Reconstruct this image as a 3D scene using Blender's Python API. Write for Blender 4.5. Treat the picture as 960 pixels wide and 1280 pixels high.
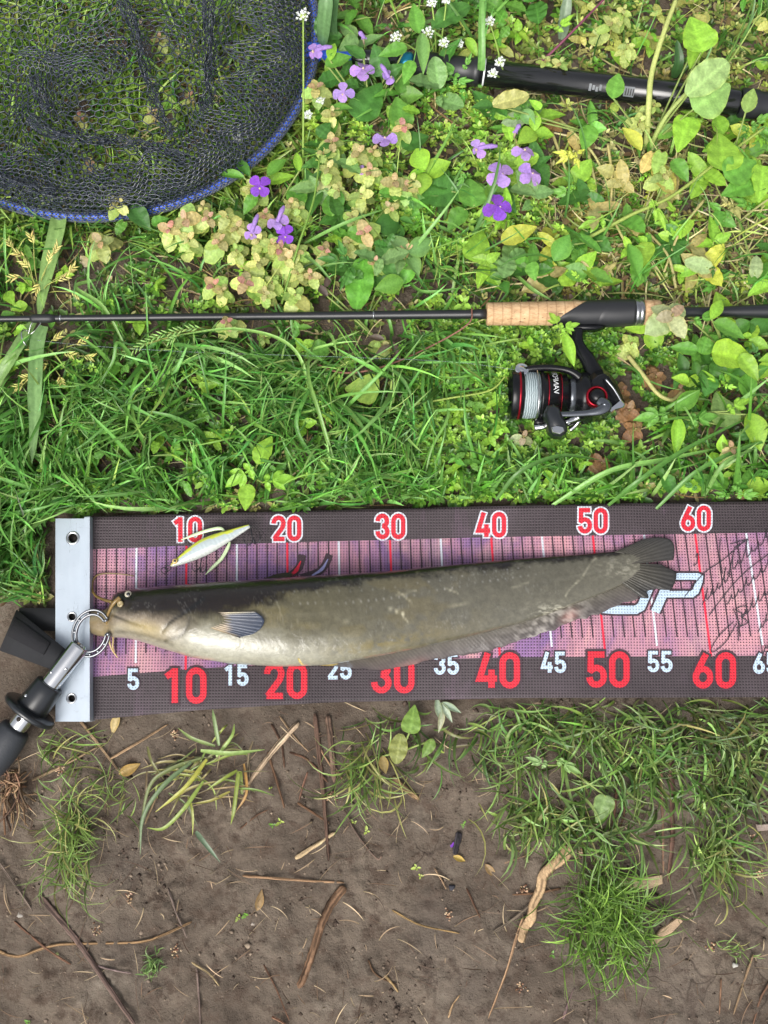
import bpy, math, random
import numpy as np
from mathutils import Matrix, Vector
rad = math.radians
for o in list(bpy.data.objects): bpy.data.objects.remove(o)
SC = bpy.context.scene
COL = SC.collection
random.seed(7); RNG = np.random.default_rng(7)

# ------------------------------------------------------------------ camera, sky, sun, exposure
HFOV = rad(40.0); TILT = rad(11.0); DIST = 1.035
FPX = 480.0 / math.tan(HFOV / 2)            # photograph is 960 x 1280
CAM = np.array([0.0, -DIST * math.sin(TILT), DIST * math.cos(TILT)])
cd = bpy.data.cameras.new('camera'); cam = bpy.data.objects.new('camera', cd); COL.objects.link(cam)
cam.location = CAM; cam.rotation_euler = (TILT, 0, 0)
cd.sensor_fit = 'HORIZONTAL'; cd.angle = HFOV; cd.clip_start = 0.01; cd.clip_end = 200
SC.camera = cam

SUN_EL, SUN_AZ = 52.0, 205.0                # azimuth: clockwise from +Y, the light comes from the angler's side
w = bpy.data.worlds.new('World'); SC.world = w; w.use_nodes = True
nt = w.node_tree; bg = nt.nodes['Background']
sky = nt.nodes.new('ShaderNodeTexSky'); sky.sky_type = 'NISHITA'; sky.sun_disc = False
sky.sun_elevation = rad(SUN_EL); sky.sun_rotation = rad(SUN_AZ)
sky.air_density = 1.0; sky.dust_density = 6.0; sky.ozone_density = 1.0
hs = nt.nodes.new('ShaderNodeHueSaturation'); hs.inputs['Saturation'].default_value = 0.28   # thin overcast: greyer than a clear sky
nt.links.new(sky.outputs[0], hs.inputs['Color']); nt.links.new(hs.outputs[0], bg.inputs['Color'])
bg.inputs['Strength'].default_value = 0.12
sd = bpy.data.lights.new('sun', 'SUN'); so = bpy.data.objects.new('sun', sd); COL.objects.link(so)
sd.energy = 1.3; sd.angle = rad(40); sd.color = (1.0, 0.96, 0.9)
a = rad(SUN_AZ); e = rad(SUN_EL)
sv = Vector((math.sin(a) * math.cos(e), math.cos(a) * math.cos(e), math.sin(e)))
so.rotation_euler = sv.to_track_quat('Z', 'Y').to_euler(); so.location = sv * 4
vs = SC.view_settings; vs.view_transform = 'Standard'; vs.look = 'None'; vs.gamma = 1.0; vs.use_curve_mapping = False
vs.exposure = 0.68
SC.render.engine = 'CYCLES'; SC.cycles.use_denoising = True; SC.cycles.max_bounces = 8
SC.cycles.transparent_max_bounces = 8

# ------------------------------------------------------------------ photograph pixel <-> place
CT, ST = math.cos(TILT), math.sin(TILT)
def P(px, py, z=0.0):
    """point of the place at height z that lies on the line of sight of photograph pixel (px, py)"""
    px = np.asarray(px, float); py = np.asarray(py, float); z = np.asarray(z, float)
    x = (px - 480) / FPX; y = -(py - 640) / FPX
    dx = x; dy = y * CT + ST; dz = y * ST - CT
    k = (z - CAM[2]) / dz
    return np.stack(np.broadcast_arrays(CAM[0] + k * dx, CAM[1] + k * dy, z + 0 * k), -1)
def PX(p):
    p = np.asarray(p, float); d = p - CAM
    yc = d[..., 1] * CT + d[..., 2] * ST; zc = -d[..., 1] * ST + d[..., 2] * CT
    return 480 + FPX * d[..., 0] / -zc, 640 - FPX * yc / -zc
MPP = 1 / 1275.0                            # metres per photograph pixel near the mat

# ------------------------------------------------------------------ noise
def _h(ix, iy, s):
    n = (ix.astype(np.int64) * 374761393 + iy.astype(np.int64) * 668265263 + s * 974634777) & 0xffffffff
    n = ((n ^ (n >> 13)) * 1274126177) & 0xffffffff
    return ((n ^ (n >> 16)) & 0xffff) / 65535.0
def vn(x, y, s=0):
    x = np.asarray(x, float); y = np.asarray(y, float); x, y = np.broadcast_arrays(x, y)
    ix = np.floor(x); iy = np.floor(y); fx = x - ix; fy = y - iy
    fx = fx * fx * (3 - 2 * fx); fy = fy * fy * (3 - 2 * fy)
    a = _h(ix, iy, s); b = _h(ix + 1, iy, s); c = _h(ix, iy + 1, s); d = _h(ix + 1, iy + 1, s)
    return (a * (1 - fx) + b * fx) * (1 - fy) + (c * (1 - fx) + d * fx) * fy
def fbm(x, y, s=0, o=4):
    v = 0; am = .5
    for k in range(o): v = v + am * vn(np.asarray(x) * 2**k + 17.3 * k, np.asarray(y) * 2**k - 9.1 * k, s + k); am *= .5
    return v / (1 - .5**o)
def sm(a, b, x): t = np.clip((np.asarray(x, float) - a) / (b - a), 0, 1); return t * t * (3 - 2 * t)
def S(r, g, b, k=1.0):
    c = np.array([r, g, b]) / 255.0
    return tuple(np.where(c <= .04045, c / 12.92, ((c + .055) / 1.055) ** 2.4) * k)

# ------------------------------------------------------------------ objects
def wloc(o):
    v = np.zeros(3)
    while o is not None: v = v + np.array(o.location); o = o.parent
    return v
def me_from(name, V, F, col=None, smooth=True):
    V = np.asarray(V, float); me = bpy.data.meshes.new(name)
    if isinstance(F, np.ndarray):
        n, k = F.shape
        me.vertices.add(len(V)); me.vertices.foreach_set('co', V.astype(np.float32).ravel())
        me.loops.add(n * k); me.loops.foreach_set('vertex_index', F.astype(np.int32).ravel())
        me.polygons.add(n); me.polygons.foreach_set('loop_start', np.arange(0, n * k, k, dtype=np.int32))
        me.update(calc_edges=True)
    else:
        me.from_pydata([tuple(v) for v in V], [], [tuple(int(i) for i in f) for f in F]); me.update()
    if smooth: me.polygons.foreach_set('use_smooth', np.ones(len(me.polygons), bool))
    if col is not None:
        col = np.asarray(col, float)
        if col.ndim == 1: col = np.tile(col, (len(V), 1))
        if col.shape[1] == 3: col = np.hstack([col, np.ones((len(col), 1))])
        at = me.color_attributes.new('col', 'FLOAT_COLOR', 'POINT'); at.data.foreach_set('color', col.astype(np.float32).ravel())
    return me
def link(name, me, mat=None, parent=None):
    o = bpy.data.objects.new(name, me); COL.objects.link(o)
    if mat is not None and me is not None and len(me.materials) == 0: me.materials.append(mat)
    if parent is not None: o.parent = parent
    return o
def tag(o, label=None, cat=None, group=None, kind=None):
    if label: o['label'] = label
    if cat: o['category'] = cat
    if group: o['group'] = group
    if kind: o['kind'] = kind
    return o
def thing(name, label, cat, loc, group=None):
    o = bpy.data.objects.new(name, None); COL.objects.link(o); o.location = tuple(loc); o.empty_display_size = .01
    return tag(o, label, cat, group)
def part(name, VF, mat, parent, col=None, smooth=True, pivot=None):
    """mesh given in place coordinates, hung under parent"""
    V, F = VF[0], VF[1]
    if len(VF) > 2 and col is None: col = VF[2]
    V = np.asarray(V, float); base = wloc(parent) if parent is not None else np.zeros(3)
    piv = np.asarray(pivot, float) if pivot is not None else (V.min(0) + V.max(0)) / 2
    o = link(name, me_from(name, V - piv, F, col, smooth), mat, parent); o.location = tuple(piv - base)
    return o
def single(name, VF, mat, label, cat, group=None, col=None, kind=None, smooth=True):
    V = np.asarray(VF[0], float); piv = (V.min(0) + V.max(0)) / 2; piv[2] = V[:, 2].min()
    return tag(part(name, VF, mat, None, col, smooth, pivot=piv), label, cat, group, kind)

# ------------------------------------------------------------------ shapes
def join(*L):
    V = []; F = []; C = []; n = 0; hasc = all(len(l) > 2 for l in L)
    for l in L:
        V.append(np.asarray(l[0], float)); F += [tuple(int(i) + n for i in f) for f in l[1]]; n += len(l[0])
        if hasc: C.append(np.asarray(l[2], float))
    return (np.vstack(V), F) + ((np.vstack(C),) if hasc else ())
def smooth_path(pts, n=8):
    p = np.asarray(pts, float)
    if len(p) < 3: return np.array([p[0] + (p[-1] - p[0]) * t for t in np.linspace(0, 1, max(n, 2))])
    q = np.vstack([2 * p[0] - p[1], p, 2 * p[-1] - p[-2]]); out = []
    for i in range(1, len(q) - 2):
        for t in np.linspace(0, 1, n, endpoint=False):
            a, b, c, d = q[i - 1], q[i], q[i + 1], q[i + 2]
            out.append(.5 * (2 * b + (c - a) * t + (2 * a - 5 * b + 4 * c - d) * t * t + (3 * b - a - 3 * c + d) * t**3))
    out.append(p[-1]); return np.array(out)
def tube(path, r, n=6, flat=1.0, closed=False, rough=0, up=(0, 0, 1)):
    p = np.asarray(path, float); m = len(p); r = np.broadcast_to(np.asarray(r, float), (m,)) if np.ndim(r) < 1 or len(np.atleast_1d(r)) == m else np.interp(np.linspace(0, 1, m), np.linspace(0, 1, len(r)), r)
    V = []; F = []; up = np.asarray(up, float)
    for i in range(m):
        if closed: t = p[(i + 1) % m] - p[i - 1]
        else: t = p[min(i + 1, m - 1)] - p[max(i - 1, 0)]
        t = t / (np.linalg.norm(t) + 1e-12)
        s = np.cross(t, up)
        if np.linalg.norm(s) < 1e-3: s = np.cross(t, (1, .3, 0))
        s /= np.linalg.norm(s); u = np.cross(s, t)
        for k in range(n):
            a = 2 * math.pi * k / n; rr = r[i] * (1 + rough * (random.random() - .5))
            V.append(p[i] + (s * math.cos(a) + u * math.sin(a) * flat) * rr)
    for i in range(m if closed else m - 1):
        j = (i + 1) % m
        for k in range(n): F.append((i * n + k, i * n + (k + 1) % n, j * n + (k + 1) % n, j * n + k))
    if not closed: F += [tuple(range(n))[::-1], tuple((m - 1) * n + k for k in range(n))]
    return np.array(V), F
def lathe(o, axis, prof, n=28, cap=True):
    """prof: (distance along axis, radius)"""
    o = np.asarray(o, float); t = np.asarray(axis, float); t = t / np.linalg.norm(t)
    s = np.cross(t, (0, 0, 1)); s = s / np.linalg.norm(s) if np.linalg.norm(s) > 1e-4 else np.array([1., 0, 0]); u = np.cross(s, t)
    V = []; F = []
    for d, r in prof:
        for k in range(n):
            a = 2 * math.pi * k / n; V.append(o + t * d + (s * math.cos(a) + u * math.sin(a)) * r)
    for i in range(len(prof) - 1):
        for k in range(n): F.append((i * n + k, i * n + (k + 1) % n, (i + 1) * n + (k + 1) % n, (i + 1) * n + k))
    if cap: F += [tuple(range(n))[::-1], tuple((len(prof) - 1) * n + k for k in range(n))]
    return np.array(V), F
def prism(outline, z0, z1, bev=0.0):
    """outline in place XY (n,2); bevelled top edge"""
    q = np.asarray(outline, float); n = len(q); c = q.mean(0)
    z0 = np.broadcast_to(z0, (n,)); z1 = np.broadcast_to(z1, (n,))
    d = q - c; L = np.linalg.norm(d, axis=1, keepdims=True); inn = c + d * (1 - bev / np.maximum(L, 1e-9))
    V = np.vstack([np.c_[q, z0], np.c_[q, z1 - bev], np.c_[inn, z1]]); F = []
    for b in (0, n):
        for k in range(n): F.append((b + k, b + (k + 1) % n, b + n + (k + 1) % n, b + n + k))
    F += [tuple(range(n))[::-1], tuple(2 * n + k for k in range(n))]
    return V, F
def ribbon2(path, wd, closed=False):
    """flat stroke in 2D: (n,2) -> outline quads"""
    p = np.asarray(path, float); wd = np.broadcast_to(np.asarray(wd, float), (len(p),))
    ok = np.r_[True, np.linalg.norm(np.diff(p, axis=0), axis=1) > 1e-3]; p = p[ok]; wd = wd[ok]
    if closed and np.linalg.norm(p[0] - p[-1]) < 1e-3: p = p[:-1]; wd = wd[:-1]
    m = len(p); V = []; F = []
    for i in range(m):
        a = p[i] - p[i - 1] if (i > 0 or closed) else p[1] - p[0]
        b = p[(i + 1) % m] - p[i] if (i < m - 1 or closed) else p[-1] - p[-2]
        a = a / (np.linalg.norm(a) + 1e-9); b = b / (np.linalg.norm(b) + 1e-9)
        na = np.array([-a[1], a[0]]); nb = np.array([-b[1], b[0]]); nn = na + nb; nn /= (np.linalg.norm(nn) + 1e-9)
        k = 1 / max(.45, float(nn @ na)); V += [p[i] + nn * wd[i] / 2 * k, p[i] - nn * wd[i] / 2 * k]
    for i in range(m if closed else m - 1):
        j = (i + 1) % m; F.append((2 * i, 2 * i + 1, 2 * j + 1, 2 * j))
    return np.array(V), F

# ------------------------------------------------------------------ materials
def newmat(name):
    m = bpy.data.materials.new(name); m.use_nodes = True; nt = m.node_tree
    return m, nt, nt.nodes['Principled BSDF'], nt.nodes['Material Output']
def N(nt, kind, **kw):
    n = nt.nodes.new(kind)
    for k, v in kw.items():
        if hasattr(n, k): setattr(n, k, v)
        else: n.inputs[k.replace('_', ' ')].default_value = v
    return n
def mixc(nt, fac, a, b, mode='MIX'):
    n = nt.nodes.new('ShaderNodeMix'); n.data_type = 'RGBA'; n.blend_type = mode
    for s, v in ((0, fac), (6, a), (7, b)):
        if hasattr(v, 'links') or isinstance(v, bpy.types.NodeSocket): nt.links.new(v, n.inputs[s])
        elif isinstance(v, (int, float)): n.inputs[s].default_value = v
        else: n.inputs[s].default_value = tuple(v) + ((1,) if len(v) == 3 else ())
    return n.outputs[2]
def ramp(nt, fac, stops):
    n = nt.nodes.new('ShaderNodeValToRGB'); nt.links.new(fac, n.inputs[0]); el = n.color_ramp.elements
    while len(el) < len(stops): el.new(.5)
    for e_, (p, c) in zip(el, stops): e_.position = p; e_.color = tuple(c) + (1,)
    return n.outputs[0]
def noise(nt, scale, detail=4, rough=.55, vec=None, dist=0):
    n = nt.nodes.new('ShaderNodeTexNoise'); n.inputs['Scale'].default_value = scale; n.inputs['Detail'].default_value = detail
    n.inputs['Roughness'].default_value = rough; n.inputs['Distortion'].default_value = dist
    if vec is not None: nt.links.new(vec, n.inputs['Vector'])
    return n.outputs['Fac']
def objco(nt, scale=None):
    n = nt.nodes.new('ShaderNodeTexCoord')
    if scale is None: return n.outputs['Object']
    m = nt.nodes.new('ShaderNodeMapping'); m.inputs['Scale'].default_value = scale; nt.links.new(n.outputs['Object'], m.inputs[0]); return m.outputs[0]
def geoco(nt, scale=None):
    n = nt.nodes.new('ShaderNodeNewGeometry')
    if scale is None: return n.outputs['Position']
    m = nt.nodes.new('ShaderNodeMapping'); m.inputs['Scale'].default_value = scale; nt.links.new(n.outputs['Position'], m.inputs[0]); return m.outputs[0]
def bump(nt, h, bsdf, strength=.4, dist=.001):
    b = nt.nodes.new('ShaderNodeBump'); b.inputs['Strength'].default_value = strength; b.inputs['Distance'].default_value = dist
    nt.links.new(h, b.inputs['Height']); nt.links.new(b.outputs[0], bsdf.inputs['Normal'])
def plain(name, c, rough=.5, metal=0, spec=.5, nz=0, nscale=300, bumpd=0, coat=0):
    m, nt, b, out = newmat(name)
    b.inputs['Roughness'].default_value = rough; b.inputs['Metallic'].default_value = metal; b.inputs['Specular IOR Level'].default_value = spec
    b.inputs['Coat Weight'].default_value = coat; b.inputs['Coat Roughness'].default_value = .08
    b.inputs['Base Color'].default_value = tuple(c) + (1,)
    if nz or bumpd:
        f = noise(nt, nscale, 5, .6, objco(nt))
        if nz: nt.links.new(mixc(nt, f, tuple(np.array(c) * (1 - nz)), tuple(np.minimum(1, np.array(c) * (1 + nz)))), b.inputs['Base Color'])
        if bumpd: bump(nt, f, b, .6, bumpd)
    return m
def foliage(name, rough=.5, spec=.35, trans=.3, objcol=True, nscale=500, vein=0):
    """colour comes from the mesh's own 'col' and the object's colour; leaves let some light through"""
    m, nt, b, out = newmat(name)
    at = N(nt, 'ShaderNodeVertexColor', layer_name='col'); c = at.outputs[0]
    if objcol:
        oi = nt.nodes.new('ShaderNodeObjectInfo'); c = mixc(nt, 1.0, c, oi.outputs['Color'], 'MULTIPLY')
    f = noise(nt, nscale, 3, .6, geoco(nt))
    c = mixc(nt, 1.0, c, ramp(nt, f, [(.3, (.78, .80, .74)), (.7, (1.16, 1.12, 1.1))]), 'MULTIPLY')
    nt.links.new(c, b.inputs['Base Color']); b.inputs['Roughness'].default_value = rough; b.inputs['Specular IOR Level'].default_value = spec
    t = nt.nodes.new('ShaderNodeBsdfTranslucent'); nt.links.new(mixc(nt, 1.0, c, (1.0, 1.1, .7), 'MULTIPLY'), t.inputs['Color'])
    mx = nt.nodes.new('ShaderNodeMixShader'); mx.inputs[0].default_value = trans
    nt.links.new(b.outputs[0], mx.inputs[1]); nt.links.new(t.outputs[0], mx.inputs[2]); nt.links.new(mx.outputs[0], out.inputs['Surface'])
    bump(nt, f, b, .25, .0006)
    return m
def vcol(name, rough=.6, spec=.4, coat=0, nscale=600, bumpd=.0004, nz=.15):
    m, nt, b, out = newmat(name); at = N(nt, 'ShaderNodeVertexColor', layer_name='col')
    f = noise(nt, nscale, 5, .65, geoco(nt))
    nt.links.new(mixc(nt, 1.0, at.outputs[0], ramp(nt, f, [(.25, (1 - nz,) * 3), (.75, (1 + nz,) * 3)]), 'MULTIPLY'), b.inputs['Base Color'])
    b.inputs['Roughness'].default_value = rough; b.inputs['Specular IOR Level'].default_value = spec; b.inputs['Coat Weight'].default_value = coat
    b.inputs['Coat Roughness'].default_value = .12
    bump(nt, f, b, .5, bumpd); return m

M = {}
M['leaf'] = foliage('leaf', .45, .4, .2)
M['leaf_grey'] = foliage('leaf_dry', .8, .15, .2)
M['grass'] = foliage('grass_blade', .36, .5, .16, objcol=False, nscale=250)
M['petal'] = foliage('petal', .55, .2, .35)
M['stem'] = foliage('stem', .5, .3, .1)
M['litter'] = vcol('litter', .85, .2, nscale=900)
M['wood'] = vcol('dry_wood', .85, .2, nscale=700, bumpd=.0008, nz=.3)
# ------------------------------------------------------------------ ground
def gz(x, y):
    return (fbm(np.asarray(x) * 6, np.asarray(y) * 6, 3, 3) - .5) * .012 + (fbm(np.asarray(x) * 45, np.asarray(y) * 45, 11, 3) - .5) * .005
def axis_pts(lo, hi, step, far):
    c = np.arange(lo, hi + step / 2, step); out = [0]; d = step
    L = [];
    while sum(L) < far: L.append(d); d *= 1.6
    return np.r_[(lo - np.cumsum(L))[::-1], c, hi + np.cumsum(L)]
gx = axis_pts(-.47, .47, .0028, 25); gy = axis_pts(-.62, .66, .0036, 25)
GX, GY = np.meshgrid(gx, gy); GZ = gz(GX, GY)
qx, qy = PX(np.stack([GX, GY, GX * 0], -1))
below = sm(880, 960, qy)                                   # the trodden bare strip: crumbs and hollows
cl = fbm(GX * 160, GY * 160, 21, 3); GZ = GZ + below * ((np.maximum(cl - .56, 0) * .016) + (fbm(GX * 22, GY * 22, 5, 3) - .5) * .006 + (fbm(GX * 70, GY * 70, 8, 3) - .5) * .004)
nxg, nyg = len(gx), len(gy)
idx = np.arange(nxg * nyg).reshape(nyg, nxg)
GF = np.stack([idx[:-1, :-1], idx[:-1, 1:], idx[1:, 1:], idx[1:, :-1]], -1).reshape(-1, 4)
m, nt, b, out = newmat('soil')
g = geoco(nt)
c = ramp(nt, noise(nt, 9, 6, .6, g), [(.3, S(80, 70, 61)), (.5, S(101, 90, 79)), (.72, S(124, 112, 99))])
c = mixc(nt, ramp(nt, noise(nt, 60, 6, .7, g), [(.38, (1, 1, 1)), (.5, (0, 0, 0))]), c, S(84, 71, 61))
c = mixc(nt, ramp(nt, noise(nt, 420, 3, .6, g), [(.66, (0, 0, 0)), (.74, (.7, .7, .7))]), c, S(160, 140, 122))
c = mixc(nt, ramp(nt, noise(nt, 5, 3, .5, g), [(.52, (0, 0, 0)), (.66, (.6, .6, .6))]), c, S(88, 80, 74))
vo = nt.nodes.new('ShaderNodeTexVoronoi'); vo.inputs['Scale'].default_value = 150; nt.links.new(g, vo.inputs['Vector'])
c = mixc(nt, ramp(nt, vo.outputs['Distance'], [(.05, (.3, .3, .3)), (.16, (0, 0, 0))]), c, S(70, 58, 50))
v2 = nt.nodes.new('ShaderNodeTexVoronoi'); v2.feature = 'DISTANCE_TO_EDGE'; v2.inputs['Scale'].default_value = 17; wn = nt.nodes.new('ShaderNodeTexNoise'); wn.inputs['Scale'].default_value = 30; nt.links.new(g, wn.inputs['Vector'])
va_ = nt.nodes.new('ShaderNodeVectorMath'); va_.operation = 'MULTIPLY_ADD'; nt.links.new(wn.outputs['Color'], va_.inputs[0]); va_.inputs[1].default_value = (.05, .05, .05); nt.links.new(g, va_.inputs[2]); nt.links.new(va_.outputs[0], v2.inputs['Vector'])
crk = ramp(nt, v2.outputs['Distance'], [(.006, (1, 1, 1)), (.022, (0, 0, 0))]); cm = mixc(nt, 1.0, crk, ramp(nt, noise(nt, 6, 3, .5, g), [(.5, (0, 0, 0)), (.62, (.75, .75, .75))]), 'MULTIPLY')
c = mixc(nt, cm, c, S(58, 48, 42))
c = mixc(nt, ramp(nt, noise(nt, 13, 7, .72, g), [(.56, (0, 0, 0)), (.70, (.6, .6, .6))]), c, S(138, 128, 115))
nt.links.new(c, b.inputs['Base Color']); b.inputs['Roughness'].default_value = .82; b.inputs['Specular IOR Level'].default_value = .25
h = noise(nt, 260, 8, .7, g); bump(nt, h, b, .8, .0035)
GROUND = tag(link('ground', me_from('ground', np.stack([GX, GY, GZ], -1).reshape(-1, 3), GF), m), kind='structure', label='trodden brown soil under grass and weeds')
def gpt(px, py, dz=0.0):
    p = P(px, py, 0.0); return np.array([p[0], p[1], float(gz(p[0], p[1])) + dz])

# ------------------------------------------------------------------ the measuring mat (outline read in photograph pixels)
MX = [60, 115, 250, 400, 640, 960, 1060]
def mat_top(px): return np.interp(px, MX, [646.5, 645.5, 641.5, 638, 632, 626, 624])
def mat_bot(px): return np.interp(px, MX, [903, 900, 887.5, 878.5, 872.5, 871.5, 872])
def mat_z(px, py):
    px = np.asarray(px, float); py = np.asarray(py, float)
    z = .017 + .0035 * np.sin(px / 95 + .7) * sm(180, 420, px) + .0022 * np.sin(px / 47 + py / 130) + .0012 * np.sin(py / 33 + px / 210)
    return z + .004 * np.exp(-((px - 300) / 90) ** 2) * sm(790, 890, py)
def mat_uv_px(u, t):
    """u: pixel along, t: 0 top edge .. 1 bottom edge"""
    a = mat_top(u); return a + (mat_bot(u) - a) * t
def in_mat(px, py, g=0):
    return (px > 66 - g) & (px < 1065) & (py > mat_top(px) - g) & (py < mat_bot(px) + g)

MATC = P(520, 765, .017); MATC[2] = .008
MAT = thing('measuring_mat', 'dark mesh fish measuring mat with pink band and red centimetre numbers', 'measuring mat', MATC)

def weave(m, nt, b, c, amt=.55, hl=.0):
    """open PVC scrim: thread grid with tiny holes"""
    g = geoco(nt); s = nt.nodes.new('ShaderNodeSeparateXYZ'); nt.links.new(g, s.inputs[0]); outs = []
    for k in (0, 1):
        mu = N(nt, 'ShaderNodeMath', operation='MULTIPLY'); nt.links.new(s.outputs[k], mu.inputs[0]); mu.inputs[1].default_value = 2 * math.pi / .0028
        si = N(nt, 'ShaderNodeMath', operation='SINE'); nt.links.new(mu.outputs[0], si.inputs[0]); outs.append(si.outputs[0])
    mn = N(nt, 'ShaderNodeMath', operation='MINIMUM'); nt.links.new(outs[0], mn.inputs[0]); nt.links.new(outs[1], mn.inputs[1])
    mask = ramp(nt, mn.outputs[0], [(.08, (0, 0, 0)), (.62, (1, 1, 1))])
    c2 = mixc(nt, mask, c, tuple(np.array(hl)) if hl else (.018, .015, .017)); 
    c = mixc(nt, amt, c, c2)
    nt.links.new(c, b.inputs['Base Color']); bump(nt, mn.outputs[0], b, .5, -.0004)
    b.inputs['Roughness'].default_value = .55; b.inputs['Specular IOR Level'].default_value = .35
def print_mat(name, c, amt=.4):
    m, nt, b, out = newmat(name); n = noise(nt, 60, 4, .6, geoco(nt))
    weave(m, nt, b, mixc(nt, n, tuple(np.array(c) * .85), tuple(np.minimum(np.array(c) * 1.12, 1))), amt); return m
m, nt, b, out = newmat('mat_black'); g = geoco(nt)
c = ramp(nt, noise(nt, 14, 5, .6, g), [(.3, S(58, 50, 54)), (.6, S(73, 64, 68)), (.8, S(88, 77, 84))])
c = mixc(nt, ramp(nt, noise(nt, 7, 5, .7, geoco(nt, (3, .8, 1))), [(.58, (0, 0, 0)), (.72, (.4, .4, .4))]), c, S(112, 88, 108))
weave(m, nt, b, c, 1.0, S(20, 17, 19)); M['mat_black'] = m
m, nt, b, out = newmat('mat_pink'); g = geoco(nt)
c = ramp(nt, noise(nt, 9, 5, .65, geoco(nt, (1.0, .8, 1)), 1.2), [(.28, S(104, 84, 138)), (.42, S(136, 102, 144)), (.52, S(168, 122, 144)), (.66, S(192, 140, 148)), (.8, S(156, 110, 142))])
c = mixc(nt, ramp(nt, noise(nt, 30, 6, .7, geoco(nt, (2.2, .5, 1))), [(.5, (0, 0, 0)), (.72, (.55, .55, .55))]), c, S(96, 72, 104))
c = mixc(nt, ramp(nt, noise(nt, 18, 4, .6, geoco(nt, (1.5, 1, 1))), [(.56, (0, 0, 0)), (.72, (.6, .6, .6))]), c, S(196, 160, 156))
weave(m, nt, b, c, 1.0, S(46, 34, 46)); M['mat_pink'] = m
M['p_red'] = print_mat('print_red', S(206, 38, 56), .6); M['p_white'] = print_mat('print_white', S(206, 210, 220), .55)
M['p_ice'] = print_mat('print_ice', S(182, 202, 220), .55); M['p_dark'] = print_mat('print_dark', S(66, 50, 58), .3)
M['p_tick'] = print_mat('print_tick', S(60, 44, 54), .2); M['ink'] = plain('marker_ink', S(44, 40, 48), .6)
M['p_redtick'] = print_mat('print_red_tick', S(222, 40, 66), .2)

# fabric: one sheet, 1.2 mm thick; the pink band and the black borders are regions of it
us = np.linspace(104, 1062, 240); tsn = np.r_[np.linspace(0, .162, 9), np.linspace(.162, .788, 30)[1:], np.linspace(.788, 1, 11)[1:]]
U, T = np.meshgrid(us, tsn); Yp = mat_uv_px(U, T); Z = mat_z(U, Yp)
top = P(U, Yp, Z).reshape(-1, 3); bot = top - np.array([0, 0, .0014]); nu_, nt_ = len(us), len(tsn)
ix = np.arange(nu_ * nt_).reshape(nt_, nu_); off = nu_ * nt_
F = [];MI = []
for j in range(nt_ - 1):
    for i in range(nu_ - 1):
        F.append((ix[j + 1, i], ix[j + 1, i + 1], ix[j, i + 1], ix[j, i])); MI.append(1 if 8 <= j < 37 else 0)
        F.append((off + ix[j, i], off + ix[j, i + 1], off + ix[j + 1, i + 1], off + ix[j + 1, i])); MI.append(0)
for i in range(nu_ - 1):
    F += [(ix[0, i], ix[0, i + 1], off + ix[0, i + 1], off + ix[0, i]), (ix[-1, i + 1], ix[-1, i], off + ix[-1, i], off + ix[-1, i + 1])]; MI += [0, 0]
for j in range(nt_ - 1):
    F += [(ix[j + 1, 0], ix[j, 0], off + ix[j, 0], off + ix[j + 1, 0]), (ix[j, -1], ix[j + 1, -1], off + ix[j + 1, -1], off + ix[j, -1])]; MI += [0, 0]
fab = part('fabric', (np.vstack([top, bot]), F), M['mat_black'], MAT); fab.data.materials.append(M['mat_pink']); fab.data.polygons.foreach_set('material_index', np.array(MI, np.int32))
fab['label'] = 'mesh fabric with pink mottled band between black borders'

def on_mat(q, lift): q = np.asarray(q, float); return P(q[:, 0], q[:, 1], mat_z(q[:, 0], q[:, 1]) + lift)
def stroke(name, paths, mat, lift, parent=MAT):
    """paths: list of (polyline px, width px, closed)"""
    L = []
    for p, wd, cl in paths:
        p = np.asarray(p, float); V, F = ribbon2(p, wd, cl); L.append((on_mat(V, lift), [f[::-1] for f in F]))
    return part(name, join(*L), mat, parent, smooth=False)
def arc(cx, cy, rx, ry, a0, a1, n=9): return [(cx + rx * math.cos(rad(t)), cy + ry * math.sin(rad(t))) for t in np.linspace(a0, a1, n)]
# digit centre lines in a box 1 wide x 2 high (y down), like a condensed road-sign face
DG = {
 '0': [(arc(.5, .5, .5, .5, 180, 270, 6) + arc(.5, .5, .5, .5, 270, 360, 6) + arc(.5, 1.5, .5, .5, 0, 90, 6) + arc(.5, 1.5, .5, .5, 90, 180, 6), True)],
 '1': [([(.0, .42), (.52, .06), (.62, .06)], False), ([(.6, .0 - .16), (.6, 2.16)], False)],
 '2': [(arc(.5, .5, .5, .5, 175, 370, 12) + [(.9, .92), (.05, 2.0)], False), ([(-.04, 2.0), (1.12, 2.0)], False)],
 '3': [(arc(.48, .47, .47, .47, 175, 360, 10) + [(.93, .7)] + arc(.5, .98, .42, .08, -10, -90, 3)[1:], False), ([(.45, .95), (.6, .96)] + arc(.5, 1.5, .5, .5, -50, 185, 12), False)],
 '4': [([(.55, -.16), (-.02, 1.55), (1.2, 1.55)], False), ([(.82, .95), (.82, 2.16)], False)],
 '5': [([(1.05, 0), (.1, 0), (.08, 1.0)] + arc(.5, 1.4, .5, .52, 225, 370, 9) + [(1.0, 1.5)] + arc(.5, 1.5, .5, .5, 0, 180, 9), False)],
 '6': [([(.72, -.1), (.22, .85), (.03, 1.3)] , False), (arc(.5, 1.45, .5, .55, 180, 540, 22)[:-1], True)]}
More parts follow.
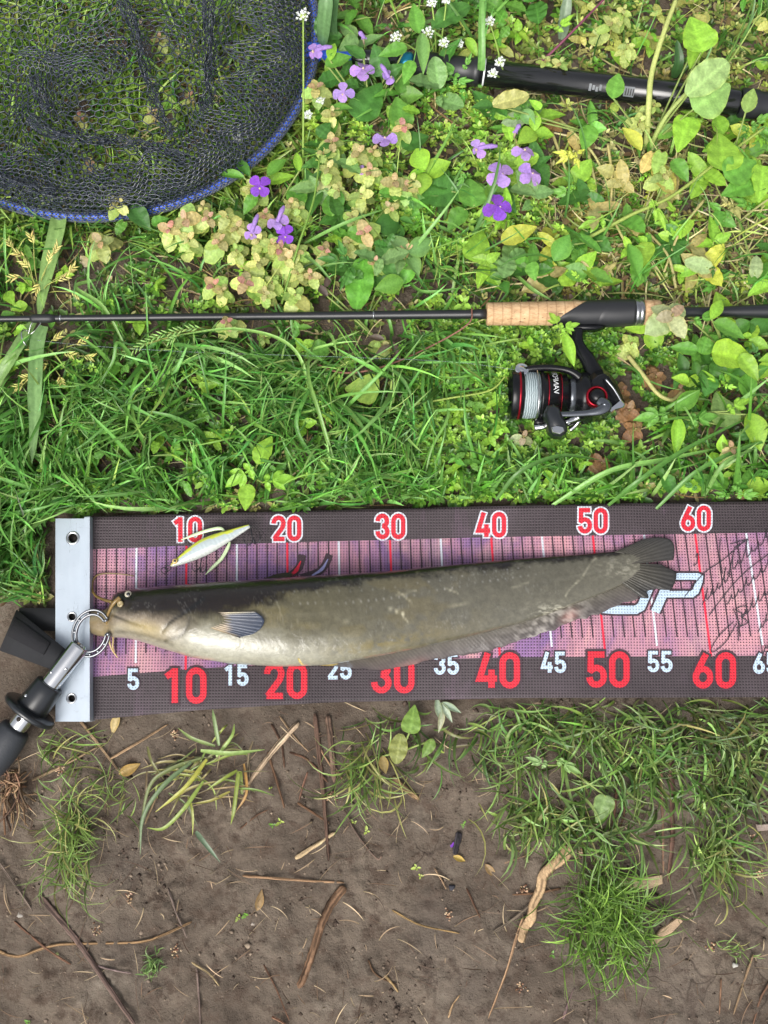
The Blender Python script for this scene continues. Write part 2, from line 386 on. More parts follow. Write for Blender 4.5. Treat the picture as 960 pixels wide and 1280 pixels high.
def number(txt, cx, cy, h, col, outl, shear=0.0, wk=1.0, sk=1.0):
    hh = h / 2.34; dw = hh * 1.0 * wk; sw = hh * .42 * sk; gap = dw + sw * 1.35
    x0 = cx - (len(txt) - 1) * gap / 2 - dw / 2; P1 = []; P2 = []
    for k, ch in enumerate(txt):
        for path, cl in DG[ch]:
            q = np.array(path); q = np.c_[x0 + k * gap + q[:, 0] * dw, cy - hh + q[:, 1] * hh]
            P1.append((q, sw, cl))
            q2 = q.copy()
            if not cl:
                for e0, e1 in ((0, 1), (-1, -2)):
                    d = q[e0] - q[e1]; q2[e0] = q[e0] + d / np.linalg.norm(d) * sw * .3
            P2.append((q2, sw * 1.75, cl))
    if outl: o = stroke('number', P2, M[outl], .0007)
    o2 = stroke('number' if not outl else 'number_fill', P1, M[col], .0011, MAT)
    if outl:
        o2.parent = o; o2.location = o2.location - o.location
NX_T = {10: 234, 20: 358, 30: 488, 40: 614, 50: 741, 60: 870}; NY_T = {10: 662, 20: 660.5, 30: 658, 40: 656, 50: 651, 60: 648}
NX_B = {10: 231, 20: 357, 30: 491, 40: 623, 50: 760, 60: 893}; NY_B = {10: 857, 20: 851, 30: 844, 40: 838, 50: 837, 60: 838}
kx = [0, 10, 20, 30, 40, 50, 60, 72]
xt = [108, 233, 359, 487.5, 614, 741, 869, 1022]; xb = [107, 232, 360, 493, 625, 757, 889, 1048]
tick_b = []; tick_w = []; tick_r = []
for k in range(1, 72):
    a_ = np.interp(k, kx, xt); b_ = np.interp(k, kx, xb)
    tend = .79 if k % 10 == 0 else .735 if k % 5 == 0 else .69
    tt = np.linspace(.163, tend, 14); xx = a_ + (b_ - a_) * (tt - .163) / (.79 - .163)
    q = np.c_[xx, mat_uv_px(xx, tt)]
    (tick_r if k % 10 == 0 else tick_w if k % 5 == 0 else tick_b).append((q, 2.6 if k % 5 == 0 else 1.7, False))
for q in tick_b: stroke('tick_mark', [q], M['p_tick'], .0004)
for q in tick_w: stroke('tick_mark', [q], M['p_white'], .0004)
for q in tick_r: stroke('tick_mark', [q], M['p_redtick'], .0004)
for k in NX_T:
    number(str(k), NX_T[k], NY_T[k], 31, 'p_red', 'p_white', wk=.92)
    number(str(k), NX_B[k], NY_B[k], 44, 'p_red', 'p_dark', wk=.95)
for k, x, y in ((5, 166.5, 849), (15, 295, 844), (25, 424, 836), (35, 558, 830), (45, 692, 828), (55, 825, 827), (65, 957, 829)):
    number(str(k), x, y, 26, 'p_ice', 'p_dark', wk=.92)
def c8(L): return [(740 + x / 4.364, 660 + y / 4.364) for x, y in L]
def c4(L): return [(190 + x / 4.0, 640 + y / 4.0) for x, y in L]
jp = [(c8([(50, 440), (120, 446), (240, 446), (268, 430), (290, 380), (330, 280), (350, 230)]), 10.5, False),
      (c8([(345, 458), (405, 322), (412, 300)]), 11, False), (c8([(385, 361), (545, 361), (566, 345), (586, 290), (588, 270), (575, 264), (430, 264)]), 8.0, False)]
o = stroke('logo_outline', [(p, wd + 5, c_) for p, wd, c_ in jp], M['p_dark'], .0007); o2 = stroke('logo_letters', jp, M['p_ice'], .0011)
sw = [smooth_path(c4([(660, 335), (705, 308), (738, 270), (752, 214)]), 6), smooth_path(c4([(745, 330), (830, 300), (868, 260), (888, 212)]), 6)]
stroke('logo_swoosh', [(q, 9.5, False) for q in sw], M['p_dark'], .0007)
stroke('logo_swoosh', [(smooth_path(c4([(690, 318), (722, 290), (744, 245)]), 6), np.interp(np.linspace(0, 1, 13), [0, .5, 1], [2, 5, 1]), False)], M['p_redtick'], .0011)
M['p_lilac'] = print_mat('print_lilac', S(150, 150, 196), .2)
stroke('logo_swoosh', [(smooth_path(c4([(800, 318), (850, 285), (880, 235)]), 6), np.interp(np.linspace(0, 1, 13), [0, .5, 1], [2, 4, 1]), False)], M['p_lilac'], .0011)
def script(x0, y0, x1, y1, amps, ph=0.0):
    """joined handwriting along a slanted line: one loop per letter, its height from amps"""
    d = np.array([x1 - x0, y1 - y0], float); L_ = np.hypot(*d); d /= L_; up_ = np.array([.18, -1.0]); out_ = []; n_ = len(amps)
    for k, a_ in enumerate(amps):
        for f in np.linspace(0, 1, 9, endpoint=False):
            c_ = np.array([x0, y0]) + d * L_ * (k + f) / n_; out_.append(tuple(c_ + up_ * a_ * (.5 - .5 * math.cos(2 * math.pi * f)) + d * 9 * math.sin(2 * math.pi * f + ph)))
    return out_
sig = [script(600, 420, 760, 265, [75, 40, 42, 95, 36]), script(735, 260, 960, 60, [120, 36, 110, 40, 34, 70], .4), script(735, 420, 975, 205, [40, 34, 62, 36, 36, 60], .2), script(815, 500, 985, 330, [36, 70, 66, 34, 40]), script(905, 570, 985, 470, [30, 52, 32]), script(930, 690, 985, 610, [30, 46]),
 [(505, 375), (610, 247), (720, 170), (840, 62)], [(565, 160), (577, 140), (572, 190), (552, 205)], [(640, 475), (760, 320), (860, 220), (975, 135)], [(700, 55), (698, 150), (712, 250)],
 [(770, 440), (812, 535), (818, 470), (782, 445), (835, 425), (842, 462), (812, 482), (850, 515), (792, 545)], [(770, 515), (700, 580), (652, 655), (665, 675), (730, 620), (790, 520)], [(795, 540), (800, 615)], [(915, 590), (930, 680), (935, 740)], [(755, 88), (850, 62), (775, 108)]]
for s_ in sig: stroke('signature_stroke', [(smooth_path(c8(s_), 6), 1.1, False)], M['ink'], .0015)

# end plate: pale aluminium angle with an upstanding lip
m, nt, b, out = newmat('anodised_aluminium'); g = geoco(nt)
c = mixc(nt, noise(nt, 40, 5, .6, g), S(172, 184, 196), S(190, 200, 210)); c = mixc(nt, ramp(nt, noise(nt, 70, 6, .7, geoco(nt, (1, 3, 1))), [(.60, (0, 0, 0)), (.70, (.5, .5, .5))]), c, S(150, 158, 168))
c = mixc(nt, ramp(nt, noise(nt, 260, 3, .7, g), [(.70, (0, 0, 0)), (.76, (.6, .6, .6))]), c, S(110, 104, 98)); nt.links.new(c, b.inputs['Base Color']); b.inputs['Metallic'].default_value = .3
nt.links.new(ramp(nt, noise(nt, 30, 6, .7, geoco(nt, (4, .6, 1))), [(.3, (.22,) * 3), (.7, (.5,) * 3)]), b.inputs['Roughness']); bump(nt, noise(nt, 120, 4, .6, g), b, .15, .0004); M['alu'] = m
M['steel'] = plain('steel', (.62, .62, .63), .22, 1.0); M['dark_hole'] = plain('hole_dark', S(40, 34, 30), .8)
zt = .0225
out_pl = [(69.5, 652), (73, 648.5), (111, 647.5), (111, 900.5), (71, 903), (69, 900)]
holes = [(91, 672.5, 5.6, 8.5), (90, 771, 4.2, 6.2), (89.5, 873, 4.2, 6.4)]
# plate face with real round holes: strips between rows of hole squares
Vp = []; Fp = []
def pv(x, y, z=zt): Vp.append(P(x, y, z)); return len(Vp) - 1
ys_ = [648.2]; 
def quadp(x0, y0, x1, y1): Fp.append((pv(x0, y1), pv(x1, y1), pv(x1, y0), pv(x0, y0)))
yy = 648.2
for hx, hy, hr, _ in holes:
    quadp(69.3, yy, 111, hy - 11); quadp(69.3, hy - 11, hx - 11, hy + 11); quadp(hx + 11, hy - 11, 111, hy + 11)
    n = 32; inner = [pv(hx + hr * math.cos(2 * math.pi * k / n), hy + hr * math.sin(2 * math.pi * k / n)) for k in range(n)]
    low = [pv(hx + hr * math.cos(2 * math.pi * k / n), hy + hr * math.sin(2 * math.pi * k / n), zt - .003) for k in range(n)]
    sq = []
    for k in range(n):
        c_, s_ = math.cos(2 * math.pi * k / n), math.sin(2 * math.pi * k / n); f_ = 11 / max(abs(c_), abs(s_)); sq.append(pv(hx + c_ * f_, hy + s_ * f_))
    for k in range(n):
        j = (k + 1) % n; Fp += [(inner[k], inner[j], sq[j], sq[k]), (low[k], low[j], inner[j], inner[k])]
    yy = hy + 11
quadp(69.3, yy, 111, 902)
bd = [(69.3, 648.2), (111, 648.2), (111, 902), (69.3, 902)]
for k in range(4):
    (x0, y0), (x1, y1) = bd[k], bd[(k + 1) % 4]; Fp.append((pv(x0, y0), pv(x1, y1), pv(x1, y1, zt - .003), pv(x0, y0, zt - .003)))
plate = part('end_plate', (np.array(Vp), Fp), M['alu'], MAT, smooth=False); plate['label'] = 'pale aluminium end plate with three eyelets'
def subpart(name, VF, mat, par, **k): return part(name, VF, mat, par, **k)
lipq = P([107.5, 114.5, 114.5, 107.5], [647, 646.4, 901.2, 902.4], .024)[:, :2]
subpart('lip', prism(lipq, .0125, .0305, .0012), M['alu'], plate, smooth=False)
for hx, hy, hr, ho in holes:
    c_ = P(hx, hy, zt); s_ = 1 / 1290.
    subpart('eyelet', lathe(c_, (0, 0, 1), [(.0002, hr * s_), (.0011, (hr * .6 + ho * .4) * s_), (.0009, ho * s_ * .9), (.0002, ho * s_)], 32, cap=False), M['steel'], plate)
    subpart('eyelet_hole', lathe(c_ - np.array([0, 0, .006]), (0, 0, 1), [(0, hr * s_ * 1.05), (.0005, hr * s_ * 1.05)], 24), M['dark_hole'], plate)
for k in range(2): pass
# ------------------------------------------------------------------ catfish
FX = [107, 109.5, 114, 121, 130, 135, 138, 141, 146, 155, 170, 200, 240, 290, 350, 400, 430, 480, 540, 600, 660, 720, 760, 785, 800]
FT = [773, 767.5, 764.5, 763, 762, 759, 751, 745, 740, 737.5, 735.5, 732.5, 729.5, 726, 722, 719, 717.5, 714, 708.5, 702.5, 697.5, 693.5, 690, 688, 688]
FB = [781, 788, 792, 794.5, 796, 796.5, 796.3, 796.6, 797, 797.5, 800, 810, 822, 830, 833.5, 832, 828, 819, 807, 793, 777, 755, 739, 727, 718]
FH = [.006, .010, .013, .015, .017, .020, .024, .028, .032, .036, .042, .049, .053, .054, .052, .048, .045, .039, .033, .027, .021, .014, .010, .008, .006]
FISH = thing('catfish', 'olive and cream catfish lying on its side across the measuring mat', 'fish', P(400, 780, .019))
nx_, nr_ = 760, 112
xs = np.r_[np.linspace(107, 150, 90), np.linspace(150, 330, 250)[1:], np.linspace(330, 800, 420)[1:]]; nx_ = len(xs)
def sint(x, xp, fp):
    k = np.interp(x, xp, fp)
    return k
def smo(arr, n):  # smooth along the fish
    ker = np.hanning(n + 2)[1:-1]; ker /= ker.sum(); pad = np.r_[np.full(n, arr[0]), arr, np.full(n, arr[-1])]
    return np.convolve(pad, ker, 'same')[n:-n]
ft = np.interp(xs, FX, FT); fb = np.interp(xs, FX, FB); fh = np.interp(xs, FX, FH)
hd = xs < 150
ft2, fb2, fh2 = smo(ft, 31), smo(fb, 31), smo(fh, 25); ft5, fb5, fh5 = smo(ft, 5), smo(fb, 5), smo(fh, 9)
kk = sm(145, 165, xs); ft = ft5 * (1 - kk) + ft2 * kk; fb = fb5 * (1 - kk) + fb2 * kk; fh = fh5 * (1 - kk) + fh2 * kk
fz = mat_z(xs, (ft + fb) / 2) * 0 + .019                # underside rests on the mat
th = np.linspace(0, 2 * math.pi, nr_, endpoint=False)
XX, TH = np.meshgrid(xs, th, indexing='ij')
cy_ = ((ft + fb) / 2)[:, None]; ry_ = ((fb - ft) / 2)[:, None]; hh = fh[:, None] / 2
ex = (1.0 - .16 * sm(150, 260, XX))
cs, sn = np.cos(TH), np.sin(TH)
def sp(v, e): return np.sign(v) * np.abs(v) ** e
PY = cy_ - ry_ * sp(cs, ex)                              # theta 0: the back, pi: the belly
zz = hh + hh * sp(sn, ex) * np.where(sn < 0, .93, 1)
vv = (PY - ft[:, None]) / (fb - ft)[:, None]              # 0 back .. 1 belly
vis = sn > 0
rel = np.zeros_like(PY)
def crease(pts, wd, dep):
    global rel
    q = smooth_path(pts, 10); d = np.full(PY.shape, 1e9)
    for a_, b_ in zip(q[:-1], q[1:]):
        ab = b_ - a_; t = np.clip(((XX - a_[0]) * ab[0] + (PY - a_[1]) * ab[1]) / (ab @ ab), 0, 1)
        d = np.minimum(d, (XX - a_[0] - t * ab[0]) ** 2 + (PY - a_[1] - t * ab[1]) ** 2)
    g_ = np.exp(-d / (2 * wd * wd)) * vis; rel += g_ * dep; return g_
g_gill = crease([(254, 748), (243, 757), (231, 766), (212, 779), (203, 790)], 1.7, -.00035)
g_gill2 = crease([(237, 772), (235, 782), (226, 794), (207, 801)], 1.7, -.00025)
g_mouth = crease([(137, 768), (150, 773), (165, 779), (180, 784)], 1.5, -.0006)
g_jaw = crease([(142, 790), (165, 791), (190, 797), (215, 806)], 1.8, -.0009)
crease([(150, 752), (158, 756)], 4, -.0012)
g_eye = crease([(160.5, 743), (161.5, 743.5)], 4.2, -.0016)
rel += .0005 * (fbm(XX / 14, PY / 9, 40, 3) - .5) * vis * sm(150, 220, XX)
rel += -.0006 * np.exp(-((vv - .47 - .02 * np.sin(XX / 70)) / .012) ** 2) * vis * sm(300, 380, XX)    # lateral line groove
zz = zz + rel
FV = P(XX, PY, fz[:, None] + zz).reshape(-1, 3)
idx = np.arange(nx_ * nr_).reshape(nx_, nr_); nxt = np.roll(idx, -1, 1)
FF = np.stack([idx[:-1], idx[1:], nxt[1:], nxt[:-1]], -1).reshape(-1, 4)
# skin colours; the grey flank and its ragged edge also hold painted sky reflection
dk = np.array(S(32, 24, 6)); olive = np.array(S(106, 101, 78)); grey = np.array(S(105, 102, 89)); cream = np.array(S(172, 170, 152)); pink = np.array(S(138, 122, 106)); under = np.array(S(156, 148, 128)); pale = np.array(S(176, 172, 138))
n1 = fbm(XX / 26, PY / 14, 50, 5) - .5; n2 = fbm(XX / 6, PY / 5, 60, 4) - .5; n3 = fbm(XX / 70, PY / 40, 66, 3) - .5
de = np.interp(XX, [110, 135, 142, 160, 200, 235, 262, 300, 330, 370, 420, 480, 800], [-.5, -.3, .36, .52, .50, .42, .44, .38, .27, .18, .12, .10, .08])
mid = sm(200, 330, XX); rear = sm(360, 560, XX)
base = olive * (1 - rear[..., None]) + grey * rear[..., None]
lowc = cream * (1 - rear[..., None]) + base * rear[..., None] * 1.12
be = np.interp(XX, [110, 150, 210, 260, 330, 400, 480, 560, 800], [-.2, .5, .62, .62, .66, .74, .88, 1.1, 1.2])
kb = sm(be - .16, be + .16, vv + n1 * .22 + n2 * .10)[..., None]
C = base * (1 - kb) + lowc * kb
hk = (1 - sm(195, 260, XX))[..., None] * sm(.3, .5, vv)[..., None]
C = C * (1 - .75 * hk) + (pink * (1 - sm(.62, .92, vv + n1 * .3))[..., None] + under * sm(.62, .92, vv + n1 * .3)[..., None]) * .75 * hk
n4 = fbm(XX / 3.2, PY / 1.6, 71, 3) - .5; n5 = fbm(XX / 1.8, PY / 1.8, 73, 2) - .5
sf = 1.7 + 2.4 * (1 - sm(200, 330, XX)); kd = (1 - sm(de - .03 * sf, de + .04 * sf, vv + n1 * .16 + n2 * .09 + n4 * .05))[..., None]
C = C * (1 - kd) + dk * kd
C = C * (1 + n2[..., None] * .28 + n1[..., None] * .24 + n3[..., None] * .22 + n4[..., None] * .20 + n5[..., None] * .16)
myo = .5 + .5 * np.sin((XX + 34 * np.abs(vv - .47)) / 2.6); C = C * (1 - .07 * (myo * sm(330, 420, XX) * (1 - sm(680, 740, XX)))[..., None])
oliv = (np.exp(-((XX - 478) / 62) ** 2 - ((vv - .86) / .07) ** 2) * .75 * sm(-.15, .15, n2 + .1))[..., None]; C = C * (1 - oliv) + np.array(S(126, 112, 58)) * oliv
tanp = sm(.0, .12, n3 + n1 * .7)[..., None] * (1 - kd) * sm(250, 330, XX)[..., None] * .22 * (1 - sm(520, 640, XX))[..., None]
C = C * (1 - tanp) + np.array(S(128, 112, 56)) * tanp
C *= (1 - .88 * g_gill - .5 * g_gill2 - .8 * g_mouth - .35 * g_jaw)[..., None]  # shade in the gill, mouth and jaw creases, painted as darker skin
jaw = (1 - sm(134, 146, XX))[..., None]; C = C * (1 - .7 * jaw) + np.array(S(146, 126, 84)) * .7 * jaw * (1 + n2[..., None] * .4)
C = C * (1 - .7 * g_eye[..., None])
yel = np.exp(-((XX - 182) / 26) ** 2 - ((vv - .72) / .12) ** 2)[..., None] * .5; C = C * (1 - yel) + np.array(S(196, 172, 96)) * yel
for lv, sp_, off_ in ((.30, 9.5, 0), (.17, 14, 3)):                            # lateral pores
    lx = np.abs(((XX + off_) % sp_) - sp_ / 2); d = lx ** 2 + ((vv - lv - .03 * np.sin(XX / 60)) * (fb - ft)[:, None]) ** 2
    C += (np.exp(-d / 1.1) * .16 * vis * sm(320, 380, XX) * (1 - sm(640, 700, XX)))[..., None]
for p0, p1, amt in (((707, 745), (745, 698), .10), ((486, 760), (505, 768), .16), ((498, 740), (514, 752), .10), ((420, 772), (452, 768), .12), ((424, 775), (440, 779), .10), ((556, 735), (572, 741), .10), ((640, 735), (660, 728), .06), ((495, 745), (520, 738), .06), ((500, 765), (510, 778), .12), ((346, 752), (352, 770), .05), ((560, 760), (590, 752), .06)):
    p0 = np.array(p0, float); p1 = np.array(p1, float); ab = p1 - p0; t = np.clip(((XX - p0[0]) * ab[0] + (PY - p0[1]) * ab[1]) / (ab @ ab), 0, 1)
    wob = 1.3 * np.sin(t * 9 + p0[0]); d = (XX - p0[0] - t * ab[0] + wob * ab[1] / 40) ** 2 + (PY - p0[1] - t * ab[1]) ** 2
    C += (np.exp(-d / 1.3) * amt * 1.8 * (.5 + vn(XX / 3, PY / 3, 77)) * vis)[..., None] * np.array([1, .95, .7])
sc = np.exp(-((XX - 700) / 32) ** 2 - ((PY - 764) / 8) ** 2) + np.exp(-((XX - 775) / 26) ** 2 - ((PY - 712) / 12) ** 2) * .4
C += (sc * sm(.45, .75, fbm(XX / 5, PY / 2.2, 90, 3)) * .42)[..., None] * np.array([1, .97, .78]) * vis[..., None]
fine = sm(.70, .80, vn(XX / 1.6, PY / 1.6, 95)) * sm(.5, .7, fbm(XX / 30, PY / 20, 96, 2)) * vis; C += (fine * .05)[..., None]
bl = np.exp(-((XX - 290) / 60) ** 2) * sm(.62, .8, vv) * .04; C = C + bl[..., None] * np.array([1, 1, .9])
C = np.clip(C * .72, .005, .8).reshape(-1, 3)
def wet(name, rough, coat):
    m, nt, b, out = newmat(name); at = N(nt, 'ShaderNodeVertexColor', layer_name='col'); cc = mixc(nt, 1.0, at.outputs[0], ramp(nt, noise(nt, 240, 6, .7, geoco(nt), .8), [(.34, (.86, .86, .85)), (.5, (1, 1, 1)), (.66, (1.12, 1.11, 1.09))]), 'MULTIPLY'); nt.links.new(cc, b.inputs['Base Color'])
    b.inputs['Roughness'].default_value = rough; b.inputs['Specular IOR Level'].default_value = .28; b.inputs['Coat Weight'].default_value = coat
    b.inputs['Subsurface Weight'].default_value = 0.0
    f = noise(nt, 180, 5, .6, geoco(nt)); r = ramp(nt, noise(nt, 45, 4, .6, geoco(nt)), [(.35, (.04,) * 3), (.65, (.16,) * 3)]); nt.links.new(r, b.inputs['Coat Roughness'])
    bump(nt, f, b, .35, .0008); f2 = noise(nt, 75, 4, .6, geoco(nt), .6); b2 = nt.nodes.new('ShaderNodeBump'); b2.inputs['Strength'].default_value = .6; b2.inputs['Distance'].default_value = .0022; nt.links.new(f2, b2.inputs['Height']); nt.links.new(b2.outputs[0], b.inputs['Coat Normal']); return m
M['skin'] = wet('wet_skin', .36, .8); M['fin'] = wet('wet_fin', .5, .3)
caps = [tuple(idx[0]), tuple(idx[-1][::-1])]
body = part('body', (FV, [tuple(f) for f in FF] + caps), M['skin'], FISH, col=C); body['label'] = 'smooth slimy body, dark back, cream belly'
def fish_z(px, py):
    px = np.asarray(px, float); t_, b_, h_ = np.interp(px, xs, ft), np.interp(px, xs, fb), np.interp(px, xs, fh)
    q = np.clip(np.abs((np.asarray(py) - (t_ + b_) / 2) / ((b_ - t_) / 2)), 0, .999)
    e_ = 1 - .16 * sm(150, 260, px); s = np.sqrt(np.maximum(0, 1 - q ** (2 / e_))) ** e_
    return .019 + h_ / 2 + h_ / 2 * s
def fin_grid(name, inner, outer, zi, zo, nu, nv, rays, ca, cb, edge=None, jag=0, seed=1, mat='fin', lump=.0005, fin_col=None, rayc=.16, slant=0.0):
    """membrane between two pixel lines with raised rays running from inner to outer"""
    a_ = smooth_path(inner, 16); b_ = smooth_path(outer, 16)
    def rs(p, n):
        d = np.r_[0, np.cumsum(np.linalg.norm(np.diff(p, axis=0), axis=1))]; d /= d[-1]; t = np.linspace(0, 1, n); return np.c_[np.interp(t, d, p[:, 0]), np.interp(t, d, p[:, 1])]
    a_ = rs(a_, nu); b_ = rs(b_, nu); u = np.linspace(0, 1, nu); v = np.linspace(0, 1, nv)
    jg = 1 + jag * (vn(u * rays * .55, u * 0, seed) - .6) * 1.2
    UU, VV = np.meshgrid(u, v, indexing='ij'); q = a_[:, None] + (b_ - a_)[:, None] * (VV * jg[:, None])[..., None]
    za = zi(a_[:, 0], a_[:, 1]) if callable(zi) else np.full(nu, zi); zb = zo(b_[:, 0], b_[:, 1]) if callable(zo) else np.full(nu, zo)
    ray = .5 + .5 * np.cos(2 * math.pi * (UU * rays - VV * slant)); z_ = za[:, None] * (1 - VV) + zb[:, None] * VV + ray * lump
    top = P(q[..., 0], q[..., 1], z_).reshape(-1, 3); bot = top - np.array([0, 0, .0008])
    ca = np.array(ca); cb = np.array(cb); k = VV[..., None]; col = ca * (1 - k) + cb * k
    col = col * (1 - rayc + rayc * 1.6 * ray[..., None]) * (1 + .4 * (fbm(UU * 40, VV * 6, seed, 3)[..., None] - .5))
    if fin_col is not None: col = fin_col(q, col, UU, VV)
    col = np.clip(col, .004, .8).reshape(-1, 3)
    ix = np.arange(nu * nv).reshape(nu, nv); n = nu * nv
    Q = np.stack([ix[:-1, :-1], ix[:-1, 1:], ix[1:, 1:], ix[1:, :-1]], -1).reshape(-1, 4); F = [tuple(f) for f in Q] + [tuple(n + i for i in f[::-1]) for f in Q]
    rim = list(ix[:, 0]) + list(ix[-1, 1:]) + list(ix[-2::-1, -1]) + list(ix[0, -2:0:-1])
    for i_, j_ in zip(rim, rim[1:] + rim[:1]): F.append((i_, j_, n + j_, n + i_))
    return part(name, (np.vstack([top, bot]), F), M[mat], FISH, col=np.vstack([col, col]))
def anal_col(q, col, UU, VV):
    f_ = np.exp(-((q[..., 0] - 690) / 45) ** 2) * sm(.4, .7, fbm(UU * 60, VV * 5, 5, 3)); col = col + (f_ * .22)[..., None] * np.array([1, .94, .85])
    r_ = np.exp(-((q[..., 0] - 712) / 10) ** 2 - ((VV - .7) / .3) ** 2) + .6 * np.exp(-((q[..., 0] - 515) / 18) ** 2 - ((VV - 1) / .25) ** 2)
    return col + (r_ * .16)[..., None] * np.array([1, .35, .28])
fin_grid('anal_fin', [(402, 830), (430, 826), (480, 815), (540, 801), (600, 787), (660, 771), (720, 750), (765, 735), (796, 716)],
         [(404, 831.5), (432, 834), (482, 836.5), (540, 826), (600, 816), (655, 801), (705, 782), (745, 768), (790, 751), (812, 734)],
         lambda x, y: np.maximum(.022, .019 + np.interp(x, xs, fh) * .42), lambda x, y: mat_z(x, y) + .0035, 420, 10, 92, S(84, 80, 70), S(84, 78, 78), jag=.14, seed=4, fin_col=anal_col, lump=.00025, rayc=.16, slant=2.6)
fin_grid('tail_fin', [(768, 690), (778, 692), (786, 698), (790, 705)], [(790, 680), (806, 673.5), (824, 671.5), (837, 673.5), (843, 684), (841, 700)], .026, .0215, 120, 22, 13, S(70, 67, 60), S(54, 53, 53), jag=.05, seed=9, lump=.0002, rayc=.08)
fin_grid('tail_fin', [(790, 704), (789, 711), (784, 719), (776, 728)], [(839, 706), (840, 716), (837, 728), (829, 739), (802, 748)], .0255, .0212, 90, 16, 12, S(70, 67, 58), S(48, 47, 47), jag=.34, seed=12, lump=.0003, rayc=.12)
def pec_col(q, col, UU, VV):
    w_ = (1 - sm(.05, .34, UU + .25 * VV))[..., None]; tip = sm(.78, 1, VV)[..., None]
    col = col * (1 - w_) + np.array(S(186, 172, 126)) * w_; base_ = (1 - sm(.42, .62, VV + .10 * np.sin(UU * 5)))[..., None]
    col = col * (1 - base_) + np.array(S(166, 150, 128)) * base_
    rim = sm(.86, 1, UU)[..., None]; return col * (1 - .5 * rim) + np.array(S(150, 128, 80)) * .5 * rim * (1 - tip)
fin_grid('pectoral_fin', [(246, 766), (247, 773), (250, 781)], [(318, 764.5), (329, 771), (331, 780), (319, 791), (300, 797.5)],
         lambda x, y: fish_z(x, y) - .0012, lambda x, y: fish_z(x, y) + .0032, 84, 26, 10, S(120, 122, 130), S(58, 66, 82), jag=.05, seed=15, lump=.00025, fin_col=pec_col, rayc=.12)
fin_grid('pelvic_fin', [(372, 823), (374, 828), (377, 831)], [(420, 824.5), (427, 828), (416, 832.5)], lambda x, y: fish_z(x, y) + .001, lambda x, y: .030 + 0 * x, 40, 10, 7, S(196, 176, 110), S(150, 132, 78), seed=17, lump=.0006)
fin_grid('dorsal_fin', [(328, 723.5), (346, 722.5), (362, 721.5)], [(345, 717.5), (357, 715.5), (367, 717)], .040, .036, 40, 8, 6, S(44, 38, 24), S(40, 34, 30), seed=19)
M['barbel'] = vcol('barbel', .35, .5, .4, nz=.1)
def barbel(pts, r0, r1, c):
    q = smooth_path([P(x, y, z) for x, y, z in pts], 8); V, F = tube(q, np.linspace(r0, r1, len(q)), 8)
    part('barbel', (V, F), M['barbel'], FISH, col=np.tile(S(*c), (len(V), 1)))
barbel([(140, 752, .040), (131, 750, .036), (119, 744, .028), (115, 733, .0225), (119, 721, .0215), (130, 717, .0215), (150, 717.5, .0215), (168, 720, .0215)], .0016, .0005, (112, 90, 44))
barbel([(150, 747, .052), (143, 753, .052), (137, 763, .047), (133.5, 775, .040), (135, 790, .032)], .0022, .0007, (120, 96, 48))
barbel([(138, 788, .030), (136.5, 798, .026), (139, 810, .0225), (147, 822, .021)], .0012, .0005, (196, 172, 112))
barbel([(141, 789, .030), (141.5, 799, .0255), (141, 808, .022), (143, 815, .0215)], .0011, .0005, (190, 166, 110))
ez = float(fish_z(160.5, 743))
eye = part('eye', lathe(P(160.5, 743, ez - .0018), (-.05, .25, 1), [(0, .0028), (.0012, .0034), (.0022, .0028), (.0028, .0017), (.003, .0002)], 24), plain('eye_ring', S(176, 170, 150), .12, coat=1), FISH)
part('pupil', lathe(P(160.5, 743, ez + .0006), (-.05, .25, 1), [(0, .0019), (.0008, .0017), (.0012, .0002)], 20), plain('pupil', (.01, .01, .012), .08, coat=1), eye)
nz_ = float(fish_z(152, 755)); part('nostril', lathe(P(151.5, 755, nz_ - .002), (-.3, 0, 1), [(0, .0030), (.0022, .0031), (.0030, .0022), (.0022, .0012)], 18), plain('nostril_skin', S(150, 134, 96), .25, coat=.6), FISH)

# ------------------------------------------------------------------ fishing lure on the mat
LZ = .019
LURE = thing('fishing_lure', 'slim silver minnow lure with yellow back resting on the mat', 'fishing lure', P(262, 684, LZ))
a_ = P(213, 707.5, LZ + .007); b_ = P(312, 657.5, LZ + .006); ax = b_ - a_; Ln = np.linalg.norm(ax); ax /= Ln; sd_ = np.array([-ax[1], ax[0], 0])
nL, nR = 46, 28; V = []; C = []
for i in range(nL):
    t = i / (nL - 1); hw = .0084 * (math.sin(math.pi * min(1, t * 1.9 + .06) / 2) ** .8 if t < .5 else 1) * (1 - .80 * max(0, (t - .42) / .58) ** 1.5) * (1 if t > .02 else .5)
    for k in range(nR):
        th_ = 2 * math.pi * k / nR; u_ = math.cos(th_); w_ = math.sin(th_)
        V.append(a_ + ax * Ln * t + sd_ * (u_ * hw + .0015 * math.sin(math.pi * t)) + np.array([0, 0, w_ * hw * .72]))
        bk = u_ + .15 * math.sin(t * 9 + w_)
        c_ = np.array(S(178, 190, 192)) if bk < .36 else np.array(S(204, 212, 70)) if bk < .86 else np.array(S(132, 124, 56))
        if t < .10: c_ = c_ * .4 + np.array(S(186, 166, 104)) * .6
        if bk < -.5: c_ = np.array(S(206, 212, 206))
        C.append(c_ * (1 + .08 * math.sin(t * 160) * (bk < .25)))
V = np.array(V); idx = np.arange(nL * nR).reshape(nL, nR); nxt = np.roll(idx, -1, 1); Q = np.stack([idx[:-1], nxt[:-1], nxt[1:], idx[1:]], -1).reshape(-1, 4)
M['lure'] = vcol('lure_paint', .18, .6, .9, 900, .0001, .06)
part('body', (V, [tuple(f) for f in Q] + [tuple(idx[0][::-1]), tuple(idx[-1])]), M['lure'], LURE, col=np.array(C))
ec = a_ + ax * Ln * .075 + sd_ * .0012 + np.array([0, 0, .0040])
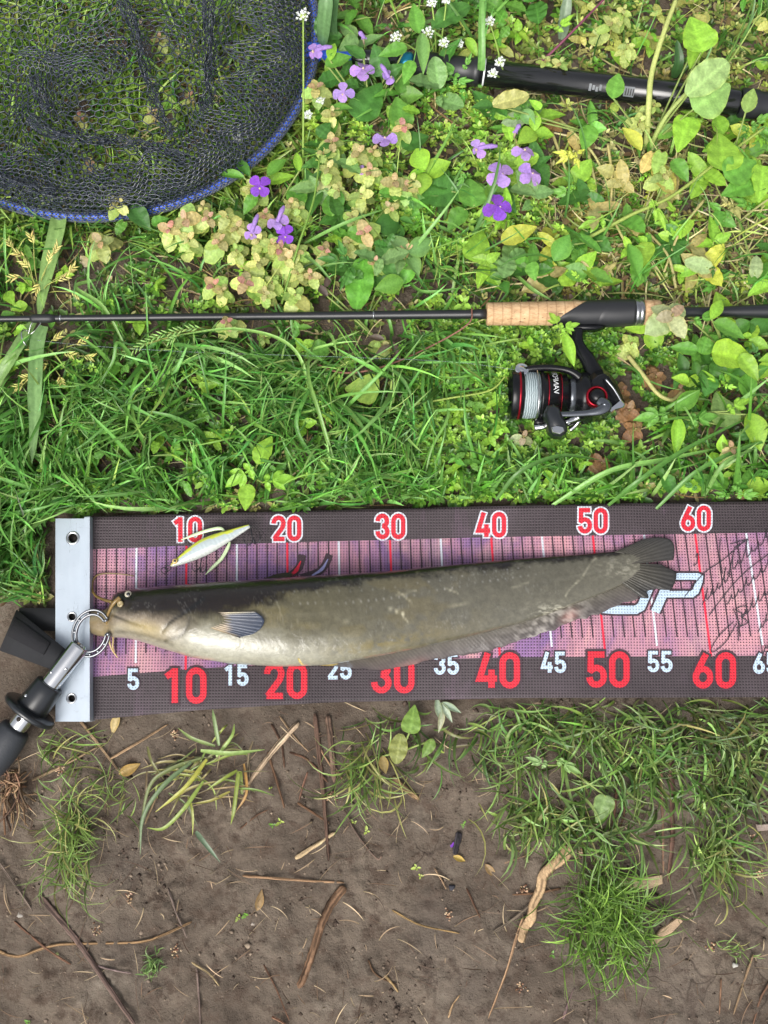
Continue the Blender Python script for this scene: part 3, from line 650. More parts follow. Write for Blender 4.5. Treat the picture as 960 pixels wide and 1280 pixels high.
ey = part('eye', lathe(ec, (0, 0, 1), [(0, .0026), (.0008, .0025), (.0014, .0015), (.0015, .0002)], 20), plain('lure_iris', S(206, 176, 96), .15, coat=1), LURE)
part('pupil', lathe(ec + np.array([0, 0, .0012]), (0, 0, 1), [(0, .0013), (.0006, .0011), (.0007, .0002)], 16), plain('lure_pupil', (.01, .01, .01), .1, coat=1), ey)
M['hook'] = plain('hook_steel', S(70, 70, 74), .3, .9)
def ring(c_, r, wr, nrm=(0, 0, 1), n=18):
    nrm = np.array(nrm, float); nrm /= np.linalg.norm(nrm); s = np.cross(nrm, (1, .2, .1)); s /= np.linalg.norm(s); u = np.cross(nrm, s)
    return tube([c_ + (s * math.cos(2 * math.pi * k / n) + u * math.sin(2 * math.pi * k / n)) * r for k in range(n)], wr, 6, closed=True, up=nrm + .01)
part('split_ring', join(ring(a_ - ax * .003 - np.array([0, 0, .003]), .0026, .0004), ring(a_ - ax * .0075 - np.array([0, 0, .0045]), .0030, .00035, (0.3, .2, 1))), M['hook'], LURE)
def treble(c_, dr, s=1.0):
    L = []; dr = np.array(dr, float); dr /= np.linalg.norm(dr); sx = np.cross(dr, (0, 0, 1))
    for k in range(3):
        ph = 2 * math.pi * k / 3 + .4; w_ = sx * math.cos(ph) + np.array([0, 0, 1]) * math.sin(ph) * .55
        pts = [c_, c_ + dr * .008 * s, c_ + dr * .012 * s + w_ * .0012 * s, c_ + dr * .0142 * s + w_ * .0045 * s, c_ + dr * .012 * s + w_ * .0075 * s, c_ + dr * .007 * s + w_ * .008 * s]
        L.append(tube(smooth_path(pts, 5), np.r_[np.full(22, .00045), np.linspace(.0004, .0001, 4)], 6))
    return join(*L)
part('treble_hook', treble(a_ + ax * Ln * .36 - sd_ * .006 - np.array([0, 0, .001]), -sd_ * .8 - ax * .6, 1.0), M['hook'], LURE)
part('treble_hook', treble(b_ - sd_ * .002 + np.array([0, 0, .001]), -sd_ - ax * .25, 1.15), M['hook'], LURE)
part('hook_hair', join(*[tube(smooth_path([b_, b_ - sd_ * .004 + ax * .002 * k, b_ - sd_ * (.012 + .002 * k) + ax * (.004 * k - .002) + np.array([0, 0, .003])], 4), .00025, 4) for k in range(-2, 4)]), plain('dark_hair', S(40, 38, 40), .6), LURE)
M['strand'] = plain('soft_strand', S(196, 216, 170), .25, coat=.5, nz=.12)
for q, wds in (([(281, 664, .004), (275, 660.5, .005), (262, 662.5, .004), (246, 667.5, .003), (226, 675, .002)], 1), ([(287, 677, .004), (285, 684, .004), (277, 698, .003), (266, 709, .002), (256.5, 718.5, .0015)], 1)):
    p_ = smooth_path([P(x, y, LZ + z) for x, y, z in q], 8); part('soft_strand', tube(p_, np.interp(np.linspace(0, 1, len(p_)), [0, .3, .8, 1], [.0010, .0019, .0016, .0003]), 8, flat=.5), M['strand'], LURE)

# ------------------------------------------------------------------ lip grip
GRIP = thing('lip_grip', 'steel lip gripping tool with black handle clamped on the fish jaw', 'fish gripper', P(50, 870, .01))
M['chrome'] = plain('polished_steel', (.66, .67, .69), .14, 1.0); M['rubber'] = plain('black_rubber', S(46, 49, 54), .55, nz=.12, nscale=500, bumpd=.0004); M['plastic'] = plain('black_plastic', S(30, 33, 37), .3, coat=.2)
p0 = P(-12, 952, .030); p1 = P(101, 806, .041); ga = p1 - p0; GL = np.linalg.norm(ga); ga /= GL
def gt(px):  # distance along the axis for a pixel column
    return (P(px, np.interp(px, [-12, 101], [952, 806]), np.interp(px, [-12, 101], [.030, .041])) - p0) @ ga
tub = lathe(p0, ga, [(gt(20), .0088), (gt(99), .0088), (gt(100.5), .0084), (gt(100.5), .0070), (gt(90), .0066)], 40, cap=False)
tube_o = part('steel_tube', tub, M['chrome'], GRIP)
tube_o['label'] = 'bright steel tube'
sdv = np.cross(ga, (0, 0, 1)); upv = np.cross(sdv, ga)
def slot(t0, t1, ang, r, wd):
    V = []
    for t in np.linspace(gt(t0), gt(t1), 6):
        for w_ in (-wd, wd): aa = ang + w_ / r; V.append(p0 + ga * t + (sdv * math.cos(aa) + upv * math.sin(aa)) * r)
    return np.array(V), [(2 * k, 2 * k + 2, 2 * k + 3, 2 * k + 1) for k in range(5)]
part('slot', slot(78, 97, rad(28), .00895, .0008), M['dark_hole'], tube_o, smooth=False)
for px_, an in ((72, 120), (81, 55)):
    c_ = p0 + ga * gt(px_) + (sdv * math.cos(rad(an)) + upv * math.sin(rad(an))) * .0086
    part('rivet', lathe(c_, sdv * math.cos(rad(an)) + upv * math.sin(rad(an)), [(-.001, .0016), (.0006, .0015), (.0011, .0008), (.0012, .0001)], 14), M['chrome'], tube_o)
part('collar', lathe(p0, ga, [(gt(40), .0150), (gt(42), .0154), (gt(55), .0142), (gt(62), .0136), (gt(63), .0128), (gt(63), .0095), (gt(58), .0092)], 44, cap=False), M['plastic'], GRIP)
c_ = p0 + ga * gt(47) + (sdv * math.cos(rad(125)) + upv * math.sin(rad(125))) * .0145
part('rivet', lathe(c_, sdv * math.cos(rad(125)) + upv * math.sin(rad(125)), [(-.001, .002), (.0008, .0019), (.0013, .001), (.0014, .0001)], 14), M['chrome'], GRIP)
part('flange', lathe(p0, ga, [(gt(35), .006), (gt(35), .0245), (gt(36), .0258), (gt(38.5), .0258), (gt(39.5), .0245), (gt(40), .014)], 52, cap=False), M['plastic'], GRIP)
part('handle', lathe(p0, ga, [(gt(-30), .008), (gt(-28), .0150), (gt(-15), .0165), (gt(0), .0170), (gt(12), .0158), (gt(18), .0142), (gt(20.5), .0130), (gt(21), .0098), (gt(21), .006)], 44), M['rubber'], GRIP)
hole = lathe(p0 + ga * gt(29) + (sdv * math.cos(rad(95)) + upv * math.sin(rad(95))) * .0089, sdv * math.cos(rad(95)) + upv * math.sin(rad(95)), [(-.0002, .0022), (.0002, .0022)], 16); part('pin_hole', hole, M['dark_hole'], tube_o)
# ring jaws: two curved claws, each an inner and an outer rail with bridges, so the slots are open
def claw(a0, a1, n=30):
    c0 = P(114, 791.5, .040); rx, ry = .0172, .0215; L = []
    rot = rad(-18)
    def pt(aa, f, dz=0):
        x, y = rx * f * math.cos(aa), ry * f * math.sin(aa); return c0 + np.array([x * math.cos(rot) - y * math.sin(rot), x * math.sin(rot) + y * math.cos(rot), dz + .004 * math.sin(aa)])
    A = np.linspace(rad(a0), rad(a1), n)
    for f in (.80, 1.0): L.append(tube([pt(t, f) for t in A], .00125, 8, flat=1.5))
    for t in np.linspace(rad(a0), rad(a1), 6): L.append(tube([pt(t + d, .9) for d in (-.07, 0, .07)], .0021, 8, flat=.85))
    return join(*L)
M['jawmetal'] = plain('dark_steel', S(128, 130, 134), .3, 1.0)
part('jaw', claw(52, 225), M['jawmetal'], GRIP); part('jaw', claw(232, 372), M['jawmetal'], GRIP)
# wrist strap of webbing, folded over
m, nt, b, out = newmat('webbing'); wv = N(nt, 'ShaderNodeTexWave', wave_type='BANDS', Scale=330.0); mp = nt.nodes.new('ShaderNodeMapping'); mp.inputs['Rotation'].default_value = (0, 0, rad(38)); nt.links.new(geoco(nt), mp.inputs[0]); nt.links.new(mp.outputs[0], wv.inputs['Vector'])
nt.links.new(mixc(nt, wv.outputs['Fac'], S(22, 23, 26), S(38, 39, 43)), b.inputs['Base Color']); b.inputs['Roughness'].default_value = .8; bump(nt, wv.outputs['Fac'], b, .5, .0005); M['web'] = m
M['velcro'] = plain('velcro_loop', S(26, 26, 30), .95, nz=.5, nscale=1400, bumpd=.0015)
def band(cl, half, thick, n=10):
    """webbing: list of (px,py,z) for the two edges"""
    A = smooth_path([P(*q) for q in cl], n); B = smooth_path([P(*q) for q in half], n); V = np.vstack([A, B, A - [0, 0, thick], B - [0, 0, thick]]); k = len(A); F = []
    for i in range(k - 1): F += [(i, i + 1, k + i + 1, k + i), (2 * k + i, 3 * k + i, 3 * k + i + 1, 2 * k + i + 1), (i, 2 * k + i, 2 * k + i + 1, i + 1), (k + i, k + i + 1, 3 * k + i + 1, 3 * k + i)]
    F += [(0, k, 3 * k, 2 * k), (k - 1, 3 * k - 1, 4 * k - 1, 2 * k - 1)]; return V, F
STR = part('strap', band([(24, 760, .012), (45, 760, .018), (80, 760.5, .0205)], [(22, 787, .012), (48, 788, .016), (82, 789, .0205)], .0018), M['web'], GRIP); STR['label'] = 'folded black webbing wrist strap'
def sfz(f): return float(np.interp(f, [0, .2, .6, 1], [.012, .026, .033, .036]))
UA, UB = (20.6, 762), (81, 811); LA, LB = (-1, 813), (64, 837)
def srow(a_, b_, f0, f1, lift): return [(a_[0] + (b_[0] - a_[0]) * f, a_[1] + (b_[1] - a_[1]) * f, sfz(f) + lift) for f in np.linspace(f0, f1, 7)]
part('strap_fold', band(srow(UA, UB, 0, 1, 0), srow(LA, LB, 0, 1, 0), .0018), M['web'], STR)
def mixp(a_, b_, t): return (a_[0] + (b_[0] - a_[0]) * t, a_[1] + (b_[1] - a_[1]) * t)
va, vb, vc, vd = mixp(UA, LA, .16), mixp(UB, LB, .16), mixp(UA, LA, .62), mixp(UB, LB, .62)
part('velcro_patch', band(srow(va, vb, .03, .74, .0022), srow(vc, vd, .03, .74, .0022), .0014), M['velcro'], STR)
part('stitched_end', band(srow(UA, UB, .76, .98, .0020), srow(LA, LB, .76, .98, .0020), .0014), M['web'], STR)

# ------------------------------------------------------------------ rod and reel
M['blank'] = plain('carbon_blank', S(30, 32, 35), .38, coat=.1); M['seat'] = plain('matte_black_seat', S(36, 37, 40), .45); M['ringsil'] = plain('silver_ring', S(150, 152, 156), .25, .9)
m, nt, b, out = newmat('cork'); g = objco(nt, (1, 2.4, 2.4))
c = ramp(nt, noise(nt, 140, 5, .65, g), [(.3, S(176, 138, 98)), (.5, S(206, 170, 128)), (.7, S(224, 192, 150))])
c = mixc(nt, ramp(nt, noise(nt, 330, 4, .7, g), [(.60, (0, 0, 0)), (.68, (.8, .8, .8))]), c, S(120, 84, 54)); wv = N(nt, 'ShaderNodeTexWave', wave_type='BANDS', Scale=36.0, Distortion=.6); nt.links.new(objco(nt), wv.inputs['Vector'])
c = mixc(nt, ramp(nt, wv.outputs['Fac'], [(.02, (.55, .55, .55)), (.10, (0, 0, 0))]), c, S(150, 112, 76)); c = mixc(nt, ramp(nt, noise(nt, 520, 2, .5, objco(nt, (.35, 1, 1))), [(.66, (0, 0, 0)), (.72, (.9, .9, .9))]), c, S(92, 62, 42))
nt.links.new(c, b.inputs['Base Color']); b.inputs['Roughness'].default_value = .75; bump(nt, noise(nt, 300, 5, .6, g), b, .5, .0006); M['cork'] = m
for _n in nt.nodes:
    if _n.type == 'VALTORGB':
        for _e in _n.color_ramp.elements: _e.color = tuple(np.array(_e.color[:3]) * (.86 if max(_e.color[:3]) > .3 and len(_n.color_ramp.elements) == 3 else 1)) + (1,)
RZ = .034
def rp(px, z=RZ): return P(px, np.interp(px, [-60, 0, 480, 610, 720, 830, 960, 1100], [399, 398.6, 395, 393.2, 392.5, 391.3, 389, 386]), z)
ROD = thing('fishing_rod', 'black fishing rod with cork grip lying across the grass', 'fishing rod', rp(600, .01))
rax = rp(960) - rp(0); RL = np.linalg.norm(rax); rax = rax / RL; r0 = rp(0); r0[1] += 0
def rl(px): return (rp(px) - r0) @ rax
K = 1 / 1312.
part('blank', lathe(r0, rax, [(rl(-420), 3.2 * K), (rl(0), 4.0 * K), (rl(300), 4.9 * K), (rl(596), 6.0 * K), (rl(599), 6.6 * K), (rl(610), 6.6 * K)], 24), M['blank'], ROD)
prof = [(rl(608), 13.0 * K), (rl(609), 14.8 * K)] + [(rl(x), (14.8 + .9 * sm(610, 720, x) + .15 * math.sin(x)) * K) for x in range(614, 742, 8)]
part('cork_grip', lathe(r0, rax, prof, 40), M['cork'], ROD)
# reel seat: hood with a slanted front edge
def seat_shell(xf, x1, r_a, r_b, n=44, nl=14):
    V = []; F = []; sdr = np.cross(rax, (0, 0, 1)); upr = np.cross(sdr, rax)
    for j in range(nl + 1):
        for k in range(n):
            aa = 2 * math.pi * k / n; c_ = math.cos(aa); x0 = xf(c_); t = j / nl; x = x0 + (x1 - x0) * t
            r = (r_a + (r_b - r_a) * t + (1.2 * max(0, c_) * math.sin(math.pi * t)) - (1.2 if j == 0 else 0)) * K
            V.append(r0 + rax * rl(x) + (sdr * c_ + upr * math.sin(aa)) * r)
    for j in range(nl):
        for k in range(n): F.append((j * n + k, j * n + (k + 1) % n, (j + 1) * n + (k + 1) % n, (j + 1) * n + k))
    return np.array(V), F + [tuple(nl * n + k for k in range(n))]
seat = part('reel_seat', seat_shell(lambda c_: 712 - 24 * c_, 760, 16.2, 16.6), M['seat'], ROD)
part('seat_hood', seat_shell(lambda c_: 751 - 9 * c_, 792, 17.4, 17.0), M['seat'], seat)
part('seat_ring', lathe(r0, rax, [(rl(792), 16.5 * K), (rl(793), 17.2 * K), (rl(797), 17.2 * K), (rl(798), 16.4 * K), (rl(799), 17.2 * K), (rl(803), 17.0 * K), (rl(803.5), 15 * K)], 40), M['ringsil'], ROD)
part('cork_rear', lathe(r0, rax, [(rl(803.5), 16.2 * K), (rl(822), 16.0 * K), (rl(825), 14.5 * K), (rl(826), 9 * K)], 40), M['cork'], ROD)
part('butt_section', lathe(r0, rax, [(rl(826), 12 * K), (rl(829), 12.5 * K), (rl(831), 9.0 * K), (rl(862), 6.2 * K), (rl(900), 6.4 * K), (rl(960), 9.2 * K), (rl(1060), 12.5 * K), (rl(1075), 8 * K)], 32), M['blank'], ROD)
for x in (76, 467): part('trim_band', lathe(r0, rax, [(rl(x - 1), 4.9 * K if x < 100 else 6.2 * K), (rl(x + 1), 4.9 * K if x < 100 else 6.2 * K)], 20), M['ringsil'], ROD)
gd = part('line_guide', join(ring(P(35, 424, .030), .0095, .0007, (.9, .25, .35), 24), tube(smooth_path([rp(52) + [0, -.002, -.002], P(45, 412, .032), P(38, 418, .031)], 5), .0006, 6), tube(smooth_path([rp(40) + [0, -.002, -.003], P(38, 408, .030), P(33, 430, .024)], 5), .0006, 6)), M['steel'], ROD)
part('guide_wrap', lathe(r0, rax, [(rl(38), 4.2 * K), (rl(42), 5.6 * K), (rl(62), 5.8 * K), (rl(70), 4.4 * K)], 20), M['seat'], ROD)

REEL = thing('spinning_reel', 'black spinning reel with red rings and pale line under the rod', 'fishing reel', P(710, 495, .004))
AZ = .031; sa = P(637, 493, AZ); sx = P(735, 495.5, AZ) - sa; sx /= np.linalg.norm(sx); KR = 1 / 1308.
def sl(px): return (P(px, 494, AZ) - sa) @ sx
M['gloss'] = plain('gloss_black', S(18, 19, 22), .24, spec=.3); M['redan'] = plain('red_anodised', S(150, 20, 38), .25, .7)
m, nt, b, out = newmat('braid_line'); g = geoco(nt, (1, 1, 1)); wv = N(nt, 'ShaderNodeTexWave', wave_type='BANDS', Scale=150.0, Distortion=5.0, Detail=4.0); nt.links.new(g, wv.inputs['Vector'])
nt.links.new(mixc(nt, wv.outputs['Fac'], S(92, 106, 110), S(168, 182, 186)), b.inputs['Base Color']); b.inputs['Roughness'].default_value = .5; bump(nt, wv.outputs['Fac'], b, .5, .0004); M['braid'] = m
sp_ = part('spool', lathe(sa, sx, [(sl(641), 3 * KR), (sl(641), 20 * KR), (sl(638), 24 * KR), (sl(637), 30.5 * KR), (sl(639), 31.5 * KR), (sl(652), 31.8 * KR), (sl(653), 27 * KR), (sl(673), 27 * KR), (sl(674), 31 * KR), (sl(677), 31 * KR), (sl(679), 28.5 * KR), (sl(706), 28 * KR), (sl(707), 24 * KR), (sl(716), 23 * KR)], 52), M['gloss'], REEL)
part('red_ring', lathe(sa, sx, [(sl(646), 31.0 * KR), (sl(646.4), 32.1 * KR), (sl(648.6), 32.1 * KR), (sl(649), 31 * KR)], 52, cap=False), M['redan'], sp_)
part('line_wrap', lathe(sa, sx, [(sl(653), 27 * KR), (sl(654), 29.8 * KR), (sl(660), 30.3 * KR), (sl(667), 29.7 * KR), (sl(672), 28.8 * KR), (sl(673), 27 * KR)], 52, cap=False), M['braid'], sp_)
for x0, x1 in ((682, 683.2), (698, 698.8)): part('red_ring', lathe(sa, sx, [(sl(x0), 28.2 * KR), (sl(x0 + .3), 29.0 * KR), (sl(x1), 29.0 * KR), (sl(x1 + .3), 28 * KR)], 52, cap=False), M['redan'], sp_)
rot = part('rotor', lathe(sa, sx, [(sl(707), 20 * KR), (sl(710), 22.5 * KR), (sl(718), 23 * KR), (sl(722), 29 * KR), (sl(727), 31 * KR), (sl(733), 30 * KR), (sl(738), 22 * KR), (sl(744), 16 * KR)], 48), M['gloss'], REEL)
part('silver_sleeve', lathe(sa, sx, [(sl(708), 22 * KR), (sl(708.5), 23.6 * KR), (sl(716), 23.8 * KR), (sl(717), 22.5 * KR)], 48, cap=False), plain('grey_sleeve', S(96, 100, 106), .25, .7), rot)
part('rotor_arm', join(tube(smooth_path([P(650, 466, .040), P(664, 461, .043), P(690, 460, .044), (P(712, 464, .044)), P(726, 474, .042), P(733, 486, .038)], 6), np.r_[np.linspace(.0040, .0032, 16), np.linspace(.0032, .0055, 15)], 12, flat=1.1), tube(smooth_path([P(668, 527, .026), P(700, 529, .026), P(722, 522, .028), P(733, 508, .03)], 6), .0042, 10)), M['gloss'], rot)
part('line_roller', lathe(P(651, 466, .040), (.1, .35, 1), [(-.004, .0048), (.004, .0072), (.0062, .0072), (.0072, .0056), (.0064, .0036), (.0072, .0030), (.0074, .0002)], 28), M['chrome'], REEL)
bw = [P(653, 464, .046)] + [P(668 + 6 * math.sin(rad(t)), 493 - 35 * math.cos(rad(t)) - 2, AZ + .0268 * math.sin(rad(t))) for t in np.linspace(14, 165, 16)]
part('bail_wire', tube(smooth_path(bw, 4), .0008, 8), M['steel'], REEL)
bodyo = np.array([(730, 478), (738, 472), (748, 469), (757, 471), (765, 478), (772, 488), (777, 498), (780, 506), (777, 511), (768, 514), (758, 518), (748, 523), (738, 524), (730, 521), (726, 512), (725, 500), (726, 486)])
gb = part('gearbox', prism(P(bodyo[:, 0], bodyo[:, 1], .03)[:, :2][::-1], .008, np.interp(bodyo[::-1, 0], [725, 745, 780], [.050, .055, .040]), .006), M['gloss'], REEL, smooth=False)
part('corner_plate', prism(P([760, 776, 781, 779, 768, 762], [513, 500, 506, 510, 513, 516.5], .045)[:, :2][::-1], .020, .0475, .001), M['chrome'], gb, smooth=False)
hc = P(745, 497, .050)
part('red_ring', lathe(hc, (0, -.05, 1), [(0, 14.0 * KR), (.005, 13.4 * KR), (.0062, 12.2 * KR), (.0060, 10.6 * KR), (.001, 10 * KR)], 40, cap=False), M['redan'], gb)
part('shaft_cap', lathe(hc, (0, -.05, 1), [(0, 10.4 * KR), (.006, 9.6 * KR), (.010, 8.0 * KR), (.0112, 4 * KR), (.0116, .0001)], 32), M['gloss'], gb)
stem = smooth_path([P(752, 487, .034), P(744, 468, .035), P(735, 450, .035), P(726, 437, .035), P(721, 424, .035), P(720, 412, .035)], 7)
part('stem', tube(stem, np.interp(np.linspace(0, 1, len(stem)), [0, .3, .75, 1], [.0125, .0080, .0058, .0075]), 16, flat=.7), M['gloss'], REEL)
part('foot', prism(P([700, 712, 745, 757, 745, 712], [409.5, 407, 407, 409, 413, 413.5], .034)[:, :2][::-1], .029, .038, .002), M['gloss'], REEL)
hn = part('handle_arm', join(tube(smooth_path([P(748, 500, .060), P(757, 507, .0615), P(750, 513, .062), P(735, 516, .062), P(712, 517.5, .062), P(690, 518, .062)], 6), np.interp(np.linspace(0, 1, 31), [0, .2, .35, .6, 1], [.0045, .0062, .0050, .0030, .0026]), 12, flat=.6)), plain('dark_satin_metal', S(108, 112, 118), .22, .9), REEL)
ko = np.array([(683, 509), (690, 507), (697, 510), (702, 522), (708, 532), (708, 541), (702, 546), (693, 545), (686, 540), (683, 530), (680, 518)])
kn = part('handle_knob', prism(P(ko[:, 0], ko[:, 1], .06)[:, :2][::-1], .050, .069, .004), M['plastic'], REEL, smooth=True)
part('knob_cap', prism(P([689, 695, 704, 706, 700, 691], [534, 532, 534, 539, 542.5, 540.5], .07)[:, :2][::-1], .068, .0712, .0008), M['chrome'], kn, smooth=False)
part('bail_lever', join(tube(smooth_path([P(668, 535, .028), P(680, 533, .03), P(690, 528, .03)], 5), .0030, 8), tube(smooth_path([P(706, 528, .03), P(718, 524, .03), P(724, 521, .032)], 5), .0028, 8), tube(smooth_path([P(712, 538, .02), P(720, 531, .022), P(724, 525, .025)], 5), .0024, 8)), M['chrome'], REEL)
part('ridge', tube(smooth_path([P(757, 474, .054), P(767, 486, .051), P(775, 499, .046), P(779, 507, .042)], 6), .0012, 8), M['ringsil'], gb)
part('line', tube(smooth_path([P(651, 463, .046), P(560, 452, .040), P(420, 446, .042), P(240, 440, .043), P(110, 432, .040), P(35, 424, .033)], 10), .00016, 4), M['braid'], REEL)
# lettering along the spool skirt
def text_part(txt, size, mat, parent, center, xdir, up, name='lettering', warp=None, ext=0.0):
    cu = bpy.data.curves.new('t', 'FONT'); cu.body = txt; cu.size = size; cu.align_x = 'CENTER'; cu.align_y = 'CENTER'; cu.resolution_u = 3; cu.shear = .2
    to = bpy.data.objects.new('t', cu); COL.objects.link(to); dg = bpy.context.evaluated_depsgraph_get(); me = bpy.data.meshes.new_from_object(to.evaluated_get(dg)); bpy.data.objects.remove(to)
    V = np.array([v.co[:] for v in me.vertices]); F = [tuple(p.vertices) for p in me.polygons]
    if warp: W = warp(V)
    else: W = np.asarray(center) + V[:, :1] * np.asarray(xdir) + V[:, 1:2] * np.asarray(up)
    return part(name, (W, F), mat, parent, smooth=False)
M['white_ink'] = plain('white_ink', S(214, 216, 218), .5)
yv = np.array([0, 1., 0]); zv = np.array([0, 0, 1.]); rk = 29.4 * KR
text_part('VANFORD', .0072, M['white_ink'], sp_, None, None, None, warp=lambda V: sa + sx * (sl(690.5) + V[:, 1:2]) + rk * (yv * np.cos(rad(62) - V[:, :1] / rk) + zv * np.sin(rad(62) - V[:, :1] / rk)))

# ------------------------------------------------------------------ landing net
M['blue'] = plain('blue_anodised', S(66, 108, 236), .3, .1); M['net'] = plain('net_cord', S(58, 64, 76), .24, spec=.9); M['sleeve'] = plain('sleeve_cord', S(98, 106, 120), .3, spec=.8); M['tubeblack'] = plain('gloss_black_tube', S(20, 21, 23), .2, coat=.5)
HC = (112, 42); HA, HB = 282, 229; NZ = .030
def hoop_px(t, f=1.0):
    return HC[0] + HA * f * np.cos(t), HC[1] + HB * f * np.sin(t)
NET = thing('landing_net', 'black mesh landing net with blue hoop and black tube handle', 'landing net', P(250, 80, .005))
tt = np.linspace(0, 2 * math.pi, 120, endpoint=False)
def hz_(t): return .018 + .012 * (.5 + .5 * np.sin(t * 2 + .6))
hx_, hy_ = hoop_px(tt); part('hoop', tube(P(hx_, hy_, hz_(tt)), .0042, 14, closed=True), M['blue'], NET)
def strands(E0, E1, r, seed=0):
    """every cord segment a 3-sided bar"""
    d = E1 - E0; L = np.linalg.norm(d, axis=1, keepdims=True); d = d / np.maximum(L, 1e-9)
    s = np.cross(d, np.array([0.13, .07, 1.])); s /= np.linalg.norm(s, axis=1, keepdims=True) + 1e-9; u = np.cross(s, d); V = []
    for E, k in ((E0, -.3), (E1, .3)):
        for a_ in (90, 210, 330): V.append(E + d * k * r + (s * math.cos(rad(a_)) + u * math.sin(rad(a_))) * r)
    n = len(E0); V = np.stack(V, 1).reshape(-1, 3); b_ = np.arange(n)[:, None] * 6
    F = np.concatenate([b_ + np.array([[k, (k + 1) % 3, 3 + (k + 1) % 3, 3 + k]]) for k in range(3)], 0); return V, F
def hexes(x0, x1, y0, y1, c, sx_=1.0):
    """edges of a honeycomb, pixel space"""
    w_ = c * math.sqrt(3) / 2 * sx_; h_ = c; nxh = int((x1 - x0) / w_) + 1; nyh = int((y1 - y0) / (1.5 * h_ / 2)) + 1
    I, J = np.meshgrid(np.arange(nxh), np.arange(nyh)); cx = x0 + (I + .5 * (J % 2)) * w_; cy = y0 + J * .75 * h_; cx = cx.ravel(); cy = cy.ravel()
    k = [(0, -.5), (.5, -.25), (.5, .25), (0, .5)]; A = []; B = []
    for (ax_, ay_), (bx_, by_) in zip(k[:-1], k[1:]): A.append(np.c_[cx + ax_ * w_, cy + ay_ * h_]); B.append(np.c_[cx + bx_ * w_, cy + by_ * h_])
    return np.vstack(A), np.vstack(B)
def fold(q, s):
    """crumpled netting: crowded ridges and open panels"""
    x, y = q[:, 0], q[:, 1]
    wx = (fbm(x / 110, y / 110, s, 2) - .5) * 75 + (fbm(x / 34, y / 34, s + 9, 1) - .5) * 8; wy = (fbm(x / 105, y / 105, s + 3, 2) - .5) * 70 + (fbm(x / 36, y / 36, s + 5, 1) - .5) * 8
    return x + wx, y + wy
def net_layer(name, c, s, zf, keep, rot=0.0, r=.0007, stretch=1.0):
    A, B = hexes(-330, 460, -330, 360, c, stretch); cs_, sn_ = math.cos(rot), math.sin(rot)
    def mp(q):
        qx = 60 + (q[:, 0] - 60) * cs_ - (q[:, 1] - 30) * sn_; qy = 30 + (q[:, 0] - 60) * sn_ + (q[:, 1] - 30) * cs_; q = np.c_[qx, qy]
        x, y = fold(q, s); return x, y, zf(x, y, q)
    ax_, ay_, az_ = mp(A); bx_, by_, bz_ = mp(B); k = keep(ax_, ay_, A) & keep(bx_, by_, B) & (np.hypot(ax_ - bx_, ay_ - by_) < 13)
    k &= (ax_ > -230) & (ay_ > -200)
    V, F = strands(P(ax_[k], ay_[k], az_[k]), P(bx_[k], by_[k], bz_[k]), r); o = part(name, (V, F), M['net'], NET, smooth=False); o['kind'] = 'stuff'; return o
def rr(x, y): return np.sqrt(((x - HC[0]) / HA) ** 2 + ((y - HC[1]) / HB) ** 2)
def blob2(x, y, cx, cy, rx, ry): return np.exp(-((x - cx) / rx) ** 2 - ((y - cy) / ry) ** 2) * (.7 + .6 * fbm(x / 30, y / 30, 77, 2))
net_layer('mesh_bag', 11.2, 100, lambda x, y, q: .036 + .020 * fbm(x / 60, y / 60, 131, 3) , lambda x, y, q: rr(x, y) < .97, .2)
net_layer('mesh_bag', 10.6, 200, lambda x, y, q: .048 + .022 * fbm(x / 50, y / 50, 231, 3), lambda x, y, q: (rr(x, y) < .93) & (np.maximum(blob2(x, y, 50, 110, 60, 60), blob2(x, y, 250, 40, 50, 55)) > .45), 1.1)
net_layer('mesh_bag', 9.0, 300, lambda x, y, q: .042 + .03 * fbm(x / 55, y / 55, 331, 3), lambda x, y, q: (rr(x, y) < .9) & (blob2(x, y, 110, 65, 60, 45) > .45), 2.0)
# side wall hanging from the hoop: doubled netting gathered in a dark band, then the sleeve wrapped over the hoop
def wall(name, c, f0, f1, z0, z1, seed, t0=-.35, t1=math.pi + .5, r=.0007, amp=.02):
    per = 2.6 * (HA + HB) / 2 * (t1 - t0) / 2.6; A, B = hexes(0, per, 0, (f0 - f1) * 250 * 1.25, c)
    def mp(q):
        t = t0 + (t1 - t0) * q[:, 0] / per; s_ = q[:, 1] / ((f0 - f1) * 250 * 1.25); f = f0 + (f1 - f0) * s_ + amp * (fbm(q[:, 0] / 40, q[:, 1] / 60, seed, 2) - .5) * s_ * 2
        x, y = hoop_px(t, f); z = np.interp(s_, [0, .25, .6, 1], [0, .6, 1, .8]) * (z1 - z0) + z0 + hz_(t) - .018 + .008 * (fbm(q[:, 0] / 30, q[:, 1] / 30, seed + 4, 2) - .5) * s_
        return P(x, y, z)
    V, F = strands(mp(A), mp(B), r); o = part(name, (V, F), M['net'], NET, smooth=False); o['kind'] = 'stuff'
wall('mesh_wall', 10.2, 1.0, .68, .022, .062, 400, amp=.12)
wall('mesh_wall', 9.0, .99, .80, .018, .046, 430, amp=.10)
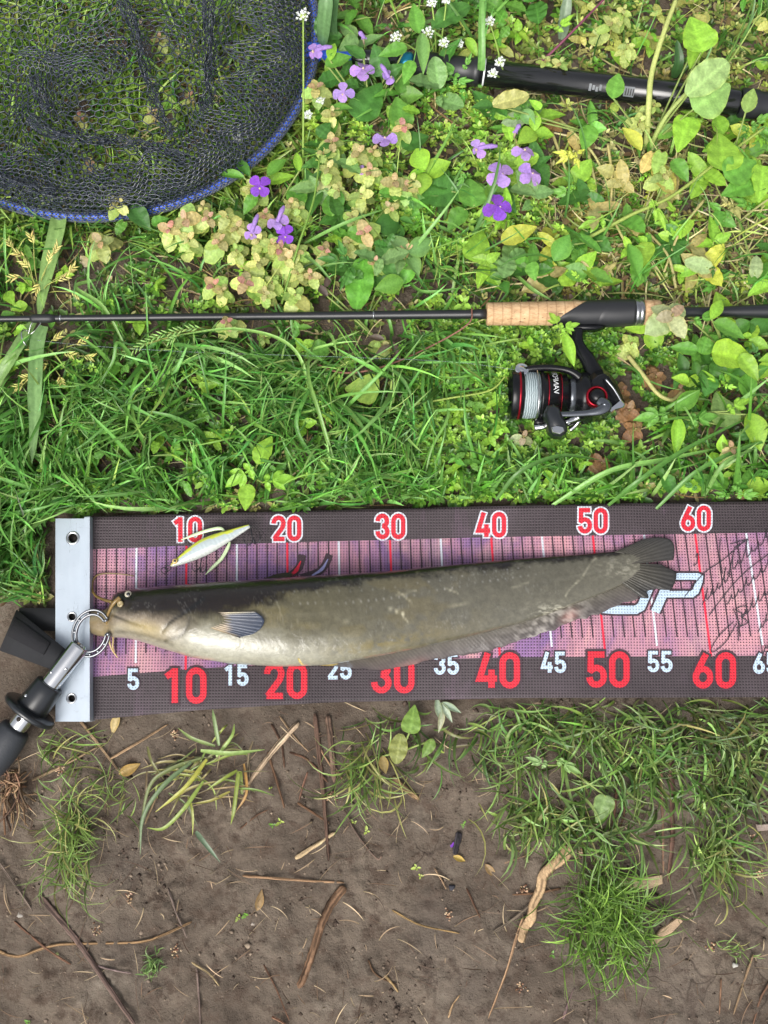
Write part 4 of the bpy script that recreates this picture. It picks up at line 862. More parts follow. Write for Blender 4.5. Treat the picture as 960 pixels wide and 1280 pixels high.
# sleeve over the tube
nt_s = 330; A = []; B = []
def slv(u, v):  # u along hoop, v round the tube
    t = u / nt_s * 2 * math.pi; x, y = hoop_px(t); c_ = P(x, y, hz_(t)); ox, oy = hoop_px(t, 1.02); n_ = P(ox, oy, hz_(t)) - c_; n_ /= np.linalg.norm(n_, axis=-1, keepdims=True); an = v
    return c_ + (n_ * np.cos(an)[..., None] + np.array([0, 0, 1.]) * np.sin(an)[..., None]) * .0054
I, J = np.meshgrid(np.arange(nt_s), np.arange(-2, 6)); I = I.ravel().astype(float); J = J.ravel().astype(float)
st = rad(32); u0 = I + .5 * (J % 2); v0 = J * st * .75
for du0, dv0, du1, dv1 in ((0, -.5, .5, -.25), (.5, -.25, .5, .25), (.5, .25, 0, .5)): A.append(slv(u0 + du0, v0 + dv0 * st)); B.append(slv(u0 + du1, v0 + dv1 * st))
V, F = strands(np.vstack(A), np.vstack(B), .00060); o = part('mesh_sleeve', (V, F), M['sleeve'], NET, smooth=False); o['kind'] = 'stuff'
# gathered hems: dark twisted cords where the net bunches
for q in ([(35, 148), (60, 165), (95, 172), (150, 178), (200, 186), (232, 200)], [(150, 0), (170, 40), (182, 90), (198, 140), (214, 170)], [(40, 95), (48, 115), (60, 135)], [(258, 0), (262, 60), (260, 110), (255, 135)], [(-20, 210), (0, 224), (30, 232), (70, 240)]):
    c_ = smooth_path(q, 10); ln = np.r_[0, np.cumsum(np.linalg.norm(np.diff(c_, axis=0), axis=1))]; A, B = hexes(0, ln[-1] * 1.25, 0, 62, 8.6)
    def gm(e):
        s_ = e[:, 0] / 1.25; x = np.interp(s_, ln, c_[:, 0]); y = np.interp(s_, ln, c_[:, 1]); x2 = np.interp(s_ + 2, ln, c_[:, 0]) + (s_ + 2 > ln[-1]) * .01; y2 = np.interp(s_ + 2, ln, c_[:, 1]); dx, dy = x2 - x, y2 - y; dl = np.hypot(dx, dy) + 1e-6
        w_ = (e[:, 1] - 31) / 31 * (5.0 + 5 * vn(s_ / 18, s_ * 0, 31)) + 3.5 * (vn(e[:, 0] / 14, e[:, 1] / 14, 33) - .5) * 2; return P(x - dy / dl * w_, y + dx / dl * w_, .054 + .012 * vn(e[:, 0] / 9, e[:, 1] / 9, 35))
    V, F = strands(gm(A), gm(B), .00058); o = part('gathered_mesh', (V, F), M['net'], NET, smooth=False); o['kind'] = 'stuff'
h0 = P(396, 66, .026); h1 = P(975, 134, .026); ha = h1 - h0; ha /= np.linalg.norm(ha)
def hl(px): return (P(px, 66 + (px - 396) * 68 / 579, .026) - h0) @ ha
KH = 1 / 1290.
part('yoke', lathe(h0, ha, [(hl(380), 9 * KH), (hl(384), 13 * KH), (hl(398), 13 * KH), (hl(402), 8 * KH), (hl(440), 8 * KH), (hl(446), 12 * KH)], 24), M['blue'], NET)
part('clamp_ring', lathe(h0, ha, [(hl(500), 12 * KH), (hl(503), 14.5 * KH), (hl(513), 14.5 * KH), (hl(516), 12 * KH)], 30), plain('turquoise_anodised', S(30, 120, 150), .3, .5), NET)
part('ferrule', lathe(h0, ha, [(hl(440), 10 * KH), (hl(444), 12.5 * KH), (hl(500), 12.5 * KH)], 30), M['tubeblack'], NET)
part('joint_collar', lathe(h0, ha, [(hl(516), 13 * KH), (hl(518), 17 * KH), (hl(545), 17.5 * KH), (hl(547), 15 * KH), (hl(553), 15 * KH), (hl(555), 18.5 * KH), (hl(560), 18.5 * KH), (hl(562), 17 * KH), (hl(590), 17 * KH), (hl(592), 19 * KH), (hl(598), 19 * KH), (hl(600), 17 * KH)], 36), plain('satin_black', S(34, 35, 38), .4), NET)
hd_ = part('handle', lathe(h0, ha, [(hl(600), 17.2 * KH), (hl(920), 17.2 * KH), (hl(924), 16 * KH)], 40), M['tubeblack'], NET)
part('trim_band', lathe(h0, ha, [(hl(604), 17.4 * KH), (hl(606), 17.4 * KH)], 40, cap=False), M['white_ink'], hd_)
part('end_cap', lathe(h0, ha, [(hl(924), 17 * KH), (hl(926), 19 * KH), (hl(945), 19 * KH), (hl(948), 17 * KH), (hl(985), 18 * KH), (hl(1100), 18 * KH)], 36), plain('satin_black2', S(38, 39, 43), .4), NET)
hs_ = np.cross(ha, (0, 0, 1)); hu_ = np.cross(hs_, ha)
def on_handle(px0, px1, a0, a1, r=17.5, n=8):
    V = []
    for x in (px0, px1):
        for aa in np.linspace(rad(a0), rad(a1), n): V.append(h0 + ha * hl(x) + (hs_ * math.cos(aa) + hu_ * math.sin(aa)) * r * KH)
    return np.array(V), [(k, n + k, n + k + 1, k + 1) for k in range(n - 1)]
M['label_grey'] = plain('label_grey', S(112, 116, 120), .5)
part('label_print', join(*[on_handle(735 + 4.2 * k, 738 + 4.2 * k, 32 + 6 * (k % 2), 62 - 5 * (k % 3), 17.6) for k in range(4)]), M['label_grey'], hd_, smooth=False)
st_ = part('label_sticker', on_handle(778, 791, 25, 68, 17.6), M['label_grey'], hd_, smooth=False)
part('sticker_print', join(*[on_handle(780 + 3 * k, 781.2 + 3 * k, 32, 60, 17.8) for k in range(4)]), M['dark_hole'], st_, smooth=False)
# ------------------------------------------------------------------ where plants may stand and how high they may reach
def rod_y(px): return np.interp(px, [-60, 0, 480, 610, 720, 830, 960, 1100], [399, 398.6, 395, 393.2, 392.5, 391.3, 389, 386])
def rod_h(px): return np.interp(px, [-60, 600, 606, 830, 834, 870, 1100], [5, 7, 17, 17, 12, 8, 11])
def hid(px, py, z, strict=True):
    """True where growth at this pixel and height would stand in the way of one of the things"""
    b = in_mat(px, py, 1.5) & (z > .004)
    b |= (np.abs(py - rod_y(px)) < rod_h(px) + 2) & (z > .024)
    b |= (px > 632) & (px < 784) & (py > 445) & (py < 550) & (z > .020) & ~((px < 655) & (py > 530))
    b |= (px > 705) & (px < 760) & (py > 408) & (py < 470) & (z > .022)
    b |= (px > 592) & (px < 975) & (np.abs(py - (78 + (px - 500) * .117)) < 21) & (z > .012)
    b |= (((px - HC[0]) / 290) ** 2 + ((py - HC[1]) / 236) ** 2 < 1) & (z > .030)
    b |= (px > -20) & (px < 130) & (np.abs((py - 952) * 113 + (px + 12) * 146) / 184.6 < 24) & (py > 780) & (z > .004)
    b |= (px > -20) & (px < 90) & (py > 755) & (py < 840) & (z > .008)
    return b
ZK = np.full((1480, 1160), 9.0)               # lowest height at which a plant shows, per pixel: the sward stays below it
def keep(px, py, r, z):
    px, py, r = float(px) + 80, float(py) + 80, float(r); x0, x1 = int(max(0, px - r)), int(min(1160, px + r + 1)); y0, y1 = int(max(0, py - r)), int(min(1480, py + r + 1))
    if x1 <= x0 or y1 <= y0: return
    Y, X = np.mgrid[y0:y1, x0:x1]; mk = (X - px) ** 2 + (Y - py) ** 2 < r * r; s_ = ZK[y0:y1, x0:x1]; s_[mk] = np.minimum(s_[mk], z)
def over(px, py, z): return z > ZK[np.clip(np.asarray(py) + 80, 0, 1479).astype(int), np.clip(np.asarray(px) + 80, 0, 1159).astype(int)]
def scatter(n, dens, lo=(-60, -70), hi=(1030, 1340)):
    """ground points with the given density over the photographed area"""
    out = []; k = 0
    c = P(np.array([lo[0], hi[0], lo[0], hi[0]]), np.array([lo[1], lo[1], hi[1], hi[1]]), 0); x0, y0 = c[:, :2].min(0); x1, y1 = c[:, :2].max(0)
    while k < n:
        q = np.c_[RNG.uniform(x0, x1, n * 2), RNG.uniform(y0, y1, n * 2), np.zeros(n * 2)]; px, py = PX(q)
        ok = RNG.random(n * 2) < dens(px, py); q = q[ok]; out.append(q); k += len(q)
        if len(out) > 60: break
    q = np.vstack(out)[:n]; q[:, 2] = gz(q[:, 0], q[:, 1]); return q
def upper(px, py): return ((py < mat_top(px) - 2) | ((px < 66) & (py < 775 - 30 * vn(px / 17, px * 0, 5)))).astype(float)
def box(px, py, x0, x1, y0, y1, f=40): return sm(x0 - f, x0 + f, px) * (1 - sm(x1 - f, x1 + f, px)) * sm(y0 - f, y0 + f, py) * (1 - sm(y1 - f, y1 + f, py))
def blob(px, py, cx, cy, rx, ry): return np.exp(-((px - cx) / rx) ** 2 - ((py - cy) / ry) ** 2)
def tri(c, j, n):
    """n jittered colours round a base"""
    c = np.array(c); k = RNG.normal(0, j, (n, 1)); h = RNG.normal(0, j * .45, (n, 3)); return np.clip(c * np.exp(k + h), .003, .7)

def blades(base, az, L, w_, th0, th1, col, twist=None, K=7, filt=True, clearp=1.0, curl=.3):
    """curved, keeled grass blades; th: angle from vertical at base and tip"""
    n = len(base); s = np.linspace(0, 1, K); ds = 1 / (K - 1); L = np.broadcast_to(L, (n,)); w_ = np.broadcast_to(w_, (n,))
    th = th0[:, None] + (th1 - th0)[:, None] * (s[None] ** 1.2); hx = np.cumsum(np.sin(th), 1) * ds * L[:, None]; hz = np.cumsum(np.cos(th), 1) * ds * L[:, None]
    hx = hx - hx[:, :1]; hz = hz - hz[:, :1]; wob = RNG.normal(0, curl, n); azs = az[:, None] + wob[:, None] * s[None]
    c = np.stack([base[:, 0:1] + np.cos(azs) * hx, base[:, 1:2] + np.sin(azs) * hx, np.maximum(base[:, 2:3] + hz, base[:, 2:3] * 0 + .002 + base[:, 2:3])], -1)
    if filt:
        px, py = PX(c); bad = hid(px, py, c[..., 2]) | (over(px, py, c[..., 2]) & (RNG.random((n, 1)) < .93)); ok = ~bad.any(1); ok |= (RNG.random(n) > clearp) & ~in_mat(px, py, 0).any(1)
        c = c[ok]; col = col[ok]; az = az[ok]; azs = azs[ok]; w_ = w_[ok]; th = th[ok]; n = len(c)
    tw = RNG.normal(0, .55, n) if twist is None else twist
    side = np.stack([-np.sin(azs), np.cos(azs), 0 * azs], -1); nrm = np.stack([-np.cos(azs) * np.cos(th), -np.sin(azs) * np.cos(th), np.sin(th)], -1)
    ct, st = np.cos(tw)[:, None, None], np.sin(tw)[:, None, None]; sd = side * ct + nrm * st; nn = nrm * ct - side * st
    prof = np.interp(s, [0, .15, .5, .8, 1], [.55, .9, 1, .62, .03]); ww = w_[:, None] * prof[None] / 2
    V = np.stack([c - sd * ww[..., None] + nn * (ww * .35)[..., None], c, c + sd * ww[..., None] + nn * (ww * .35)[..., None]], 2).reshape(-1, 3)
    ix = np.arange(n * K * 3).reshape(n, K, 3); F = np.concatenate([np.stack([ix[:, :-1, j], ix[:, :-1, j + 1], ix[:, 1:, j + 1], ix[:, 1:, j]], -1).reshape(-1, 4) for j in (0, 1)])
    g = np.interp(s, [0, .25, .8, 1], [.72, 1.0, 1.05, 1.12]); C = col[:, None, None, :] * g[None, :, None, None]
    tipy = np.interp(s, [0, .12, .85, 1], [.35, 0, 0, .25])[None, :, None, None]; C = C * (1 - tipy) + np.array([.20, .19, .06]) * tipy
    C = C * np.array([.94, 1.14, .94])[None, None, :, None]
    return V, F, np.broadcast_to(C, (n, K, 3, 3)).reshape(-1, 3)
def catm(*L):
    V = []; F = []; C = []; n = 0
    for v, f, c in L: V.append(v); F.append(f + n); C.append(c); n += len(v)
    return np.vstack(V), np.vstack(F), np.vstack(C)
def tufts(n, dens, per, L, wd, cols, spread=.012, area=((-60, -70), (1030, 1340)), lean=(.15, 1.3), pref=None, jit=.22, clearp=1.0, clump=True, curl=.3):
    c = scatter(n, dens, *area); out = []
    cnt = RNG.integers(per[0], per[1], n); B = np.repeat(c, cnt, 0); N_ = len(B); tid = np.repeat(np.arange(n), cnt)
    B = B + np.c_[RNG.normal(0, spread, (N_, 2)), np.zeros(N_)]; px, py = PX(B); ok = ~in_mat(px, py, 2); B = B[ok]; tid = tid[ok]; N_ = len(B); B[:, 2] = gz(B[:, 0], B[:, 1]) - .001
    az = RNG.uniform(0, 2 * math.pi, N_)
    ta = RNG.uniform(0, 2 * math.pi, n)[tid]; use = RNG.random(N_) < .6; az = np.where(use, ta + RNG.normal(0, .6, N_), az)
    if pref is not None: az = np.where(RNG.random(N_) < pref[1], rad(pref[0]) + RNG.normal(0, .7, N_), az)
    ci = RNG.integers(0, len(cols), n)[tid]; ci = np.where(RNG.random(N_) < .3, RNG.integers(0, len(cols), N_), ci); col = np.array(cols)[ci] * np.exp(RNG.normal(0, jit, (N_, 1)) + RNG.normal(0, jit * .35, (N_, 3)))
    t0 = RNG.uniform(lean[0] * .3, lean[0] * 1.5, N_); t1 = t0 + RNG.uniform(.4, 1.0, N_) * lean[1]
    return blades(B, az, RNG.uniform(L[0], L[1], N_) , RNG.uniform(wd[0], wd[1], N_), t0, t1, col, clearp=clearp, curl=curl)
G_DARK, G_MID, G_LITE, G_YEL = S(68, 118, 50), S(97, 150, 68), S(132, 180, 100), S(160, 188, 98)
STRAWC = S(188, 176, 132)
# ------------------------------------------------------------------ leaf meshes
def leaf_mesh(name, wf, nl=12, nw=6, teeth=0, tamp=0, fold=.25, droop=.25, ripple=.0, vein=.5, seed=0, notch=0, tipc=None, veins=5):
    V = []; C = []; F = []
    for i in range(nl + 1):
        s = i / nl; hw = wf(s)
        for j in range(nw + 1):
            t = -1 + 2 * j / nw; e = abs(t); tm = 1 + (tamp * (((s * teeth) % 1) - .5) if (e > .99 and teeth) else 0)
            x = s - notch * (e ** 1.5) * (1 - s) ** 3; y = t * hw * .5 * tm
            z = fold * abs(y) - droop * s * s * .5 + ripple * math.sin(s * 21 + seed) * e * hw + .014 * math.cos((s * 1.1 + e * .35) * veins * 6.28) * hw * (e > .05) * (1 - e)
            V.append((x, y, z)); v_ = max(0, 1 - e * 5) ; sv = .5 + .5 * math.cos((s - e * .28) * veins * 6.28); k = .92 + vein * (.35 * v_ + .22 * (sv ** 4)) + .08 * random.uniform(-1, 1)
            c = np.array([k, k, k]); 
            if e > .9: c = c * np.array([1.12, 1.04, .85])
            if tipc is not None: c = c * (1 - s) + np.array(tipc) * s
            C.append(c)
    for i in range(nl):
        for j in range(nw): a_ = i * (nw + 1) + j; F.append((a_, a_ + nw + 1, a_ + nw + 2, a_ + 1))
    return me_from(name, V, F, C)
ovate = lambda s: (math.sin(math.pi * min(1, s ** .72 * .97 + .02))) ** .9 * 1.0 + .01
heart = lambda s: math.sin(math.pi * min(1, s ** .5 * .96 + .03)) ** .85 + .01
lance = lambda s: math.sin(math.pi * min(1, s ** .85 * .98 + .01)) + .005
dockw = lambda s: (math.sin(math.pi * min(1, s * .96 + .03)) ** .6) + .02
spat = lambda s: math.sin(math.pi * min(1, s ** 1.6 * .93 + .03)) ** .8 + .02
LM = {'ovate': [leaf_mesh('ovate_leaf', ovate, 18, 6, teeth=6, tamp=.07, ripple=.025, seed=k, droop=.2 + .15 * k) for k in range(3)],
      'heart': [leaf_mesh('heart_leaf', lambda s: (max(0.0, 1 - abs(2 * s - .92) ** 2.3) ** .6) * (1 - .30 * s) + .02 if s < .96 else .06, 18, 6, teeth=6, tamp=.10, ripple=.035, notch=.12, seed=k, droop=.3 + .15 * k, fold=.15, vein=.4, veins=4) for k in range(3)],
      'lance': [leaf_mesh('lance_leaf', lance, 12, 4, fold=.35, seed=k, droop=.3 + .2 * k, vein=.35) for k in range(3)],
      'dock': [leaf_mesh('dock_leaf', dockw, 26, 10, teeth=9, tamp=.05, ripple=.04, seed=k, droop=.25, vein=.8, veins=7, fold=.2) for k in range(2)],
      'broad': [leaf_mesh('broad_leaf', lambda s: .72 * heart(s) + .28 * ovate(s), 24, 8, teeth=8, tamp=.035, ripple=.025, seed=k, droop=.25 + .2 * k, vein=.7, veins=4, fold=.22) for k in range(3)],
      'spoon': [leaf_mesh('spoon_leaf', spat, 14, 6, ripple=.03, seed=k, droop=.2, vein=.4) for k in range(2)],
      'petal': [leaf_mesh('petal', lambda s: (math.sin(math.pi * min(1, s ** 1.7 * .86 + .04)) ** .8) + .06, 8, 6, fold=.1, droop=.35 + .3 * k, ripple=.06, vein=-.25, seed=k, tipc=(1.05, 1.0, 1.02)) for k in range(3)]}
def lobed(name, lobes, seed):
    V = []; F = []; C = []; n = 0
    for ang, l, w_, off in lobes:
        nl, nw = 10, 4; a_ = rad(ang)
        for i in range(nl + 1):
            s = i / nl; hw = lance(s) * w_
            for j in range(nw + 1):
                t = -1 + 2 * j / nw; x = s * l; y = t * hw * .5; z = .3 * abs(y) - .25 * s * s * l + .02 * math.sin(s * 9 + seed)
                V.append((off + x * math.cos(a_) - y * math.sin(a_), x * math.sin(a_) + y * math.cos(a_), z)); k = .95 + .25 * max(0, 1 - abs(t) * 4) + random.uniform(-.06, .06); C.append((k, k, k))
        for i in range(nl):
            for j in range(nw): b_ = n + i * (nw + 1) + j; F.append((b_, b_ + nw + 1, b_ + nw + 2, b_ + 1))
        n = len(V)
    return me_from(name, V, F, C)
LM['lobed'] = [lobed('lobed_leaf', [(0, .62, .30, .38), (42, .45, .24, .34), (-45, .43, .23, .34), (75, .30, .18, .15), (-78, .28, .18, .15), (0, .42, .08, 0)], k) for k in range(2)]
for L_ in LM.values():
    for me in L_: me.materials.append(M['petal'] if me.name.startswith('petal') else M['leaf'])
def put_leaf(parent, kind, loc, az, L, W, pitch=0.0, roll=0.0, col=(1, 1, 1), name='leaf', mat=None, local=False):
    me = LM[kind][random.randrange(len(LM[kind]))]; o = link(name, me, None, parent); base = np.zeros(3) if local else wloc(parent)
    o.location = tuple(np.asarray(loc) - base); o.rotation_mode = 'XYZ'; o.rotation_euler = (roll, -pitch, az); o.scale = (L, W, (L + W) / 2); o.color = tuple(np.clip(col, 0, 1)) + (1,)
    return o
def stem_part(parent, paths, r0, r1, col, name='stem'):
    L = []
    for p in paths:
        q = smooth_path(p, 6); V, F = tube(q, np.linspace(r0, r1, len(q)), 6); L.append((V, F, np.tile(col, (len(V), 1))))
    o = part(name, join(*L), M['stem'], parent); o.color = (1, 1, 1, 1); return o
def jc(c, j=.12): return np.array(c) * math.exp(random.gauss(0, j)) * np.exp(np.random.default_rng(random.randrange(10**6)).normal(0, j * .35, 3))

# ------------------------------------------------------------------ dead nettles
NY, NG, NP, NB, NPALE = S(190, 204, 122), S(160, 190, 102), S(190, 108, 128), S(150, 118, 84), S(174, 192, 140)
def nettle(px, py, size, pinkness, z, label, group=None, style='yellow'):
    if .024 < z < .042: z = z + .014
    top_ = P(px, py, z); rt = np.array([top_[0] + random.uniform(-.004, .004), top_[1] - random.uniform(0, .006), 0]); rt[2] = float(gz(rt[0], rt[1]))
    o = thing('dead_nettle', label, 'wild plant', rt, group)
    stem_part(o, [[rt - [0, 0, .002], (rt + top_) / 2 + [0.001, 0, 0], top_]], .0012, .0009, np.array(S(150, 140, 90)))
    sz = size / 1290.; a0 = random.uniform(0, 6.28); keep(px, py, size * .95, z - .014)
    lv = [(-1, 1.05, -.45), (0, .92, -.3), (1, .78, -.1), (2, .58, .15), (3, .38, .5)] if style != 'pale' else [(0, 1.0, -.15), (1, .9, .05), (2, .55, .3)]
    for k, f, pit in lv:
        for s_ in (0, 1):
            if k <= 0 and random.random() < .25: continue
            az = a0 + k * math.pi / 2 + s_ * math.pi + random.uniform(-.35, .35); l = sz * f * random.uniform(.8, 1.1)
            if style == 'yellow': c = np.array(NY if random.random() < .5 else NG) * (1 - pinkness * (0, .45, .8)[max(0, k - 1)]) + np.array(NP) * pinkness * (0, .45, .8)[max(0, k - 1)]
            elif style == 'pale': c = np.array(NPALE) if k < 2 else np.array(S(178, 160, 134))
            elif style == 'lime': c = np.array(NG) if k < 2 else np.array(NY)
            else: c = np.array(NB) * (1.1 if k < 2 else .9)
            hz = z - (3 - k) * .0040 if k < 3 else z
            put_leaf(o, 'heart', [top_[0] + math.cos(az) * .0015, top_[1] + math.sin(az) * .0015, max(hz, rt[2] + .004)], az, l, l * random.uniform(.85, 1.05), pit + random.uniform(-.2, .2), random.uniform(-.3, .3), jc(c, .13))
    return o
LBL_A = 'yellowing dead nettle with toothed leaves in the flower patch below the blue net hoop'
LBL_N = 'yellow and pink dead nettle seen through the black netting'
LBL_D = 'withered brown dead nettle lying beside the spinning reel'
for px, py, s, pk, z in [(125, 302, 27, .6, .03), (230, 274, 30, .8, .035), (274, 300, 26, .7, .032), (252, 258, 18, .4, .028), (322, 328, 24, .3, .03), (357, 322, 24, .5, .03), (278, 193, 25, .5, .04), (262, 238, 20, .5, .03), (296, 284, 22, .6, .03),
    (410, 210, 22, .4, .035), (404, 190, 18, .3, .03), (448, 190, 24, .5, .035), (493, 226, 24, .6, .035), (488, 258, 17, .6, .03), (455, 290, 26, .9, .034), (440, 270, 18, .3, .03), (340, 352, 18, .2, .025), (235, 298, 20, .3, .03), (146, 250, 19, .4, .036), (345, 305, 18, .4, .032), (372, 340, 20, .2, .028), (395, 108, 22, .7, .04), (415, 140, 18, .4, .03)] + [(random.gauss(330, 70), random.gauss(285, 45), random.uniform(15, 24), random.random(), random.uniform(.026, .034)) for k in range(22)] + [(random.uniform(400, 520), random.uniform(120, 330), random.uniform(15, 22), random.random(), .03) for k in range(9)]:
    if rr(px, py) < 1.02 and py < 250 or py > 375: continue
    s = s * 1.12
    nettle(px, py, s, pk, z, ('large ' if s > 25 else 'small ' if s < 20 else '') + ('yellowing' if pk < .4 else 'pink tinged' if pk < .7 else 'deep pink topped') + ' dead nettle ' + ('touching the blue net hoop' if rr(px, py) < 1.16 else 'beside the tall white flower stem' if 350 < px < 425 and py < 250 else 'around the drooping violet blooms' if px < 380 and py < 320 else 'just above the thin rod blank' if px < 400 else 'between dock leaves and violet blooms'), 'dead nettles below the net')
nettle(307, 352, 30, .9, .036, 'tallest dead nettle with deep pink top just above the black rod blank')
for px, py, s, pk in [(190, 140, 20, .7), (200, 46, 20, .8), (112, 204, 20, .8), (236, 120, 17, .8), (100, 145, 16, .9)]: nettle(px, py, s, pk, .018, LBL_N, 'dead nettles under the net')
nettle(283, 402, 20, 1.0, .047, 'small dead nettle with pink centre poking up over the thin rod blank')
nettle(842, 392, 32, .2, .066, 'large pale grey green dead nettle top covering the rear cork of the rod', style='pale')
nettle(790, 428, 24, 0, .024, 'yellow dead nettle between the rod grip and the reel body')
nettle(330, 421, 15, 0, .024, 'single small yellow dead nettle just below the thin rod blank')
nettle(655, 545, 17, 0, .024, 'pale green dead nettle under the front of the reel spool', style='pale')
nettle(915, 560, 20, .7, .03, 'pink topped dead nettle in the long grass right of the reel')
for px, py, s in [(752, 578, 22), (787, 512, 26), (778, 488, 20), (795, 535, 18), (820, 470, 24), (848, 486, 18)]: nettle(px, py, s, .3, .018, LBL_D, 'withered dead nettles', 'dry')
nettle(477, 430, 22, .1, .022, 'yellow dead nettle beside the dark curled leaves below the rod')
for px, py, s in [(765, 28, 26), (780, 12, 18), (700, 78, 22), (682, 74, 16), (785, 55, 18)]: nettle(px, py, s, .2, .03, 'yellowing dead nettle behind the black net handle', 'dead nettles behind the net handle')
for px, py, s in [(830, 218, 26), (800, 150, 22), (818, 130, 18)]: nettle(px, py, s, .1, .026, 'straw yellow dead nettle between net handle and rod butt', 'dead nettles between handle and rod')
nettle(690, 152, 24, .2, .02, 'brown shrivelled seed head lying below the net handle', style='dry')

# ------------------------------------------------------------------ violet flowers
VIO, VIOP = S(190, 156, 238), S(150, 88, 222)
def flower(parent, px, py, z, size, tilt=0.0, taz=0.0, col=VIO, rot=0.0, tube_deg=None, tube_len=20):
    size = size * random.uniform(.88, 1.04); c = P(px, py, z); s = size / 1290.; keep(px, py, size * 1.1, z - .01)
    ctr = part('flower', lathe(c - [0, 0, .009], (.25 * math.cos(taz), .25 * math.sin(taz), 1), [(0, .0011), (.006, .0012), (.009, .0016), (.0105, .0009), (.0115, .0002)], 10), plain_cache('flower_tube', S(196, 176, 150)), parent); b_ = wloc(ctr)
    for k in range(4):
        az = rot + k * math.pi / 2 + random.uniform(-.15, .15); dd = math.cos(az - taz); l = s * (1 - .45 * abs(math.sin(tilt)) * abs(dd) * (tilt > .3))
        put_leaf(ctr, 'petal', c + [0, 0, .0005 * k], az, l, l * .92, .10 - tilt * dd * .9 + random.uniform(-.12, .12), random.uniform(-.2, .2), jc(col, .08), 'petal')
    if tube_deg is not None:
        e_ = P(px + math.cos(rad(tube_deg)) * tube_len, py - math.sin(rad(tube_deg)) * tube_len, z + .004); V, F = tube(smooth_path([c + [0, 0, .001], (c + e_) / 2 + [0, 0, .002], e_], 5), [.0022, .0020, .0026, .0014], 9); q = part('flower_tube', (V, F), M['petal'], ctr, col=np.tile((1, 1, 1), (len(V), 1))); q.color = tuple(np.array(col) * .9) + (1,); keep(px + math.cos(rad(tube_deg)) * tube_len * .6, py - math.sin(rad(tube_deg)) * tube_len * .6, 8, z - .01)
    return ctr
_pc = {}
def plain_cache(n, c):
    if n not in _pc: _pc[n] = plain(n, c, .5)
    return _pc[n]
def vplant(label, root, blooms, leaves=(), group=None):
    rt = gpt(*root); o = thing('violet_wildflower', label, 'wildflower', rt, group); paths = []
    for b_ in blooms: paths.append([rt - [0, 0, .002], (rt + P(b_[0], b_[1], b_[2] * .5)) / 2 + [0, .002, .004], P(b_[0], b_[1], b_[2] - .009)])
    stem_part(o, paths, .0011, .0006, np.array(S(126, 150, 76)))
    for b_ in blooms: flower(o, *b_)
    for lf in leaves: free_leaf(o, rt, *lf)
    return o
def free_leaf(o, rt, px, py, L, W, deg, kind, col, z=.03, pitch=0.05, roll=0.0, stalk=True):
    """leaf centred on a pixel, tip towards deg (image sense: 0 right, 90 up)"""
    a_ = rad(deg); bx, by = px - math.cos(a_) * L / 2, py + math.sin(a_) * L / 2; b_ = P(bx, by, z)
    l, w_ = L / 1300., W / 1300.
    for f_ in (.25, .5, .75): keep(bx + math.cos(a_) * L * f_, by - math.sin(a_) * L * f_, W * .5, z - .008)
    if stalk: q = stem_part(o, [[rt + [0, 0, -.002], (rt + b_) / 2 + [0, 0, .004], b_ + np.array([math.cos(a_), math.sin(a_), 0]) * l * .05]], .0012, .0009, np.array(S(140, 160, 90)), 'leaf_stalk')
    return put_leaf(o, kind, b_, a_, l, w_, pitch + random.uniform(-.08, .08), roll + random.uniform(-.15, .15), jc(col, .06))
LG, LD, LL, LP, LYE = S(104, 160, 66), S(74, 124, 54), S(146, 194, 70), S(160, 186, 132), S(196, 206, 88)
vplant('violet wildflower with several pale blooms beside the blue net joint', (462, 150), [(394, 64, .05, 14, .7, 3.2, VIO, .5, 15, 22), (453, 88, .05, 17, .3, 1.2), (429, 116, .048, 17, .4, 4.5), (486, 98, .05, 14, .6, 0.4, VIO, .3, 120, 20), (455, 48, .05, 4, .6, 2.0, VIO, 0, 130, 10)],
       [(424, 74, 38, 22, 25, 'ovate', LG, .05), (442, 62, 36, 18, 140, 'ovate', LD, .05), (415, 62, 30, 14, 80, 'lance', LL, .052), (490, 66, 40, 20, 200, 'ovate', LG, .05), (510, 92, 34, 18, 250, 'ovate', LG, .052), (463, 122, 66, 46, 62, 'broad', LD, .03), (500, 150, 46, 30, 250, 'ovate', LG, .03), (478, 70, 40, 22, 110, 'ovate', LG, .028)])
vplant('single violet bloom hanging over broad leaves left of the reel rod', (492, 205), [(481, 175, .045, 16, .4, 1.6)], [(500, 140, 52, 34, 100, 'ovate', LG, .032), (520, 175, 40, 30, 30, 'ovate', LD, .028)])
vplant('violet wildflower with drooping blooms in the yellow nettles below the net', (345, 262), [(325, 233, .052, 19, .55, 4.7, VIOP, .8), (315, 291, .05, 15, .8, 4.4, VIO, .3, 72, 24), (347, 278, .05, 15, .5, 2.0, VIO, .2, 68, 22), (356, 294, .046, 16, .5, 5.0, VIOP, .9)],
       [(346, 206, 38, 17, 50, 'lance', LG, .04), (312, 256, 30, 18, 235, 'ovate', LG, .036), (302, 206, 36, 14, 125, 'lance', LD, .036), (287, 217, 40, 13, 165, 'lance', LG, .04), (372, 240, 40, 28, 75, 'ovate', LG, .034), (352, 222, 36, 17, 20, 'ovate', LL, .03), (372, 200, 30, 12, 100, 'lance', LL, .034)])
